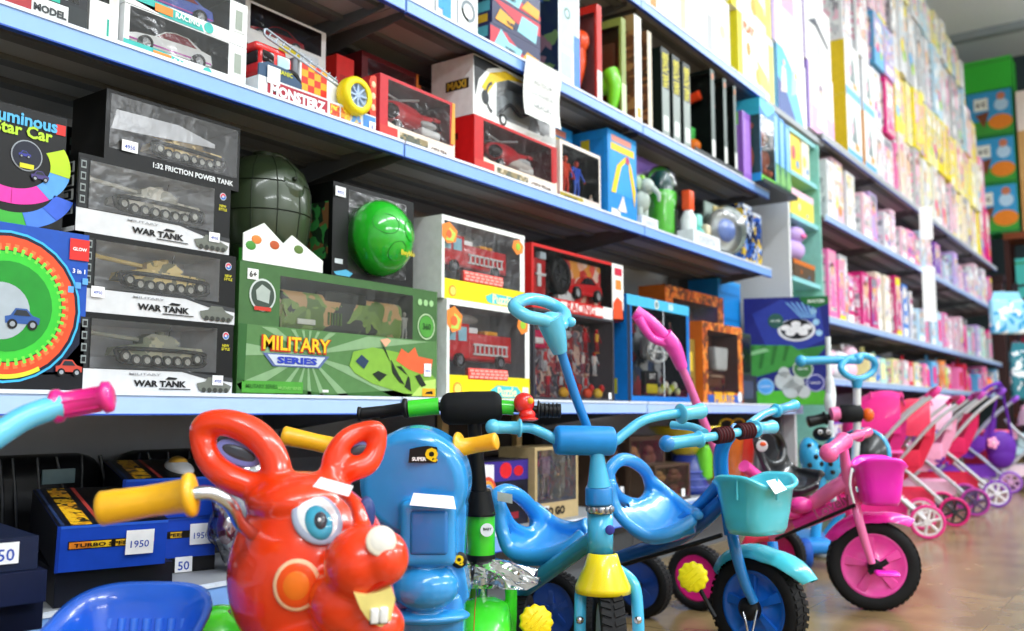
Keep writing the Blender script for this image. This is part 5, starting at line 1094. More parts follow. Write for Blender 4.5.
# --- teal bay goods
tb = [(4.87, 5.05, 1.86, .28, '#f0cc1e', 'yellow spotted box in the teal bay, left of the slim cream box', '#d84a5a'), (5.07, 5.2, 1.86, .24, '#efe6d0', 'slim cream box in the teal bay, right of the yellow spotted box', '#e8c84a'),
      (4.87, 5.25, 1.62, .15, '#f4e05a', 'pale pink and yellow wide box in the teal bay, under the yellow spotted box', '#f4c8dc'),
      (4.88, 5.24, 1.28, .10, '#5a4a3a', 'brown slatted crate at the bottom of the lilac toy shelf in the teal bay', '#c8702a')]
for a, b_, z, h, col, lab, c2 in tb:
    c = Carton('toy_box', lab, 'toy box', a, b_, z+.0005, h, 1.64, .15, col); c.rect(.0, .75, 1, 1, c2 if z < 1.8 else col, 1); c.disc(.35, .4, .14, c2, 2, asp=.8); c.disc(.7, .2, .08, '#4a9ad8', 2); c.side(.1, .1, .9, .9, col, 1); c.done()
for (x, z, h, a, b_, lab) in [(5.03, 1.385, .2, 'lilac', 'pink', 'lilac and pink soft toy in the teal bay'), (4.98, .752, .25, 'lime', 'teal', 'lime green soft toy low in the teal bay')]:
    dpack('soft toy', a, b_, x-.13, x+.13, z, h, 1.63, .2, lab, None, 3)
# --- far display of green boxes and tan cartons at the end wall
def face_cam(px, D, z): r = ray(px, 300); return Vector((r.x*D, r.y*D, z))
X_ = 12.9
sh = thing('display_rack', 'brown rack at the far wall carrying the green boxes', 'rack', (X_, .9, 0))
b = B(); b.box(-.25, -.75, 2.66, .3, .75, 2.74, P('#7a3c1e', .5)); b.obj('shelf_board', sh)
for y in (-.72, 0, .72):
    b = B(); b.box(.2, y-.03, 0, .28, y+.03, 2.66, P('#3a1c18', .6)); b.box(-.22, y-.03, 0, -.16, y+.03, 2.66, P('#3a1c18', .6)); b.obj('post', sh)
for q, z in enumerate((.5, 1.2, 1.9)):
    b = B(); b.box(-.24, -.74, z, .29, .74, z+.03, P('#5a2c1c', .6)); b.obj('shelf_board', sh)
yl = onX(965, 100, X_-.24).y; yr = onX(1013, 100, X_-.24).y
def far_box(ya, yb, z, h, lab, col, fn, name='storage_box', dx=.24):
    w = ya-yb; c = Carton(name, lab, 'box', 0, w, z, h, 0, .4 if dx > .2 else .3, col); c.root.location = (X_-dx, (ya+yb)/2, z+.0005); c.root.rotation_euler = (0, 0, R(-90)); fn(c); return c.done()
def f_farm(c):
    c.rect(.03, .05, .97, .97, '#3a9ad0', 1); c.rect(.03, .05, .97, .35, '#3f9a3a', 2); c.disc(.72, .3, .16, '#e8862a', 3, asp=1.4); c.disc(.75, .66, .13, '#b8d8f0', 3); c.disc(.75, .84, .08, '#c87a5a', 4)
    c.rect(.18, .58, .48, .84, '#eef0e8', 4); c.text('6 C', .33, .71, '#2a2a2a', w=.2, k=6, bold=.05); c.poly([(.2, .5), (.5, .55), (.38, .2)], '#7a4428', 4)
def f_pln(c): c.rect(.0, .86, 1, .9, '#3a8a3a', 1)
far_box(yl, yr, 2.745, .62, 'lowest green and blue box with round prints at the far wall', '#1e7a3a', f_farm)
far_box(yl, yr, 3.367, .60, 'middle green and blue box with round prints at the far wall', '#1e7a3a', f_farm)
far_box(yl, yr, 3.969, .60, 'upper green and blue box with round prints below the plain green carton', '#1e7a3a', f_farm)
far_box(yl, yr, 4.571, .40, 'plain bright green carton on top of the far wall boxes', '#38b838', f_pln)
def f_tan(c): c.poly([(.2, .2), (.5, .8), (.6, .8), (.4, .2)], '#c8402a', 1); c.rect(.1, .1, .9, .12, '#a8804a', 1)
def f_pk(c): c.disc(.3, .7, .12, '#c82a3a', 1); c.disc(.3, .3, .12, '#f02a8a', 1); c.rect(.5, .1, .9, .9, '#f4d8e0', 1)
far_box(yr-.03, yr-.65, 2.745, .62, 'lower tan carton with a red mark beside the green boxes', '#c89a5c', f_tan)
far_box(yr-.03, yr-.65, 3.367, .62, 'upper tan carton with a red mark beside the green boxes', '#cfa266', f_tan)
far_box(yr-.03, yr-.65, 3.989, .50, 'cream box with red and pink dots on top of the tan cartons', '#f0e2d8', f_pk)
for k in range(6):
    ya = 1.55-.24*k; a = ['teal', 'purple', 'blue', 'grey', 'dark red', 'magenta'][k]
    far_box(ya, ya-.22, 1.93, .5, '%s box on the far rack below the brown board' % a, CN[a], f_pln, 'toy_box', .13)
    a = ['dark red', 'teal', 'magenta', 'blue', 'purple', 'brown'][k]
    far_box(ya, ya-.22, 1.231, .5, '%s box on the third rack board from the floor' % a, CN[a], f_pln, 'toy_box', .13)
# --- hanging rack at the right edge with a light blue pouch
p = onD(1003, 300, 8.6); t = thing('hanging_rack', 'dark metal rack at the right edge holding hanging pouches', 'rack', (p.x+.1, p.y-.1, 0), R(-25))
DK = P('#1d1a20', .4)
for y in (-.7, 0):
    b = B(); b.cyl((0, y, 0), (0, y, 1.75), .02, DK, 10); b.box(-.15, y-.02, 0, .15, y+.02, .03, DK); b.obj('post', t)
for z in (1.25, 1.72):
    b = B(); b.cyl((0, -.75, z), (0, .05, z), .012, DK, 8); b.obj('crossbar', t)
def pouch(px, py, D, w, h, col, c2, lab, cat='pouch'):
    q = onD(px, py, D); t = thing('toy_pouch', lab, cat, q, TH-R(90)+R(8)); b = B()
    b.rbox(-w/2, -.03, -h, w/2, .03, -.05, .028, PR([col, col, c2, col, '#eef6fa'], 22, px*.1, .25)); b.obj('pouch_body', t)
    b = B(); b.prism([(-w*.45, -.07), (w*.45, -.07), (w*.36, .02), (-w*.36, .02)], -.004, .004, P(col, .4)); b.obj('header_card', t)
    b = B(); b.tube([(0, 0, .0), (0, .02, .03), (0, .10, .03)], .004, CHR, 6, 3); b.obj('hook', t); return t
pouch(1006, 294, 8.3, .34, .36, '#8fd0ee', '#3a9ad0', 'light blue hanging pouch at the right edge above the prams')
pouch(1020, 345, 8.5, .22, .5, '#2a7a8a', '#17505e', 'teal hanging bag at the right edge below the light blue pouch')
# ================================================================ ride-on toys in the foreground
def stand(name, label, cat, px, D, group=None, turn=0.0):
    """a thing standing on the floor below column px at distance D, its x axis pointing right as seen from the aisle"""
    p = onD(px, 400, D); rz = TH-R(90)+turn
    t = thing(name, label, cat, (p.x, p.y, 0), rz, group)
    Mi = (TR(p.x, p.y, 0) @ RZ(rz)).inverted()
    def L(a, b, d): return Mi @ onD(a, b, d)
    return t, L, Mi
def surf(Mi, px, py, c, r):
    """where the sight line through a pixel meets an ellipsoid (local c, r): point and outward normal"""
    o = Mi @ Vector((0, 0, H)); d = (Mi.to_3x3() @ ray(px, py))
    q = Vector([(o[i]-c[i])/r[i] for i in range(3)]); e = Vector([d[i]/r[i] for i in range(3)])
    A = e.dot(e); Bq = q.dot(e); Cq = q.dot(q)-1; disc = Bq*Bq-A*Cq
    t = (-Bq-math.sqrt(max(disc, 0)))/A
    p = o+d*t; n = Vector([(p[i]-c[i])/(r[i]**2) for i in range(3)]).normalized(); return p, n
def patch(b, p, n, rx, ry, th, mat, up=Vector((0, 0, 1)), tilt=0.0, lift=0.0):
    """a thin domed oval lying on a surface"""
    n = n.normalized(); x = up.cross(n).normalized(); y = n.cross(x)
    x, y = x*math.cos(tilt)+y*math.sin(tilt), y*math.cos(tilt)-x*math.sin(tilt)
    M = Matrix(((x.x, y.x, n.x, p.x+n.x*lift), (x.y, y.y, n.y, p.y+n.y*lift), (x.z, y.z, n.z, p.z+n.z*lift), (0, 0, 0, 1)))
    b.ell((0, 0, 0), (rx, ry, th), mat, 28, M)
    return M
GRIPY = P('#f2b31a', .4, 0, .2)
def grip(b, p0, p1, r, mat, flange=1.5, ridges=True):
    p0 = Vector(p0); p1 = Vector(p1); d = p1-p0; L_ = d.length
    b.lathe([(0, 0), (r*.85, 0), (r*1.02, L_*.03), (r, L_*.08), (r*.92, L_*.5), (r*1.0, L_*.88), (r*flange, L_*.91), (r*flange*1.06, L_*.95), (r*flange, L_*.99), (r*.7, L_), (0, L_)], p0, d, mat, 24)
def scallop(b, c, ax, r, w, mat):
    ax = Vector(ax).normalized(); u = ax.orthogonal().normalized(); v = ax.cross(u); N_ = 44; vs = []; fs = []
    for q, k in ((-.5, .0), (-.5, .86), (-.32, 1.0), (.32, 1.0), (.5, .86), (.5, .0)):
        for i in range(N_):
            a = 2*math.pi*i/N_; rr = r*k*(1+.06*math.cos(a*11)); vs.append(c+ax*w*q+(u*math.cos(a)+v*math.sin(a))*rr)
    b.add(vs, [[j*N_+i, j*N_+(i+1) % N_, (j+1)*N_+(i+1) % N_, (j+1)*N_+i] for j in range(5) for i in range(N_)], mat, True)
    for s_ in (-.4, 0, .4): b.cyl(c+ax*w*.5+v*r*s_-u*r*.5, c+ax*w*.5+v*r*s_+u*r*.5, r*.05, mat, 6)
# ---------------------------------------------------------------- red rabbit ride-on
t, L, Mi = stand('rabbit_ride_on', 'red plastic rabbit headed ride-on toy with big loop ears in the foreground', 'ride-on toy', 315, 1.28)
RED = P('#ee3a0a', .24, 0, .5, .03)
c0 = L(310, 572, 1.30); r0 = (.112, .115, .128)
b = B()
b.ell(c0, r0, RED, 40)
b.ell(L(300, 500, 1.31), (.075, .09, .04), RED, 28)
m1 = L(366, 562, 1.17); b.ell(m1+Vector((-.004,0,0)), (.049, .055, .046), RED, 28)
b.ell(L(385, 558, 1.15), (.030, .035, .034), RED, 24)
b.ell(L(352, 600, 1.19), (.055, .055, .05), RED, 28); b.ell(L(372, 625, 1.18), (.042, .045, .032), RED, 24)
b.ell(L(330, 640, 1.26), (.095, .10, .06), RED, 28)
b.tube([L(340, 492, 1.235), L(356, 506, 1.21), L(364, 535, 1.19)], [.008, .010, .013], RED, 10, 4)
for yy in (570, 583, 597, 611):
    b.tube([L(229, yy, 1.31), L(240, yy+4, 1.25), L(252, yy+9, 1.22)], [.004, .008, .003], RED, 8, 3)
# ears: closed loops of thick moulded tube
e1 = [(258, 487, 1.30), (230, 478, 1.30), (211, 462, 1.31), (203, 440, 1.32), (206, 425, 1.32), (228, 423, 1.32), (252, 432, 1.32), (270, 450, 1.31), (277, 476, 1.30)]
b.tube([L(*q) for q in e1], [.021, .020, .019, .019, .019, .020, .0215, .021, .021], RED, 16, 5, True)
b.tube([L(272, 520, 1.29), L(266, 487, 1.30)], [.036, .024], RED, 16)
e2 = [(335, 474, 1.33), (334, 458, 1.33), (345, 440, 1.34), (360, 432, 1.35), (377, 429, 1.35), (377, 445, 1.35), (368, 463, 1.34), (352, 469, 1.33)]
b.tube([L(*q) for q in e2], [.018, .017, .0155, .0145, .0125, .0145, .017, .018], RED, 14, 5, True)
b.tube([L(322, 500, 1.31), L(336, 470, 1.33)], [.034, .020], RED, 16)
EARS = [((239, 453, 1.315), .034, .017, -22), ((359, 450, 1.345), .021, .013, 14)]
# neck, body and saddle down to the floor
b.ell(Vector((c0.x-.0, c0.y+.03, .30)), (.09, .10, .09), RED, 24)
b.tube([Vector((c0.x, c0.y+.04, .32)), Vector((c0.x, c0.y+.06, .20)), Vector((c0.x-.02, c0.y+.14, .15)), Vector((c0.x-.05, c0.y+.34, .16))], [.08, .085, .09, .09], RED, 18, 5)
o = b.obj('head_and_body', t); remesh(o, .0042, 6)
for q, rx_, ry_, tl in EARS:
    b = B(); p = L(*q); patch(b, p, Vector((.1, -1, .15)), rx_, ry_, .003, P('#7f8fd8', .3), tilt=R(tl)); patch(b, p, Vector((.1, -1, .15)), rx_*.8, ry_*.62, .004, P('#4a5058', .25, .3), tilt=R(tl), lift=.0005); b.obj('inner_ear', t, label='blue rimmed grey inner ear plate')
b = B()
CREAM = P('#f4e4c4', .3, 0, .4); EYEW = P('#f0f2f4', .2, 0, .6)
p, n = surf(Mi, 317, 519, c0, r0)
M = patch(b, p, n, .032, .040, .010, P('#a9b4cc', .25), tilt=R(22)); M = patch(b, p, n, .029, .037, .0125, EYEW, tilt=R(22)); b.obj('eye_white', t)
b = B(); p2, n2 = surf(Mi, 318, 525, c0, r0); patch(b, p2, n2, .0185, .0255, .012, P('#3fa8c8', .15, 0, .6), tilt=R(15), lift=.006); eye = b.obj('iris', t)
b = B(); p2, n2 = surf(Mi, 319, 526, c0, r0); patch(b, p2, n2, .0095, .0135, .010, P('#3a3f48', .1, 0, .6), lift=.0125); patch(b, p2+Vector((-.002, 0, -.002)), n2, .003, .004, .004, EYEW, lift=.0205); b.obj('pupil', eye)
b = B(); p, n = surf(Mi, 378, 522, c0+Vector((0, -.0, 0)), r0); patch(b, L(367, 513, 1.235), Vector((.6, -.8, .1)), .012, .022, .008, P('#2c3f78', .3)); b.obj('eye_edge', t)
b = B(); p, n = surf(Mi, 297, 585, c0, r0); patch(b, p, n, .0305, .033, .006, P('#f6c9a0', .3), lift=.0); patch(b, p, n, .0275, .030, .0075, P('#f0531a', .3), lift=.0005); patch(b, p, n, .022, .024, .009, P('#f47a22', .3), lift=.0006); b.obj('cheek_disc', t)
b = B(); p = L(381, 541, 1.126); patch(b, p, Vector((.25, -1, .30)), .0185, .0185, .003, P('#e0d8c8', .3)); patch(b, p, Vector((.25, -1, .30)), .015, .015, .0042, P('#dedad2', .5)); b.obj('nose', t)
b = B(); mm = TR(*L(378, 600, 1.135)) @ RZ(R(14)) @ RX(R(8))
b.prism([(-.030, .013), (-.022, -.006), (-.010, -.024), (.004, -.030), (.015, -.022), (.020, .004), (.014, .018), (-.002, .012), (-.016, .010)], -.010, .02, P('#f0e08a', .35), mm); mo = b.obj('mouth', t)
b = B(); b.rbox(-.010, -.016, -.024, .0, -.008, -.006, .002, WHT, mm); b.rbox(.001, -.016, -.024, .011, -.008, -.005, .002, WHT, mm); b.rbox(-.011, -.0125, -.026, .012, -.008, -.020, .001, BLK, mm); b.obj('tooth', mo)
b = B(); b.tube([L(345, 585, 1.152), L(358, 594, 1.138), L(372, 589, 1.128), L(386, 582, 1.126), L(396, 578, 1.135)], .0028, P('#c8240c', .3), 8, 4); b.obj('lip_line', t)
b = B(); p, n = surf(Mi, 330, 483, c0, r0); mm = TR(*L(328, 484, 1.213)) @ RZ(R(8)) @ RX(R(-55)) @ RZ(0)
b.add([(-.022,-.008,0),(.030,-.010,0),(.028,.008,.001),(-.020,.010,.001)], [[0,1,2,3]], TAGW, M=TR(*L(331, 486, 1.205)) @ RX(R(40)) @ RZ(R(-18))); b.obj('price_tag', t)
b = B(); g0, g1 = L(99, 509, 1.12), L(195, 494, 1.13); grip(b, g0, g1, .0205, GRIPY, 1.25); b.cyl(g0+(g0-g1).normalized()*.0005, g0+(g0-g1).normalized()*.002, .008, P('#b87a10', .6), 14); gr = b.obj('hand_grip', t, label='yellow ribbed hand grip')
b = B(); b.tube([L(188, 495, 1.13), L(210, 493, 1.14), L(230, 505, 1.16), L(243, 526, 1.20), L(275, 545, 1.28), L(330, 545, 1.34), L(400, 540, 1.36)], .0085, P('#d0d3d8', .22, 1.0), 12, 5); b.obj('handlebar', t, label='chrome handlebar')
for q in ((-.13, .02), (.13, .02), (-.15, .40), (.05, .40)):
    b = B(); cc = Vector((c0.x+q[0], c0.y+q[1], .065)); wheel_on(b, cc, .065, .035, (1 if q[0] > 0 else -1, 0, 0), BLK, P('#f2c21a', .35), 24, 5); b.obj('wheel', t)
b = B(); b.cyl((c0.x-.12, c0.y+.02, .065), (c0.x+.12, c0.y+.02, .065), .008, CHR, 10); b.cyl((c0.x-.14, c0.y+.40, .065), (c0.x+.04, c0.y+.40, .065), .008, CHR, 10); b.tube([(c0.x, c0.y+.02, .065), (c0.x, c0.y+.05, .16)], .012, CHR, 10); b.tube([(c0.x-.05, c0.y+.40, .065), (c0.x-.05, c0.y+.33, .14)], .012, CHR, 10); b.obj('axle', t)

# ---------------------------------------------------------------- blue ride-on with Q badges
t, L, Mi = stand('blue_ride_on', 'bright blue plastic ride-on with round front shield, Q badge and yellow grips', 'ride-on toy', 415, 1.60)
BL = P('#2b93d8', .2, 0, .5, .02); BLD = P('#1f74bd', .28, 0, .4, .02)
S = 1.60/930
cx = L(415, 482, 1.6)
b = B()
b.lathe([(0, -.035), (.078, -.035), (.090, -.026), (.094, -.012), (.094, .04), (.086, .055), (0, .055)], cx, (0.10, 1, .10), BL, 44)
# torso: tapered column with shoulders and flared foot
prof = [(366, 500), (364, 540), (372, 580), (366, 604), (388, 622), (420, 626), (452, 616), (470, 596), (464, 562), (467, 505)]
pts = [L(a, q, 1.6) for a, q in prof]
n = len(pts); b.add([(p.x, p.y-.02, p.z) for p in pts]+[(p.x, p.y+.07, p.z) for p in pts], [list(range(n)), list(range(2*n-1, n-1, -1))]+[[(i+1) % n, i, i+n, (i+1) % n+n] for i in range(n)], BL)
k0, k1 = L(404, 560, 1.6), L(458, 497, 1.6); b.rbox(k0.x, cx.y-.062, k0.z, k1.x, cx.y+.0, k1.z, .012, BL)
k0 = L(428, 580, 1.6); b.ell((k0.x, cx.y-.025, k0.z-.004), (.056, .045, .040), BL, 24)
k0 = L(425, 612, 1.6); b.ell((k0.x, cx.y+.0, k0.z), (.080, .05, .015), BL, 24); k0 = L(378, 598, 1.6); b.ell((k0.x, cx.y-.01, k0.z), (.03, .05, .03), BL, 20)
o = b.obj('front_shield', t); remesh(o, .0034, 3)
b = B(); k0, k1 = L(414, 549, 1.6), L(451, 506, 1.6); b.rbox(k0.x, cx.y-.066, k0.z, k1.x, cx.y-.055, k1.z, .007, BLD); b.obj('raised_panel', t)
b = B(); mm = TR(*(L(431, 501, 1.525))) @ RX(R(38)) @ RY(R(4)); b.add([(-.034,-.012,0),(.042,-.016,0),(.036,.014,.0),(-.03,.017,0)], [[0,1,2,3]], TAGW, M=mm); b.obj('price_tag', t)
b = B(); mm = TR(*L(424, 455, 1.558)) @ RZ(R(6)) @ RX(R(6)) @ FRONT
b.add([(-.026,-.013,0),(.022,-.013,0),(.022,.013,0),(.006,.0155,0),(-.012,.013,0),(-.024,.010,0)], [list(range(6))], P('#141618', .4), M=mm); sg = b.obj('badge', t)
b = B(); b.text('SUPER', WHT, mm @ TR(-.008, -.0065, .0008), w=.024, bold=.05); b.obj('lettering', sg)
b = B(); b.text('Q', P('#f4cf1e', .4), mm @ TR(.0125, .0, .0012), h=.024, bold=.07); b.obj('badge_letter', sg)
for a, q in ((459, 560), (377, 567)):
    p = L(a, q, 1.578); b = B(); mm = TR(*p) @ RZ(R(4)) @ FRONT; b.lathe([(0, .003), (.0125, .003), (.014, 0), (.014, -.004)], p, (0, -1, 0), P('#16181a', .4), 20); sg = b.obj('badge', t)
    b = B(); b.text('Q', P('#f4cf1e', .4), mm @ TR(0, 0, .0040), h=.018, bold=.07); b.obj('badge_letter', sg)
b = B(); grip(b, L(282, 435, 1.63), L(350, 450, 1.64), .0165, GRIPY, 1.2); b.obj('hand_grip', t, label='yellow left grip')
b = B(); grip(b, L(497, 441, 1.60), L(458, 448, 1.62), .0150, GRIPY, 1.75); b.obj('hand_grip', t, label='yellow right grip with flange')
b = B(); b.tube([L(345, 449, 1.65), L(400, 455, 1.67), L(462, 448, 1.63)], .0085, CHR, 12, 4); b.tube([L(405, 455, 1.67), L(412, 600, 1.70)], .011, CHR, 12); b.obj('handlebar', t)
b = B(); z0 = .13
b.rbox(cx.x-.075, cx.y+.02, .09, cx.x+.075, cx.y+.42, .17, .03, BL); b.rbox(cx.x-.085, cx.y-.01, .10, cx.x+.085, cx.y+.09, .26, .02, BL); b.rbox(cx.x-.08, cx.y+.16, .17, cx.x+.08, cx.y+.38, .20, .02, BLD); o = b.obj('seat_body', t)
for sx in (-.095, .095):
    for sy in (.05, .36):
        b = B(); wheel_on(b, Vector((cx.x+sx, cx.y+sy, .06)), .06, .035, (1 if sx > 0 else -1, 0, 0), BLK, P('#dfe2e6', .3), 24, 5); b.obj('wheel', t)
b = B(); [b.cyl((cx.x-.09, cx.y+sy, .06), (cx.x+.09, cx.y+sy, .06), .008, CHR, 10) for sy in (.05, .36)]; b.rbox(cx.x-.03, cx.y+.0, .05, cx.x+.03, cx.y+.4, .10, .01, BLD); b.obj('axle', t)

# ---------------------------------------------------------------- green and black bike behind it
t, L, Mi = stand('green_kids_bike', 'green and black kids bike with thick black handlebar pad and red bell', 'bike', 478, 1.78)
GN = P('#3fd52a', .25, 0, .5, .03); PAD = P('#0f1114', .75, 0, 0, .1); BK = P('#101214', .35)
D = 1.78
b = B(); b.tube([L(380, 415, D), L(425, 408, D), L(470, 405, D), L(505, 407, D), L(545, 411, D)], .0085, BK, 12, 4); b.obj('handlebar', t)
b = B(); p0, p1 = L(441, 409, D), L(502, 407, D); b.tube([p0+(p1-p0)*q for q in (0, .04, .12, .5, .88, .96, 1)], [.018, .026, .031, .032, .031, .026, .018], PAD, 22); b.obj('bar_pad', t, label='thick black foam pad')
b = B(); grip(b, L(360, 414, D), L(408, 408, D), .0115, P('#17191c', .45), 1.6); b.lathe([(0, -.004), (.014, -.004), (.014, .002), (0, .002)], L(360, 414, D), (1, 0, 0), BK, 16); b.obj('hand_grip', t)
b = B(); grip(b, L(561, 411, D), L(537, 410, D), .0135, P('#17191c', .45), 1.3); [b.torus(L(541+k*4, 410.4, D), .0138, .0012, (1, 0, 0), BK, 18, 5) for k in range(5)]; b.obj('hand_grip', t)
b = B(); b.cyl(L(409, 409, D), L(439, 406, D), .0165, GN, 20); b.obj('bar_sleeve', t, label='bright green sleeve')
b = B(); b.cyl(L(501, 407, D), L(514, 408, D), .0140, GN, 20); b.obj('bar_sleeve', t, label='bright green sleeve')
b = B(); RB = P('#e0251c', .25, 0, .5); p = L(524, 403, D-.02); b.ell(p, (.020, .018, .020), RB, 20); b.ell(p+Vector((.006, -.004, -.022)), (.016, .016, .012), RB, 18); b.ell(p+Vector((.008, -.006, -.03)), (.019, .02, .005), RB, 18); bell = b.obj('bell', t, label='red cap shaped bell')
b = B(); b.ell(p+Vector((.012, -.0155, .004)), (.006, .003, .006), P('#f0b01e', .4), 12); b.obj('bell_badge', bell)
b = B(); b.tube([L(474, 418, D), L(476, 450, D), L(479, 500, D)], [.013, .014, .017], BK, 16, 3); b.tube([L(479, 490, D), L(480, 512, D)], [.022, .029], BK, 20); b.obj('stem', t)
b = B(); b.lathe([(0, 0), (.026, 0), (.027, .004), (.027, .080), (.026, .084), (0, .084)], L(481, 557, D), (0, 0, 1), GN, 28); ht = b.obj('head_tube', t, label='green head tube')
b = B(); b.lathe([(.0275, -.006), (.0285, 0), (.0275, .006)], L(481, 557, D), (0, 0, 1), BK, 28); b.obj('ring', ht); b = B(); b.lathe([(.0275, -.003), (.0285, 0), (.0275, .003)], L(481, 514, D), (0, 0, 1), BK, 28)
b.obj('ring', ht); b = B(); mm = TR(*(L(488, 529, D-.028))) @ FRONT; b.lathe([(0, .0), (.0125, .0)], L(487, 530, D-.0275), (0.15, -1, 0), WHT, 20); b.obj('round_badge', ht); b = B(); b.text('BABY', P('#2a3a2a', .5), mm @ TR(-.001, 0, .0012), w=.016, bold=.03); b.obj('lettering', ht)
b = B(); b.cyl(L(481, 557, D), L(482, 600, D), .011, CHR, 16); b.rbox(*(L(466, 576, D)+Vector((0, -.02, 0))), *(L(497, 566, D)+Vector((0, .02, 0))), .004, CHR); b.obj('fork_crown', t)
b = B(); f1 = L(462, 578, D); f2 = L(512, 575, D)
for s_, px_ in ((-1, 462), (1, 510)):
    b.tube([L(481+s_*12, 572, D), L(px_, 580, D), Vector((L(px_, 640, D).x, f1.y, .12))], [.012, .012, .011], GN, 14, 4)
b.obj('fork', t)
wc = Vector(((L(462, 580, D).x+L(510, 580, D).x)/2, f1.y-.02, .09))
b = B()
pts = [(wc.x, wc.y-.112*math.cos(R(a)), wc.z+.112*math.sin(R(a))) for a in range(5, 150, 12)]
vs = []; 
for (x, y, z) in pts:
    for u, dz in ((-.048, -.022), (-.042, .0), (-.016, .010), (.016, .010), (.042, .0), (.048, -.022)):
        d = Vector((0, y-wc.y, z-wc.z)).normalized(); q = Vector((x+u, y, z))+d*dz; vs.append(q)
b.add(vs, [[i*6+j, i*6+j+1, (i+1)*6+j+1, (i+1)*6+j] for i in range(len(pts)-1) for j in range(5)], GN, True); fe = b.obj('fender', t)
b = B(); b.tube([Vector((x-.018, y, z))+Vector((0, y-wc.y, z-wc.z)).normalized()*.008 for x, y, z in pts], .0016, P('#c83a28', .4), 6); b.obj('stripe', fe)
b = B(); wheel_on(b, wc, .09, .036, (1, 0, 0), BLK, P('#cfd3d8', .3, .5), 32, 8); b.obj('wheel', t)
# clear wrap around the crown
b = B(); rnd = random.Random(4); ring = []
for j, (rr, py) in enumerate([(.018, 557), (.045, 566), (.080, 582), (.088, 592)]):
    c_ = L(481+j*4, py, D)
    for k in range(20):
        a = 2*math.pi*k/20; q = rr*(1+.25*rnd.random()*(j > 0)); ring.append((c_.x+q*math.cos(a), c_.y+q*math.sin(a), c_.z+.012*rnd.random()*j))
b.add(ring, [[j*20+k, j*20+(k+1) % 20, (j+1)*20+(k+1) % 20, (j+1)*20+k] for j in range(3) for k in range(20)], film(.35, '#eef2f4', .12, .9)); b.obj('clear_wrap', t)
b = B(); s0 = Vector((wc.x, wc.y+.06, .22))
b.tube([L(482, 550, D)+Vector((0, .02, 0)), Vector((wc.x-.03, wc.y+.22, .24)), Vector((wc.x-.05, wc.y+.36, .12))], .014, GN, 14, 5); b.rbox(wc.x-.08, wc.y+.20, .27, wc.x-.01, wc.y+.36, .30, .012, BK); b.tube([(wc.x-.045, wc.y+.30, .27), (wc.x-.045, wc.y+.31, .16)], .012, CHR, 10); b.obj('frame', t)
b = B(); wheel_on(b, Vector((wc.x-.055, wc.y+.40, .09)), .09, .035, (1, 0, 0), BLK, P('#cfd3d8', .3, .5), 28, 8); b.obj('wheel', t)
b = B(); p = L(536, 622, 1.70); scallop(b, p, (.1, -1, .25), .030, .022, P('#f2d41a', .35))
pd = b.obj('pedal', t, label='yellow pedal'); b = B(); b.tube([p, Vector((wc.x+.05, p.y, .12)), Vector((wc.x+.0, wc.y, .09))], .006, CHR, 8); b.obj('crank', t)

# ---------------------------------------------------------------- pale blue handlebar with pink grip at the left edge, ribbed blue seat below
t, L, Mi = stand('cyan_tricycle', 'tricycle at the left edge with pale blue bar, pink grip and ribbed blue seat', 'tricycle', 60, 1.15)
PK = P('#e8268a', .28, 0, .4, .03); PB = P('#62c4ea', .22, 0, .5, .02); BS = P('#1f63d8', .22, 0, .5, .03)
b = B(); b.tube([L(-110, 520, 1.02), L(-60, 470, 1.05), L(-12, 441, 1.08), L(25, 418, 1.11), L(62, 405, 1.14)], [.015, .0155, .0155, .015, .015], PB, 16, 6); 
p = L(-110, 520, 1.02); b.tube([p, p+Vector((.0, .03, -.1)), Vector((p.x+.02, p.y+.05, .16))], .015, PB, 14, 4); b.obj('handlebar', t)
b = B(); g0, g1 = L(113, 396, 1.15), L(52, 407, 1.14); d_ = (g1-g0)
b.lathe([(0, 0), (.013, 0), (.019, .003), (.020, .010), (.015, .014), (.0155, d_.length*.5), (.016, d_.length-.014), (.0205, d_.length-.010), (.021, d_.length-.003), (.016, d_.length)], g0, d_, PK, 28)
for k in range(7):
    a = k*2*math.pi/7; ax = d_.normalized(); u = ax.orthogonal().normalized(); v = ax.cross(u); q = (u*math.cos(a)+v*math.sin(a))*.0155; b.tube([g0+ax*.016+q, g1-ax*.016+q], .0014, PK, 6)
b.obj('hand_grip', t, label='bright pink hand grip')
# ribbed seat tub
sc = L(86, 681, 1.15); 
b = B(); rows_ = []
N = 40
def ringp(w, h, z, cy, e=3.2):
    out = []
    for k in range(N):
        a = 2*math.pi*k/N; c_, s_ = math.cos(a), math.sin(a)
        out.append((math.copysign(abs(c_)**(2/e), c_)*w, cy+math.copysign(abs(s_)**(2/e), s_)*h, z))
    return out
levels = [(.080, .085, -.13, .11), (.092, .098, -.06, .10), (.100, .108, .0, .10), (.108, .114, .006, .10), (.106, .112, .014, .10), (.097, .103, .012, .10), (.090, .096, -.01, .10), (.080, .086, -.05, .10), (.070, .078, -.085, .10), (.0, .0, -.09, .10)]
vs = []
for w, h, z, cy in levels: vs += ringp(w, h, z, cy)
back = lambda y: 0.0
vs = [(sc.x+x, sc.y+y, sc.z+z+(max(0, y-.02)*.36 if z > -.07 else 0)) for x, y, z in vs]
b.add(vs, [[j*N+k, j*N+(k+1) % N, (j+1)*N+(k+1) % N, (j+1)*N+k] for j in range(len(levels)-1) for k in range(N)], BS, True)
st = b.obj('seat', t, label='blue moulded seat')
b = B()
for k in range(7):
    x = sc.x-.054+k*.018; b.tube([(x, sc.y+.19, sc.z+.035), (x, sc.y+.183, sc.z-.01), (x, sc.y+.17, sc.z-.05)], [.006, .0065, .006], P('#3f7ee6', .22, 0, .5), 10, 3)
b.obj('back_rib', st)
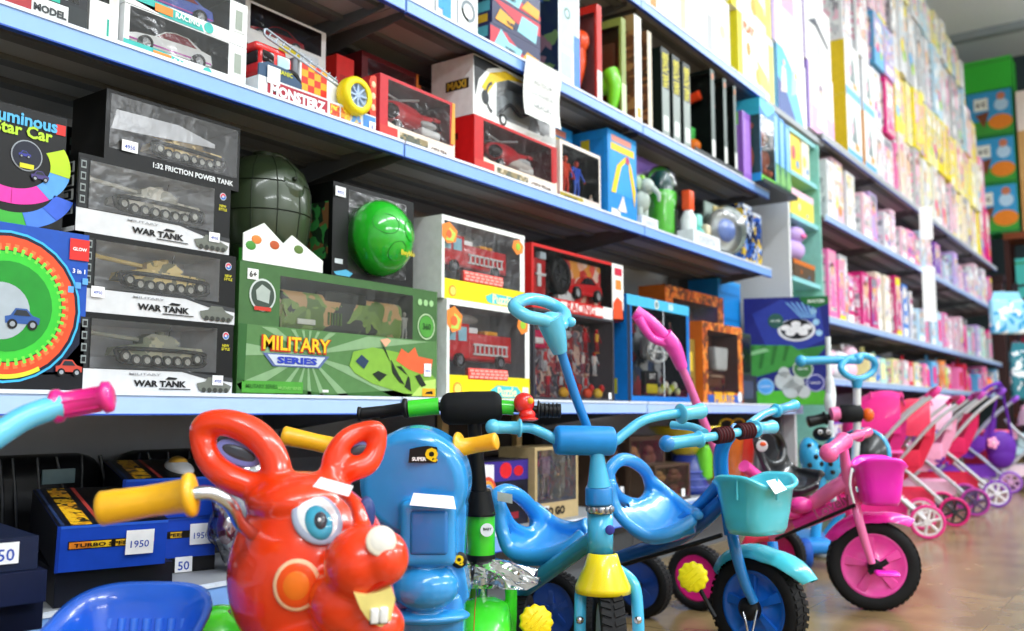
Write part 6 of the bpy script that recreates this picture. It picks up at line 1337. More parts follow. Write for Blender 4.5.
b = B(); b.box(sc.x-.12, sc.y-.02, .12, sc.x-.09, sc.y+.3, .15, PB); b.tube([Vector((p.x+.02, p.y+.05, .17)), Vector((sc.x-.1, sc.y, .14)), Vector((sc.x, sc.y+.1, sc.z-.12))], .015, PB, 12, 4); b.tube([(sc.x, sc.y+.1, sc.z-.12), (sc.x, sc.y+.28, .08)], .015, PB, 12); b.cyl((sc.x-.13, sc.y+.28, .075), (sc.x+.13, sc.y+.28, .075), .008, CHR, 10); b.obj('frame', t)
for q in ((sc.x-.14, sc.y+.28, .075), (sc.x+.14, sc.y+.28, .075), (p.x+.02, p.y+.05, .09)):
    b = B(); wheel_on(b, Vector(q), q[2], .035, (1, 0, 0), BLK, PK, 26, 5); b.obj('wheel', t)
# lime green scoop between that seat and the rabbit
t, L, Mi = stand('green_toy_scoop', 'lime green plastic toy seat edge low between the blue seat and the rabbit', 'ride-on toy', 218, 1.45)
b = B(); c_ = L(216, 640, 1.45); b.ell(c_, (.05, .09, .052), P('#4fe01e', .22, 0, .5), 28); b.ell(c_+Vector((.02, .02, -.03)), (.05, .07, .04), P('#4fe01e', .22, 0, .5), 24); b.tube([c_, Vector((c_.x, c_.y, .07))], [.05, .04], P('#4fe01e', .22, 0, .5), 20); b.ell((c_.x, c_.y, .05), (.07, .08, .045), P('#3cc414', .3), 24); o = b.obj('seat_shell', t); remesh(o, .006, 4)
b = B(); [wheel_on(b, Vector((c_.x+sx, c_.y+.03, .035)), .035, .02, (1 if sx > 0 else -1, 0, 0), BLK, P('#f2c21a', .35), 18, 5) for sx in (-.078, .078)]; b.obj('wheel_pair', t)
# ================================================================ goods on the bottom shelf (LB)
def turbo_box(px, py, D, z0, h, w, d, lab, tag_st, col='#1a46b8', rz=-19, text=True, opened=True, u=.66, tilt=0):
    p = onD(px, py, D); rz = R(rz)
    c = Carton('toy_car_box', lab, 'toy box', 0, w, z0, h, 0, d, col)
    # front left corner stands at p
    c.root.location = (p.x+w/2*math.cos(rz), p.y+w/2*math.sin(rz), z0+.0008); c.root.rotation_euler = (R(tilt), 0, rz)
    if text:
        c.rect(.10, .48, .86, .66, '#18140e', 1); c.rect(.11, .50, .45, .64, '#e8862a', 2); c.rect(.30, .50, .48, .64, '#ecc02a', 3); c.rect(.52, .50, .64, .64, '#e8b42a', 3)
        c.disc(.84, .57, .085, '#e8662a', 3, .5); c.text('TURBO SPEED', .42, .57, '#20160e', w=.54, h=.085, k=5, bold=.03)
        c.rect(.0, .94, 1, 1, '#2f62d0', 1); c.rect(0, 0, .03, 1, '#16389a', 2)
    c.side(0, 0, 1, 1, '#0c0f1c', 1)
    if opened:
        c.top(0, 0, 1, 1, '#10131c', 1); c.top(.12, .0, .30, 1, '#e0a81e', 2, PR(['#e8b41e', '#c88a1a', '#e8b41e', '#2a2416'], 60, px*.1)); c.top(.36, .0, .40, 1, '#a83a34', 2); c.top(.42, .03, .94, .97, '#05060a', 2); c.top(.03, 0, .06, 1, '#24365e', 2)
        b = B(); M_ = TR(w*.18, d*.45, h-.004) @ RZ(R(90)); b.ell((0, 0, .006), (d*.34, w*.14, .016), P('#e9eaec', .25, 0, .5), 20, M_); b.ell((d*.06, 0, .016), (d*.14, w*.10, .014), P('#c89a3a', .3, 0, .4), 16, M_)
        b.obj('toy_car', c.root)
    if tag_st: c.price(u, .56, tag_st, *((.048, .044) if len(tag_st) > 2 else (.036, .032)), 8)
    return c.done(), c
d1 = .28
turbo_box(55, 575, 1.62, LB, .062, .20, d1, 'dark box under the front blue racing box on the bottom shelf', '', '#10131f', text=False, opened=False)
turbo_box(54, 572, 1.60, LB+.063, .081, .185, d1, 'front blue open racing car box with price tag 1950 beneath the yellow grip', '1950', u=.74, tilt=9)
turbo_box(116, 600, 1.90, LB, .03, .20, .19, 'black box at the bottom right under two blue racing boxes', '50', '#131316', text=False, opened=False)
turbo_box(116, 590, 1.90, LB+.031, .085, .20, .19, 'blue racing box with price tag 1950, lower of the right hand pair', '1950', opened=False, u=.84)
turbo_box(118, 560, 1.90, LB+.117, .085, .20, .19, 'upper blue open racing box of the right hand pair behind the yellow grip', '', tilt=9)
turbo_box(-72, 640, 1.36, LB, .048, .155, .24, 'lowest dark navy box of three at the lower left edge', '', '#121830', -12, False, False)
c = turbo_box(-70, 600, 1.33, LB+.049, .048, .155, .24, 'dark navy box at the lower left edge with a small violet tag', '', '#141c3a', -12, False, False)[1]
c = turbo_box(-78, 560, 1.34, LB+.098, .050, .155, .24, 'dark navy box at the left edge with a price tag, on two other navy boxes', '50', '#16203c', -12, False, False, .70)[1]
turbo_box(-75, 500, 1.80, LB, .20, .30, .2, 'black lidded box with gold wheel print at the back left of the bottom shelf', '', '#14151a', -8, False, True)
for k, (x, y, w, lab) in enumerate([(1.04, 1.98, .27, 'black wrapped bundle behind the blue racing boxes, left one'), (1.36, 2.0, .27, 'black wrapped bundle behind the blue racing boxes, right one')]):
    t = thing('wrapped_bundle', lab, 'bundle', (x, y, LB+.0005)); b = B(); b.rbox(-w/2, -.05, 0, w/2, .06, .25, .05, P('#17181b', .35, bump=.6, scale=18)); b.obj('bundle', t)
    b = B(); rnd = random.Random(k)
    for q in range(6): x0 = -w/2+w*(q+.5)/6; b.tube([(x0, -.054, .02), (x0+.02*rnd.uniform(-1, 1), -.058, .12), (x0+.02*rnd.uniform(-1, 1), -.04, .245)], .004, P('#2c2e33', .15), 6, 4)
    b.box(-.02, -.054, .19, .05, -.050, .22, P('#7f9aa0', .3)); b.obj('film_fold', t)
# crumpled clear plastic bag
t = thing('plastic_bag', 'crumpled clear plastic bag on the bottom shelf left of the rabbit', 'bag', (1.36, 1.67, LB+.001))
bm = bmesh.new(); bmesh.ops.create_icosphere(bm, subdivisions=4, radius=1); rnd = random.Random(3)
from mathutils import noise as _n
for v in bm.verts:
    q = v.co.copy(); f = 1+.22*_n.noise(q*2.2)+.12*abs(_n.noise(q*6)); v.co = Vector((q.x*.10*f, q.y*.06*f, .115+q.z*.115*f))
b = B(); b.bm(bm, film(.30, '#f2f4f6', .18, 1.0), True); b.obj('bag_film', t)
b = B(); b.ell((-.02, .02, .10), (.06, .03, .07), PR(['#8a2a4a', '#c9ccd2', '#6a6f78', '#b8bcc4'], 30, 2, .4), 16); b.rbox(-.04, -.02, .02, .05, .02, .08, .01, P('#c4c8cc', .3)); b.obj('contents', t)
# things between the bikes
def bp(px0, px1, pt, Y, d, col, name, lab, cat='toy box', **k):
    X0 = XY(px0, .35, Y); X1 = XY(px1, .35, Y); return Carton(name, lab, cat, X0, X1, LB, ZY(px0, pt, Y)-LB, Y, d, col, **k)
c = bp(476, 528, 462, 1.66, .16, '#16162a', 'toy_box', 'dark box with red and blue shapes across its top, behind the green bike')
c.rect(0, .68, 1, .98, '#3a2a86', 1); c.disc(.15, .82, .10, '#d8202a', 2, asp=.8); c.disc(.22, .83, .05, '#e8ecf2', 3, asp=.6); c.disc(.55, .84, .12, '#d8202a', 2, asp=1.3); c.disc(.8, .82, .08, '#c81a24', 2, asp=1.6); c.rect(.1, .2, .9, .6, '#0c0d14', 1); c.rect(.1, .1, .8, .2, '#8a1c2a', 2); c.done()
c = bp(481, 494, 466, 1.60, .04, '#e8e4ea', 'toy_box', 'small pale box with rainbow arch print behind the green head tube')
for k, cc in enumerate(['#d8503a', '#e8a03a', '#5a9ad8']): c.disc(.5, .55, .28-.06*k, cc, 2+k, .8, 0, 180, .8)
c.rect(.2, .1, .8, .4, '#f0c8a0', 1); c.done()
t = thing('wooden_divider', 'tall pale wooden slatted divider behind the blue handlebar pad', 'divider', (2.38, 1.82, LB+.0005))
for x in (-.20, .19):
    b = B(); b.box(x, 0, 0, x+.03, .02, .33, P('#c8a870', .6)); b.obj('slat', t)
b = B(); b.box(-.20, .02, .0, .22, .03, .33, P('#241c18', .7)); b.box(-.2, -.0, .15, .22, .004, .17, P('#a88850', .6)); b.obj('panel', t)
c = bp(535, 578, 448, 1.64, .14, '#bba478', 'toy_box', 'clear fronted pack with a purple toy and tan base, behind the blue stem', win=(.05, .24, .95, .96), inner='#8f8f96', film_mat=film(.25, '#ffffff', .12, .9))
b = B(); figure(b, .0, .05, .06, .17, '#8a5a8a', '#5a3a5c', '#c8a08a', .5, 1.3); b.obj('toy_figure', c.root); c.text('GO GO', .42, .12, '#20180e', w=.5, h=.12, bold=.06); c.rect(.12, .04, .3, .2, '#e8e8e8', 2); c.done()
b = B(); b.text
for i, (a, b_, pt, Y, lab) in enumerate([(597, 628, 440, 1.72, 'brown figure pack behind the blue tricycle bar, leftmost of the brown packs'), (630, 665, 437, 1.70, 'brown animal pack with yellow detail, upper right of the blue bar'), (655, 690, 466, 1.60, 'brown animal pack with small white tag above the bottom rail')]):
    c = bp(a, b_, pt, Y, .11, '#4a3a2e', 'toy_animal_pack', lab, 'toy pack', win=(.05, .05, .95, .93), inner='#4c4038', group='brown animal packs on the bottom shelf')
    for k in range(4):
        bb = B(); x = (k % 2-.5)*c.w*.45; z = c.h*(.1+.42*(k//2)); m = P(['#8a5a34', '#6a4428', '#a87a48', '#7a4a3a'][k], .7, bump=.3, scale=90)
        bb.ell((x, .03, z+c.h*.12), (c.w*.17, .022, c.h*.12), m, 12); bb.ell((x-c.w*.08, .02, z+c.h*.25), (c.w*.1, .018, c.h*.08), m, 12)
        for s_ in (-1, 1): bb.cyl((x+s_*c.w*.1, .03, z), (x+s_*c.w*.1, .03, z+c.h*.08), c.w*.03, m, 6)
        bb.obj('toy_animal', c.root)
    bb = B(); bb.ell((c.w*.1, .012, c.h*.12), (c.w*.2, .01, c.h*.06), P('#d8b01e', .4), 10); bb.obj('toy_accessory', c.root)
    c.price(.75, .2, '', .03, .03); c.done()
# yellow, green and navy funnel toy
X0 = XY(705, .35, 1.62); t = thing('toy_ball_tower', 'yellow and green toy tower with navy striped base, behind the blue bicycle grips', 'toy', (X0+.02, 1.72, LB+.0005))
b = B(); b.lathe([(0, .16), (.045, .16), (.07, .20), (.15, .27), (.155, .28), (.14, .275), (.05, .21), (0, .21)], (0, 0, 0), (0, 0, 1), P('#f2d41a', .3, 0, .4), 28); b.obj('funnel', t)
b = B(); b.lathe([(0, 0), (.11, 0), (.11, .02), (.07, .08), (.05, .16), (0, .16)], (0, 0, 0), (0, 0, 1), P('#1c2f7a', .35), 24); [b.torus((0, 0, .03+k*.03), .10-k*.015, .004, (0, 0, 1), P('#4a5ab0', .35), 24, 6) for k in range(4)]; b.obj('base', t)
b = B(); b.rbox(.04, -.08, .05, .12, .0, .20, .02, P('#6cc832', .35)); b.obj('slide', t)
for k, (px_, cc, lab) in enumerate([(738, '#e8701e', 'orange plastic bucket toy behind the basket tricycle bar'), (750, '#d82a1e', 'red plastic bucket toy left of the black seat')]):
    X0 = XY(px_, .35, 1.62); t = thing('toy_bucket', lab, 'toy bucket', (X0, 1.68, LB+.0005)); b = B(); b.lathe([(0, 0), (.06, 0), (.085, .24), (.09, .245), (.08, .24), (.055, .01), (0, .01)], (0, 0, 0), (0, 0, 1), P(cc, .25, 0, .5), 26); b.obj('pail', t)
    b = B(); b.tube([(-.085, 0, .235), (-.06, -.01, .30), (.06, -.01, .30), (.085, 0, .235)], .004, P('#f2d41a', .4), 6, 4); b.obj('handle', t)
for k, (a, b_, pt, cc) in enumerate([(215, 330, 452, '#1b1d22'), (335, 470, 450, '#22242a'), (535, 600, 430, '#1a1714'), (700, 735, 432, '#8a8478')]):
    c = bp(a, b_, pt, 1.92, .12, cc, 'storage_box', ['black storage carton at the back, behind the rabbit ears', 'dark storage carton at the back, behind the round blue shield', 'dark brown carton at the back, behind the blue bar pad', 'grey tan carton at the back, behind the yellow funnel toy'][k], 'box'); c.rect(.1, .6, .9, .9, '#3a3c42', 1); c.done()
# ================================================================ tricycles
def Ld(Mi): return lambda a, b, d: Mi @ onD(a, b, d)
def trike(name, label, px, D, hd):
    p = onD(px, 400, D); t = thing(name, label, 'tricycle', (p.x, p.y, 0), R(hd)); Mi = (TR(p.x, p.y, 0) @ RZ(R(hd))).inverted()
    return t, Ld(Mi), Mi
def big_wheel(t, c, r, ax, disc, rim_lab=None, w=.045, spokes=5):
    """treaded tyre with a coloured moulded disc; c and ax in the trike's frame"""
    ax = Vector(ax).normalized(); c = Vector(c); tm = P('#121214', .7)
    b = B(); b.lathe([(r*.72, w*.42), (r*.80, w*.5), (r*.95, w*.5), (r*.985, w*.36), (r*.985, -w*.36), (r*.95, -w*.5), (r*.80, -w*.5), (r*.72, -w*.42), (r*.72, w*.42)], c, ax, tm, 48)
    u = ax.orthogonal().normalized(); v = ax.cross(u)
    for k in range(44):
        a = 2*math.pi*k/44; d = u*math.cos(a)+v*math.sin(a); q = ax.cross(d)
        for s_ in (-1, 1):
            m = c+d*r*.985+ax*s_*w*.26; e = q*(r*.045)+ax*s_*w*.02; f = ax*w*.2-q*s_*r*.03
            b.add([m-e-f, m+e-f, m+e+f, m-e+f, m-e-f+d*r*.02, m+e-f+d*r*.02, m+e+f+d*r*.02, m-e+f+d*r*.02], [[4,5,6,7],[0,1,5,4],[1,2,6,5],[2,3,7,6],[3,0,4,7]], tm)
    wl = b.obj('wheel', t)
    b = B(); b.lathe([(0, w*.30), (r*.16, w*.34), (r*.20, w*.20), (r*.55, w*.12), (r*.66, w*.34), (r*.74, w*.40), (r*.74, -w*.40), (r*.66, -w*.34), (r*.2, -w*.2), (0, -w*.3)], c, ax, disc, 40)
    for k in range(spokes):
        a = 2*math.pi*k/spokes+.3; d = u*math.cos(a)+v*math.sin(a); q = ax.cross(d)
        for s_ in (-1, 1):
            o = c+ax*s_*w*.16; b.add([o+d*r*.18-q*r*.05, o+d*r*.18+q*r*.05, o+d*r*.66+q*r*.13, o+d*r*.66-q*r*.13]+[p_+ax*s_*w*.14 for p_ in (o+d*r*.18-q*r*.05, o+d*r*.18+q*r*.05, o+d*r*.66+q*r*.10, o+d*r*.66-q*r*.10)], [[4,5,6,7],[0,1,5,4],[1,2,6,5],[2,3,7,6],[3,0,4,7]], disc)
    b.obj('wheel_disc', wl); return wl
def fender(t, c, r, ax, fwd, a0, a1, mat, w=.035, tip=.0):
    ax = Vector(ax).normalized(); f = Vector(fwd).normalized(); up = Vector((0, 0, 1)); b = B(); vs = []; N_ = 14
    prof = [(-1, -.016), (-.85, -.002), (-.45, .007), (0, .010), (.45, .007), (.85, -.002), (1, -.016)]
    for i in range(N_+1):
        q = i/N_; a = R(a0+(a1-a0)*q); d = f*math.cos(a)+up*math.sin(a); tp = min(1, (1-q)*5+.25)*min(1, q*5+.45)
        for s_, h in prof: vs.append(Vector(c)+d*(r+h+tip*max(0, .35-abs(q))*.3)+ax*w*s_*tp)
    m = len(prof); fs = [[i*m+j, i*m+j+1, (i+1)*m+j+1, (i+1)*m+j] for i in range(N_) for j in range(m-1)]
    inner = [v_-(v_-Vector(c)).normalized()*.003 for v_ in vs]; n = len(vs)
    b.add(vs+inner, fs+[[x+n for x in f_][::-1] for f_ in fs], mat, True); return b.obj('fender', t)
def basket(t, c, rz, w, d, h, mat, name='basket'):
    """open tapered bucket with a rolled rim; c bottom centre"""
    b = B(); N_ = 36; vs = []
    def ring(k, z, off=0):
        out = []
        for i in range(N_):
            a = 2*math.pi*i/N_; ca, sa = math.cos(a), math.sin(a)
            x = math.copysign(abs(ca)**.55, ca)*(w/2*k+off); y = math.copysign(abs(sa)**.55, sa)*(d/2*k+off); out.append((x, y, z+(.012*math.cos(2*a) if z > h*.9 else 0)))
        return out
    L_ = [ring(.001, .002), ring(.68, 0), ring(.76, .012), ring(.84, h*.4), ring(.95, h*.92), ring(1.0, h, .006), ring(1.0, h+.006, .002), ring(.95, h, -.002), ring(.80, h*.4, -.003), ring(.72, .016, -.003), ring(.001, .014)]
    for q in L_: vs += q
    M = TR(*c) @ RZ(rz)
    b.add(vs, [[j*N_+i, j*N_+(i+1) % N_, (j+1)*N_+(i+1) % N_, (j+1)*N_+i] for j in range(len(L_)-1) for i in range(N_)], mat, True, M)
    return b.obj(name, t), M
def scoop_seat(t, L, loop, wall, far, pan, mat, r=.013, vox=.004, name='seat', skip=.22):
    """moulded seat: loop backrest, raised side walls and a dished pan, grown together"""
    b = B(); b.tube([L(*q) for q in loop], r, mat, 12, 5, True)
    b.tube([L(*q) for q in wall], r*.9, mat, 12, 5); b.tube([L(*q) for q in far], r*.9, mat, 12, 5)
    # web between the two side walls
    A = catmull([L(*q) for q in wall], 6); F = catmull([L(*q) for q in far], 6); n = min(len(A), len(F)); vs = []
    for i in range(n):
        a, f = A[int((skip+(1-skip)*i/(n-1))*(len(A)-1))], F[int((skip+(1-skip)*i/(n-1))*(len(F)-1))]
        for k in range(7): s_ = k/6; q = a.lerp(f, s_); q = q+Vector((0, 0, -pan*math.sin(math.pi*s_))); vs.append(q)
    m = len(vs); th = Vector((0, 0, -.021))
    top = [[i*7+k, i*7+k+1, (i+1)*7+k+1, (i+1)*7+k] for i in range(n-1) for k in range(6)]
    bot = [[x+m for x in f_][::-1] for f_ in top]; rim = []
    for i in range(n-1): rim += [[i*7, (i+1)*7, (i+1)*7+m, i*7+m], [i*7+6+m, (i+1)*7+6+m, (i+1)*7+6, i*7+6]]
    for k in range(6): rim += [[k+m, k+1+m, k+1, k], [(n-1)*7+k, (n-1)*7+k+1, (n-1)*7+k+1+m, (n-1)*7+k+m]]
    b.add(vs+[v_+th for v_ in vs], top+bot+rim, mat, True)
    o = b.obj(name, t); remesh(o, vox, 3); return o
CY = P('#42b2dc', .22, 0, .5, .02); CYD = P('#1f83cc', .3, 0, .3, .02); CYL = P('#5cc2e4', .22, 0, .5, .02); SEATB = P('#2f98e2', .2, 0, .5, .02); YEL = P('#f2dc16', .28, 0, .4, .02); TEALF = P('#3e9ec2', .25, 0, .5, .02)
# ---------------------------------------------------------------- T1 tall blue tricycle with parent handle
t, L, Mi = trike('tricycle', 'sky blue tricycle with parent push handle, yellow fork cover and blue bar pad', 600, 1.72, -150)
D = 1.78
b = B(); b.tube([L(*q) for q in [(514, 306, 1.74), (529, 299, 1.82), (549, 303, 1.86), (565, 314, 1.84), (560, 326, 1.78), (543, 320, 1.74), (526, 316, 1.72)]], .0125, CYL, 14, 6, True)
b.ell(L(551, 323, 1.77), (.026, .026, .022), CYL, 22); b.tube([L(549, 318, 1.76), L(555, 335, 1.77), L(560, 352, 1.78)], [.026, .022, .0145], CYL, 18, 4); b.ell(L(571, 322, 1.80), (.010, .010, .010), CYL, 14)
o = b.obj('push_handle', t)
b = B(); b.tube([L(559, 345, 1.78), L(575, 395, 1.80), L(590, 436, 1.82), L(597, 470, 1.82)], .0092, CYD, 14, 3); b.obj('push_rod', t)
b = B(); b.tube([L(515, 428, 1.74), L(530, 428, 1.75), L(545, 434, 1.76), L(560, 441, 1.76), L(584, 443, 1.77), L(612, 442, 1.78), L(624, 434, 1.79), L(642, 421, 1.81), L(664, 415, 1.84), L(690, 412, 1.87)], .0098, CY, 14, 5); b.obj('handlebar', t)
b = B(); grip(b, L(491, 427, 1.73), L(521, 428, 1.74), .0125, CYL, 1.35); b.ell(L(493, 427, 1.73), (.015, .015, .015), CYL, 16); b.obj('hand_grip', t)
b = B(); grip(b, L(702, 411, 1.88), L(680, 414, 1.85), .0150, CYL, 1.3); b.ell(L(700, 411, 1.88), (.0165, .0165, .0165), CYL, 16); b.obj('hand_grip', t)
b = B(); p0, p1 = L(555, 440, 1.75), L(614, 441, 1.77); b.tube([p0+(p1-p0)*q for q in (0, .02, .06, .5, .94, .98, 1)], [.022, .026, .0275, .028, .0275, .026, .022], P('#1f86cf', .4), 24); b.obj('bar_pad', t, label='blue bar pad')
b = B(); b.tube([L(597, 450, 1.76), L(598, 470, 1.76), L(599, 486, 1.76)], [.012, .017, .023], CY, 20, 3)
b.lathe([(0, 0), (.0245, 0), (.026, .004), (.026, .030), (.0235, .036), (0, .036)], L(599, 505, 1.76), (0, 0, 1), CYD, 28); b.obj('stem', t)
b = B(); b.lathe([(0, 0), (.0235, 0), (.0235, .016), (0, .016)], L(600, 513, 1.76), (0, 0, 1), CHR, 28)
for k in range(12): a = math.pi*2*k/12; q = L(600, 509, 1.76); b.ell(q+Vector((.0235*math.cos(a), .0235*math.sin(a), 0)), (.004, .004, .006), P('#8a9098', .3, .5), 8)
b.obj('clamp_ring', t)
b = B(); b.lathe([(0, 0), (.0245, 0), (.0245, .082), (0, .082)], L(600.5, 556, 1.76), (0, 0, 1), CY, 28); hh = b.obj('head_tube', t)
b = B(); q = L(610, 530, 1.735); patch(b, q, Mi.to_3x3() @ (-Fv), .009, .0095, .003, P('#3a3f9a', .4)); b.obj('round_badge', hh)
b = B(); b.lathe([(.024, .072), (.028, .070), (.034, .05), (.052, .012), (.0525, .0), (.050, .0), (.046, .012), (.03, .045), (.022, .064)], L(603, 592, 1.745), (0, 0, 1), YEL, 36); b.obj('fork_cover', t, label='yellow cone shaped cover')
hdx = Vector((0, 1, 0)); zc = .118
for s_, pxs in ((-1, (592, 582, 580)), (1, (618, 634, 638))):
    b = B(); b.tube([L(pxs[0], 570, 1.76), L(pxs[1], 585, 1.75), L(pxs[2], 618, 1.73), Vector((L(pxs[2], 618, 1.73).x, L(pxs[2], 618, 1.73).y, zc))], .0115, CY, 14, 5); q = L(pxs[2], 620, 1.722); b.ell(q, (.008, .008, .008), CHR, 12); b.obj('fork_leg', t)
q = L(609, 650, 1.74); big_wheel(t, (q.x, q.y, zc), zc, (L(640, 600, 1.74)-L(580, 600, 1.74)).normalized()*1.0, P('#c9ccd2', .35), w=.045)
b = B(); b.tube([L(600, 535, 1.78), L(568, 557, 1.88), L(525, 588, 2.0), L(515, 594, 2.03)], [.017, .018, .018, .018], TEALF, 16, 4); b.obj('frame', t)
rx = [L(521, 400, 2.05), L(590, 400, 2.02)]
b = B(); b.cyl(Vector((rx[0].x, rx[0].y, .085)), Vector((rx[1].x, rx[1].y, .085)), .009, BK, 12); q = L(520, 590, 2.02); b.tube([q, Vector((q.x, q.y, .09))], .013, TEALF, 12); b.obj('rear_axle', t)
for q in rx: big_wheel(t, (q.x, q.y, .085), .085, (rx[1]-rx[0]), P('#1f5fc0', .3, 0, .4), w=.035)
scoop_seat(t, L, [(500, 508, 2.0), (497, 496, 2.02), (508, 491, 2.05), (524, 500, 2.09), (536, 517, 2.12), (532, 534, 2.1), (512, 528, 2.04)], [(498, 505, 2.0), (502, 530, 1.99), (512, 552, 1.97), (540, 556, 1.95), (566, 548, 1.93), (584, 534, 1.93)], [(532, 506, 2.12), (541, 513, 2.13), (551, 521, 2.13), (562, 526, 2.10), (575, 528, 2.05), (588, 524, 1.99)], .02, SEATB, .017)
b = B(); q = L(505, 497, 1.985); b.add([q+Vector(v_) for v_ in ((.0, -.016, -.008), (.0, .016, -.014), (.004, .016, .006), (.004, -.016, .012))], [[0,1,2,3]], TAGW); b.obj('price_tag', t)

# ---------------------------------------------------------------- T2 blue tricycle with turquoise basket
t, L, Mi = trike('tricycle', 'blue tricycle with turquoise front basket and yellow pedals', 758, 2.13, -103)
BL2 = P('#1f7cc8', .22, 0, .5, .02); TQ = P('#4cc6d8', .22, 0, .5, .02); DBL = P('#1c5fa8', .25, 0, .4, .02)
W2 = L(758, 608, 2.13); wc = Vector((W2.x, W2.y, .1165)); ax = Vector((0, -1, 0))
big_wheel(t, wc, .1165, ax, P('#1565cc', .25, 0, .5), w=.05)
fender(t, wc, .132, ax, (1, 0, 0), 28, 150, TQ, .038, .3)
b = B(); hub = L(756, 606, 2.10); b.tube([L(732, 530, 2.13), L(735, 548, 2.10), L(744, 580, 2.09), L(754, 602, 2.09)], [.013, .0135, .0125, .0115], BL2, 14, 4); b.obj('fork_leg', t)
b = B(); b.tube([Vector((p_.x, 2*wc.y-p_.y, p_.z)) for p_ in [L(735, 548, 2.10), L(744, 580, 2.09), L(754, 602, 2.09)]], .0125, BL2, 14, 4); b.obj('fork_leg', t)
b = B(); b.lathe([(0, .05), (.012, .05), (.026, .040), (.026, .025), (0, .02)], wc, (0, -1, 0), BLK, 24); b.obj('hub', t)
b = B(); b.lathe([(0, .05), (.012, .05), (.026, .040), (.026, .025), (0, .02)], wc, (0, 1, 0), BLK, 24); b.obj('hub', t)
b = B(); b.tube([L(743, 612, 2.07), L(746, 622, 2.06), L(750, 640, 2.06), L(757, 610, 2.08)], .0025, CHR, 8, 4); b.obj('crank', t)
q = L(693, 577, 2.05)
b = B(); scallop(b, q, (.5, -1, .1), .032, .022, P('#f2e01a', .35)); pdl = b.obj('pedal', t, label='round yellow pedal')
b = B(); b.tube([q, Vector((wc.x-.05, q.y+.01, q.z)), Vector((wc.x-.0, wc.y+.06 if False else q.y+.02, wc.z))], .005, BLK, 8); b.obj('crank', t)
# stem, basket, bars
b = B(); b.tube([L(737, 428, 2.06), L(723, 446, 2.10), L(721, 470, 2.12), L(727, 505, 2.13), L(731, 534, 2.13)], [.013, .0165, .017, .016, .016], BL2, 18, 5); b.obj('stem', t)
p_ = L(757, 533, 2.04); bk, MB_ = basket(t, (p_.x, p_.y, p_.z), R(90), .178, .13, .112, TQ)
b = B(); q = L(781, 484, 1.965); b.add([q+Vector(v_) for v_ in ((0, .022, -.012), (.0, -.022, -.02), (-.02, -.024, .006), (-.02, .02, .010))], [[0,1,2,3]], TAGW); b.obj('price_tag', bk)
for s_ in (-1, 1): b = B(); b.tube([L(757+s_*20, 478, 1.985), L(757+s_*20, 500, 1.985)], .003, TQ, 6); b.obj('basket_rib', bk)
b = B(); b.tube([L(690, 440, 1.97), L(716, 436, 2.0), L(745, 431, 2.05), L(765, 427, 2.10)], .0098, CYL, 14, 4); b.obj('handlebar', t)
b = B(); grip(b, L(665, 444, 1.94), L(701, 439, 1.98), .0148, CY, 1.18); b.ell(L(667, 443.5, 1.942), (.0175, .0175, .0175), CYD, 16); b.obj('hand_grip', t)
b = B(); grip(b, L(774, 427, 2.12), L(755, 429, 2.08), .0150, CYL, 1.2); b.ell(L(772, 427, 2.12), (.0165, .0165, .0165), CYL, 16); b.obj('bar_sleeve', t)
b = B(); 
for a, q in ((L(715, 436, 2.0), L(730, 434, 2.02)), (L(738, 432, 2.04), L(752, 430, 2.06))):
    b = B(); b.cyl(a, q, .0165, P('#3a1218', .7), 20)
    for k in range(5): b.torus(a.lerp(q, (k+.5)/5), .0168, .0016, (q-a), P('#5a1c22', .7), 20, 5)
    b.obj('foam_grip', t, label='dark maroon foam grip')
b = B(); b.tube([L(750, 424, 2.12), L(762, 415, 2.22), L(776, 410, 2.3)], .0098, CYL, 12, 4); b.obj('bar_end', t)
b = B(); grip(b, L(796, 405, 2.38), L(775, 411, 2.29), .0135, CY, 1.2); b.ell(L(794, 405.5, 2.37), (.0155, .0155, .0155), CY, 14); b.obj('hand_grip', t)
b = B(); b.tube([L(705, 433, 2.03), L(692, 427, 2.08), L(672, 425, 2.12)], .0095, CYL, 12, 4); b.obj('bar_end', t)
# frame and rear
ra, rb = L(556, 606, 2.24), L(641, 583, 2.56); ra.z = rb.z = .088
b = B(); b.tube([L(724, 500, 2.14), L(700, 522, 2.20), L(668, 542, 2.27), L(630, 556, 2.34), L(606, 563, 2.38)], [.019, .021, .022, .022, .02], DBL, 16, 5); b.tube([L(722, 480, 2.14), L(700, 505, 2.2), L(680, 522, 2.24)], .014, BL2, 14, 4); b.obj('frame', t)
b = B(); b.tube([L(722, 535, 2.08), L(690, 545, 2.12), L(652, 556, 2.2), L(600, 572, 2.3)], .005, BLK, 8); b.obj('steering_rod', t)
b = B(); mid = ra.lerp(rb, .5); b.cyl(ra, rb, .010, BK, 12); b.tube([L(606, 563, 2.38), Vector((mid.x, mid.y, .09))], .02, DBL, 12); b.obj('rear_axle', t)
for q in (ra, rb): big_wheel(t, q, .088, rb-ra, P('#1c4fae', .3, 0, .4), w=.04)
st2 = scoop_seat(t, L, [(612, 488, 2.18), (609, 472, 2.18), (620, 460, 2.20), (634, 462, 2.24), (647, 474, 2.30), (650, 492, 2.32), (640, 504, 2.28), (622, 500, 2.22)], [(610, 482, 2.16), (614, 504, 2.15), (626, 522, 2.13), (648, 535, 2.12), (672, 532, 2.11), (694, 519, 2.12)], [(649, 478, 2.31), (657, 485, 2.32), (667, 493, 2.32), (678, 502, 2.30), (688, 509, 2.24), (697, 514, 2.16)], .018, SEATB, .016)
b = B(); b.ell(L(697, 515, 2.12), (.016, .014, .012), SEATB, 14); b.obj('seat_nose', st2)
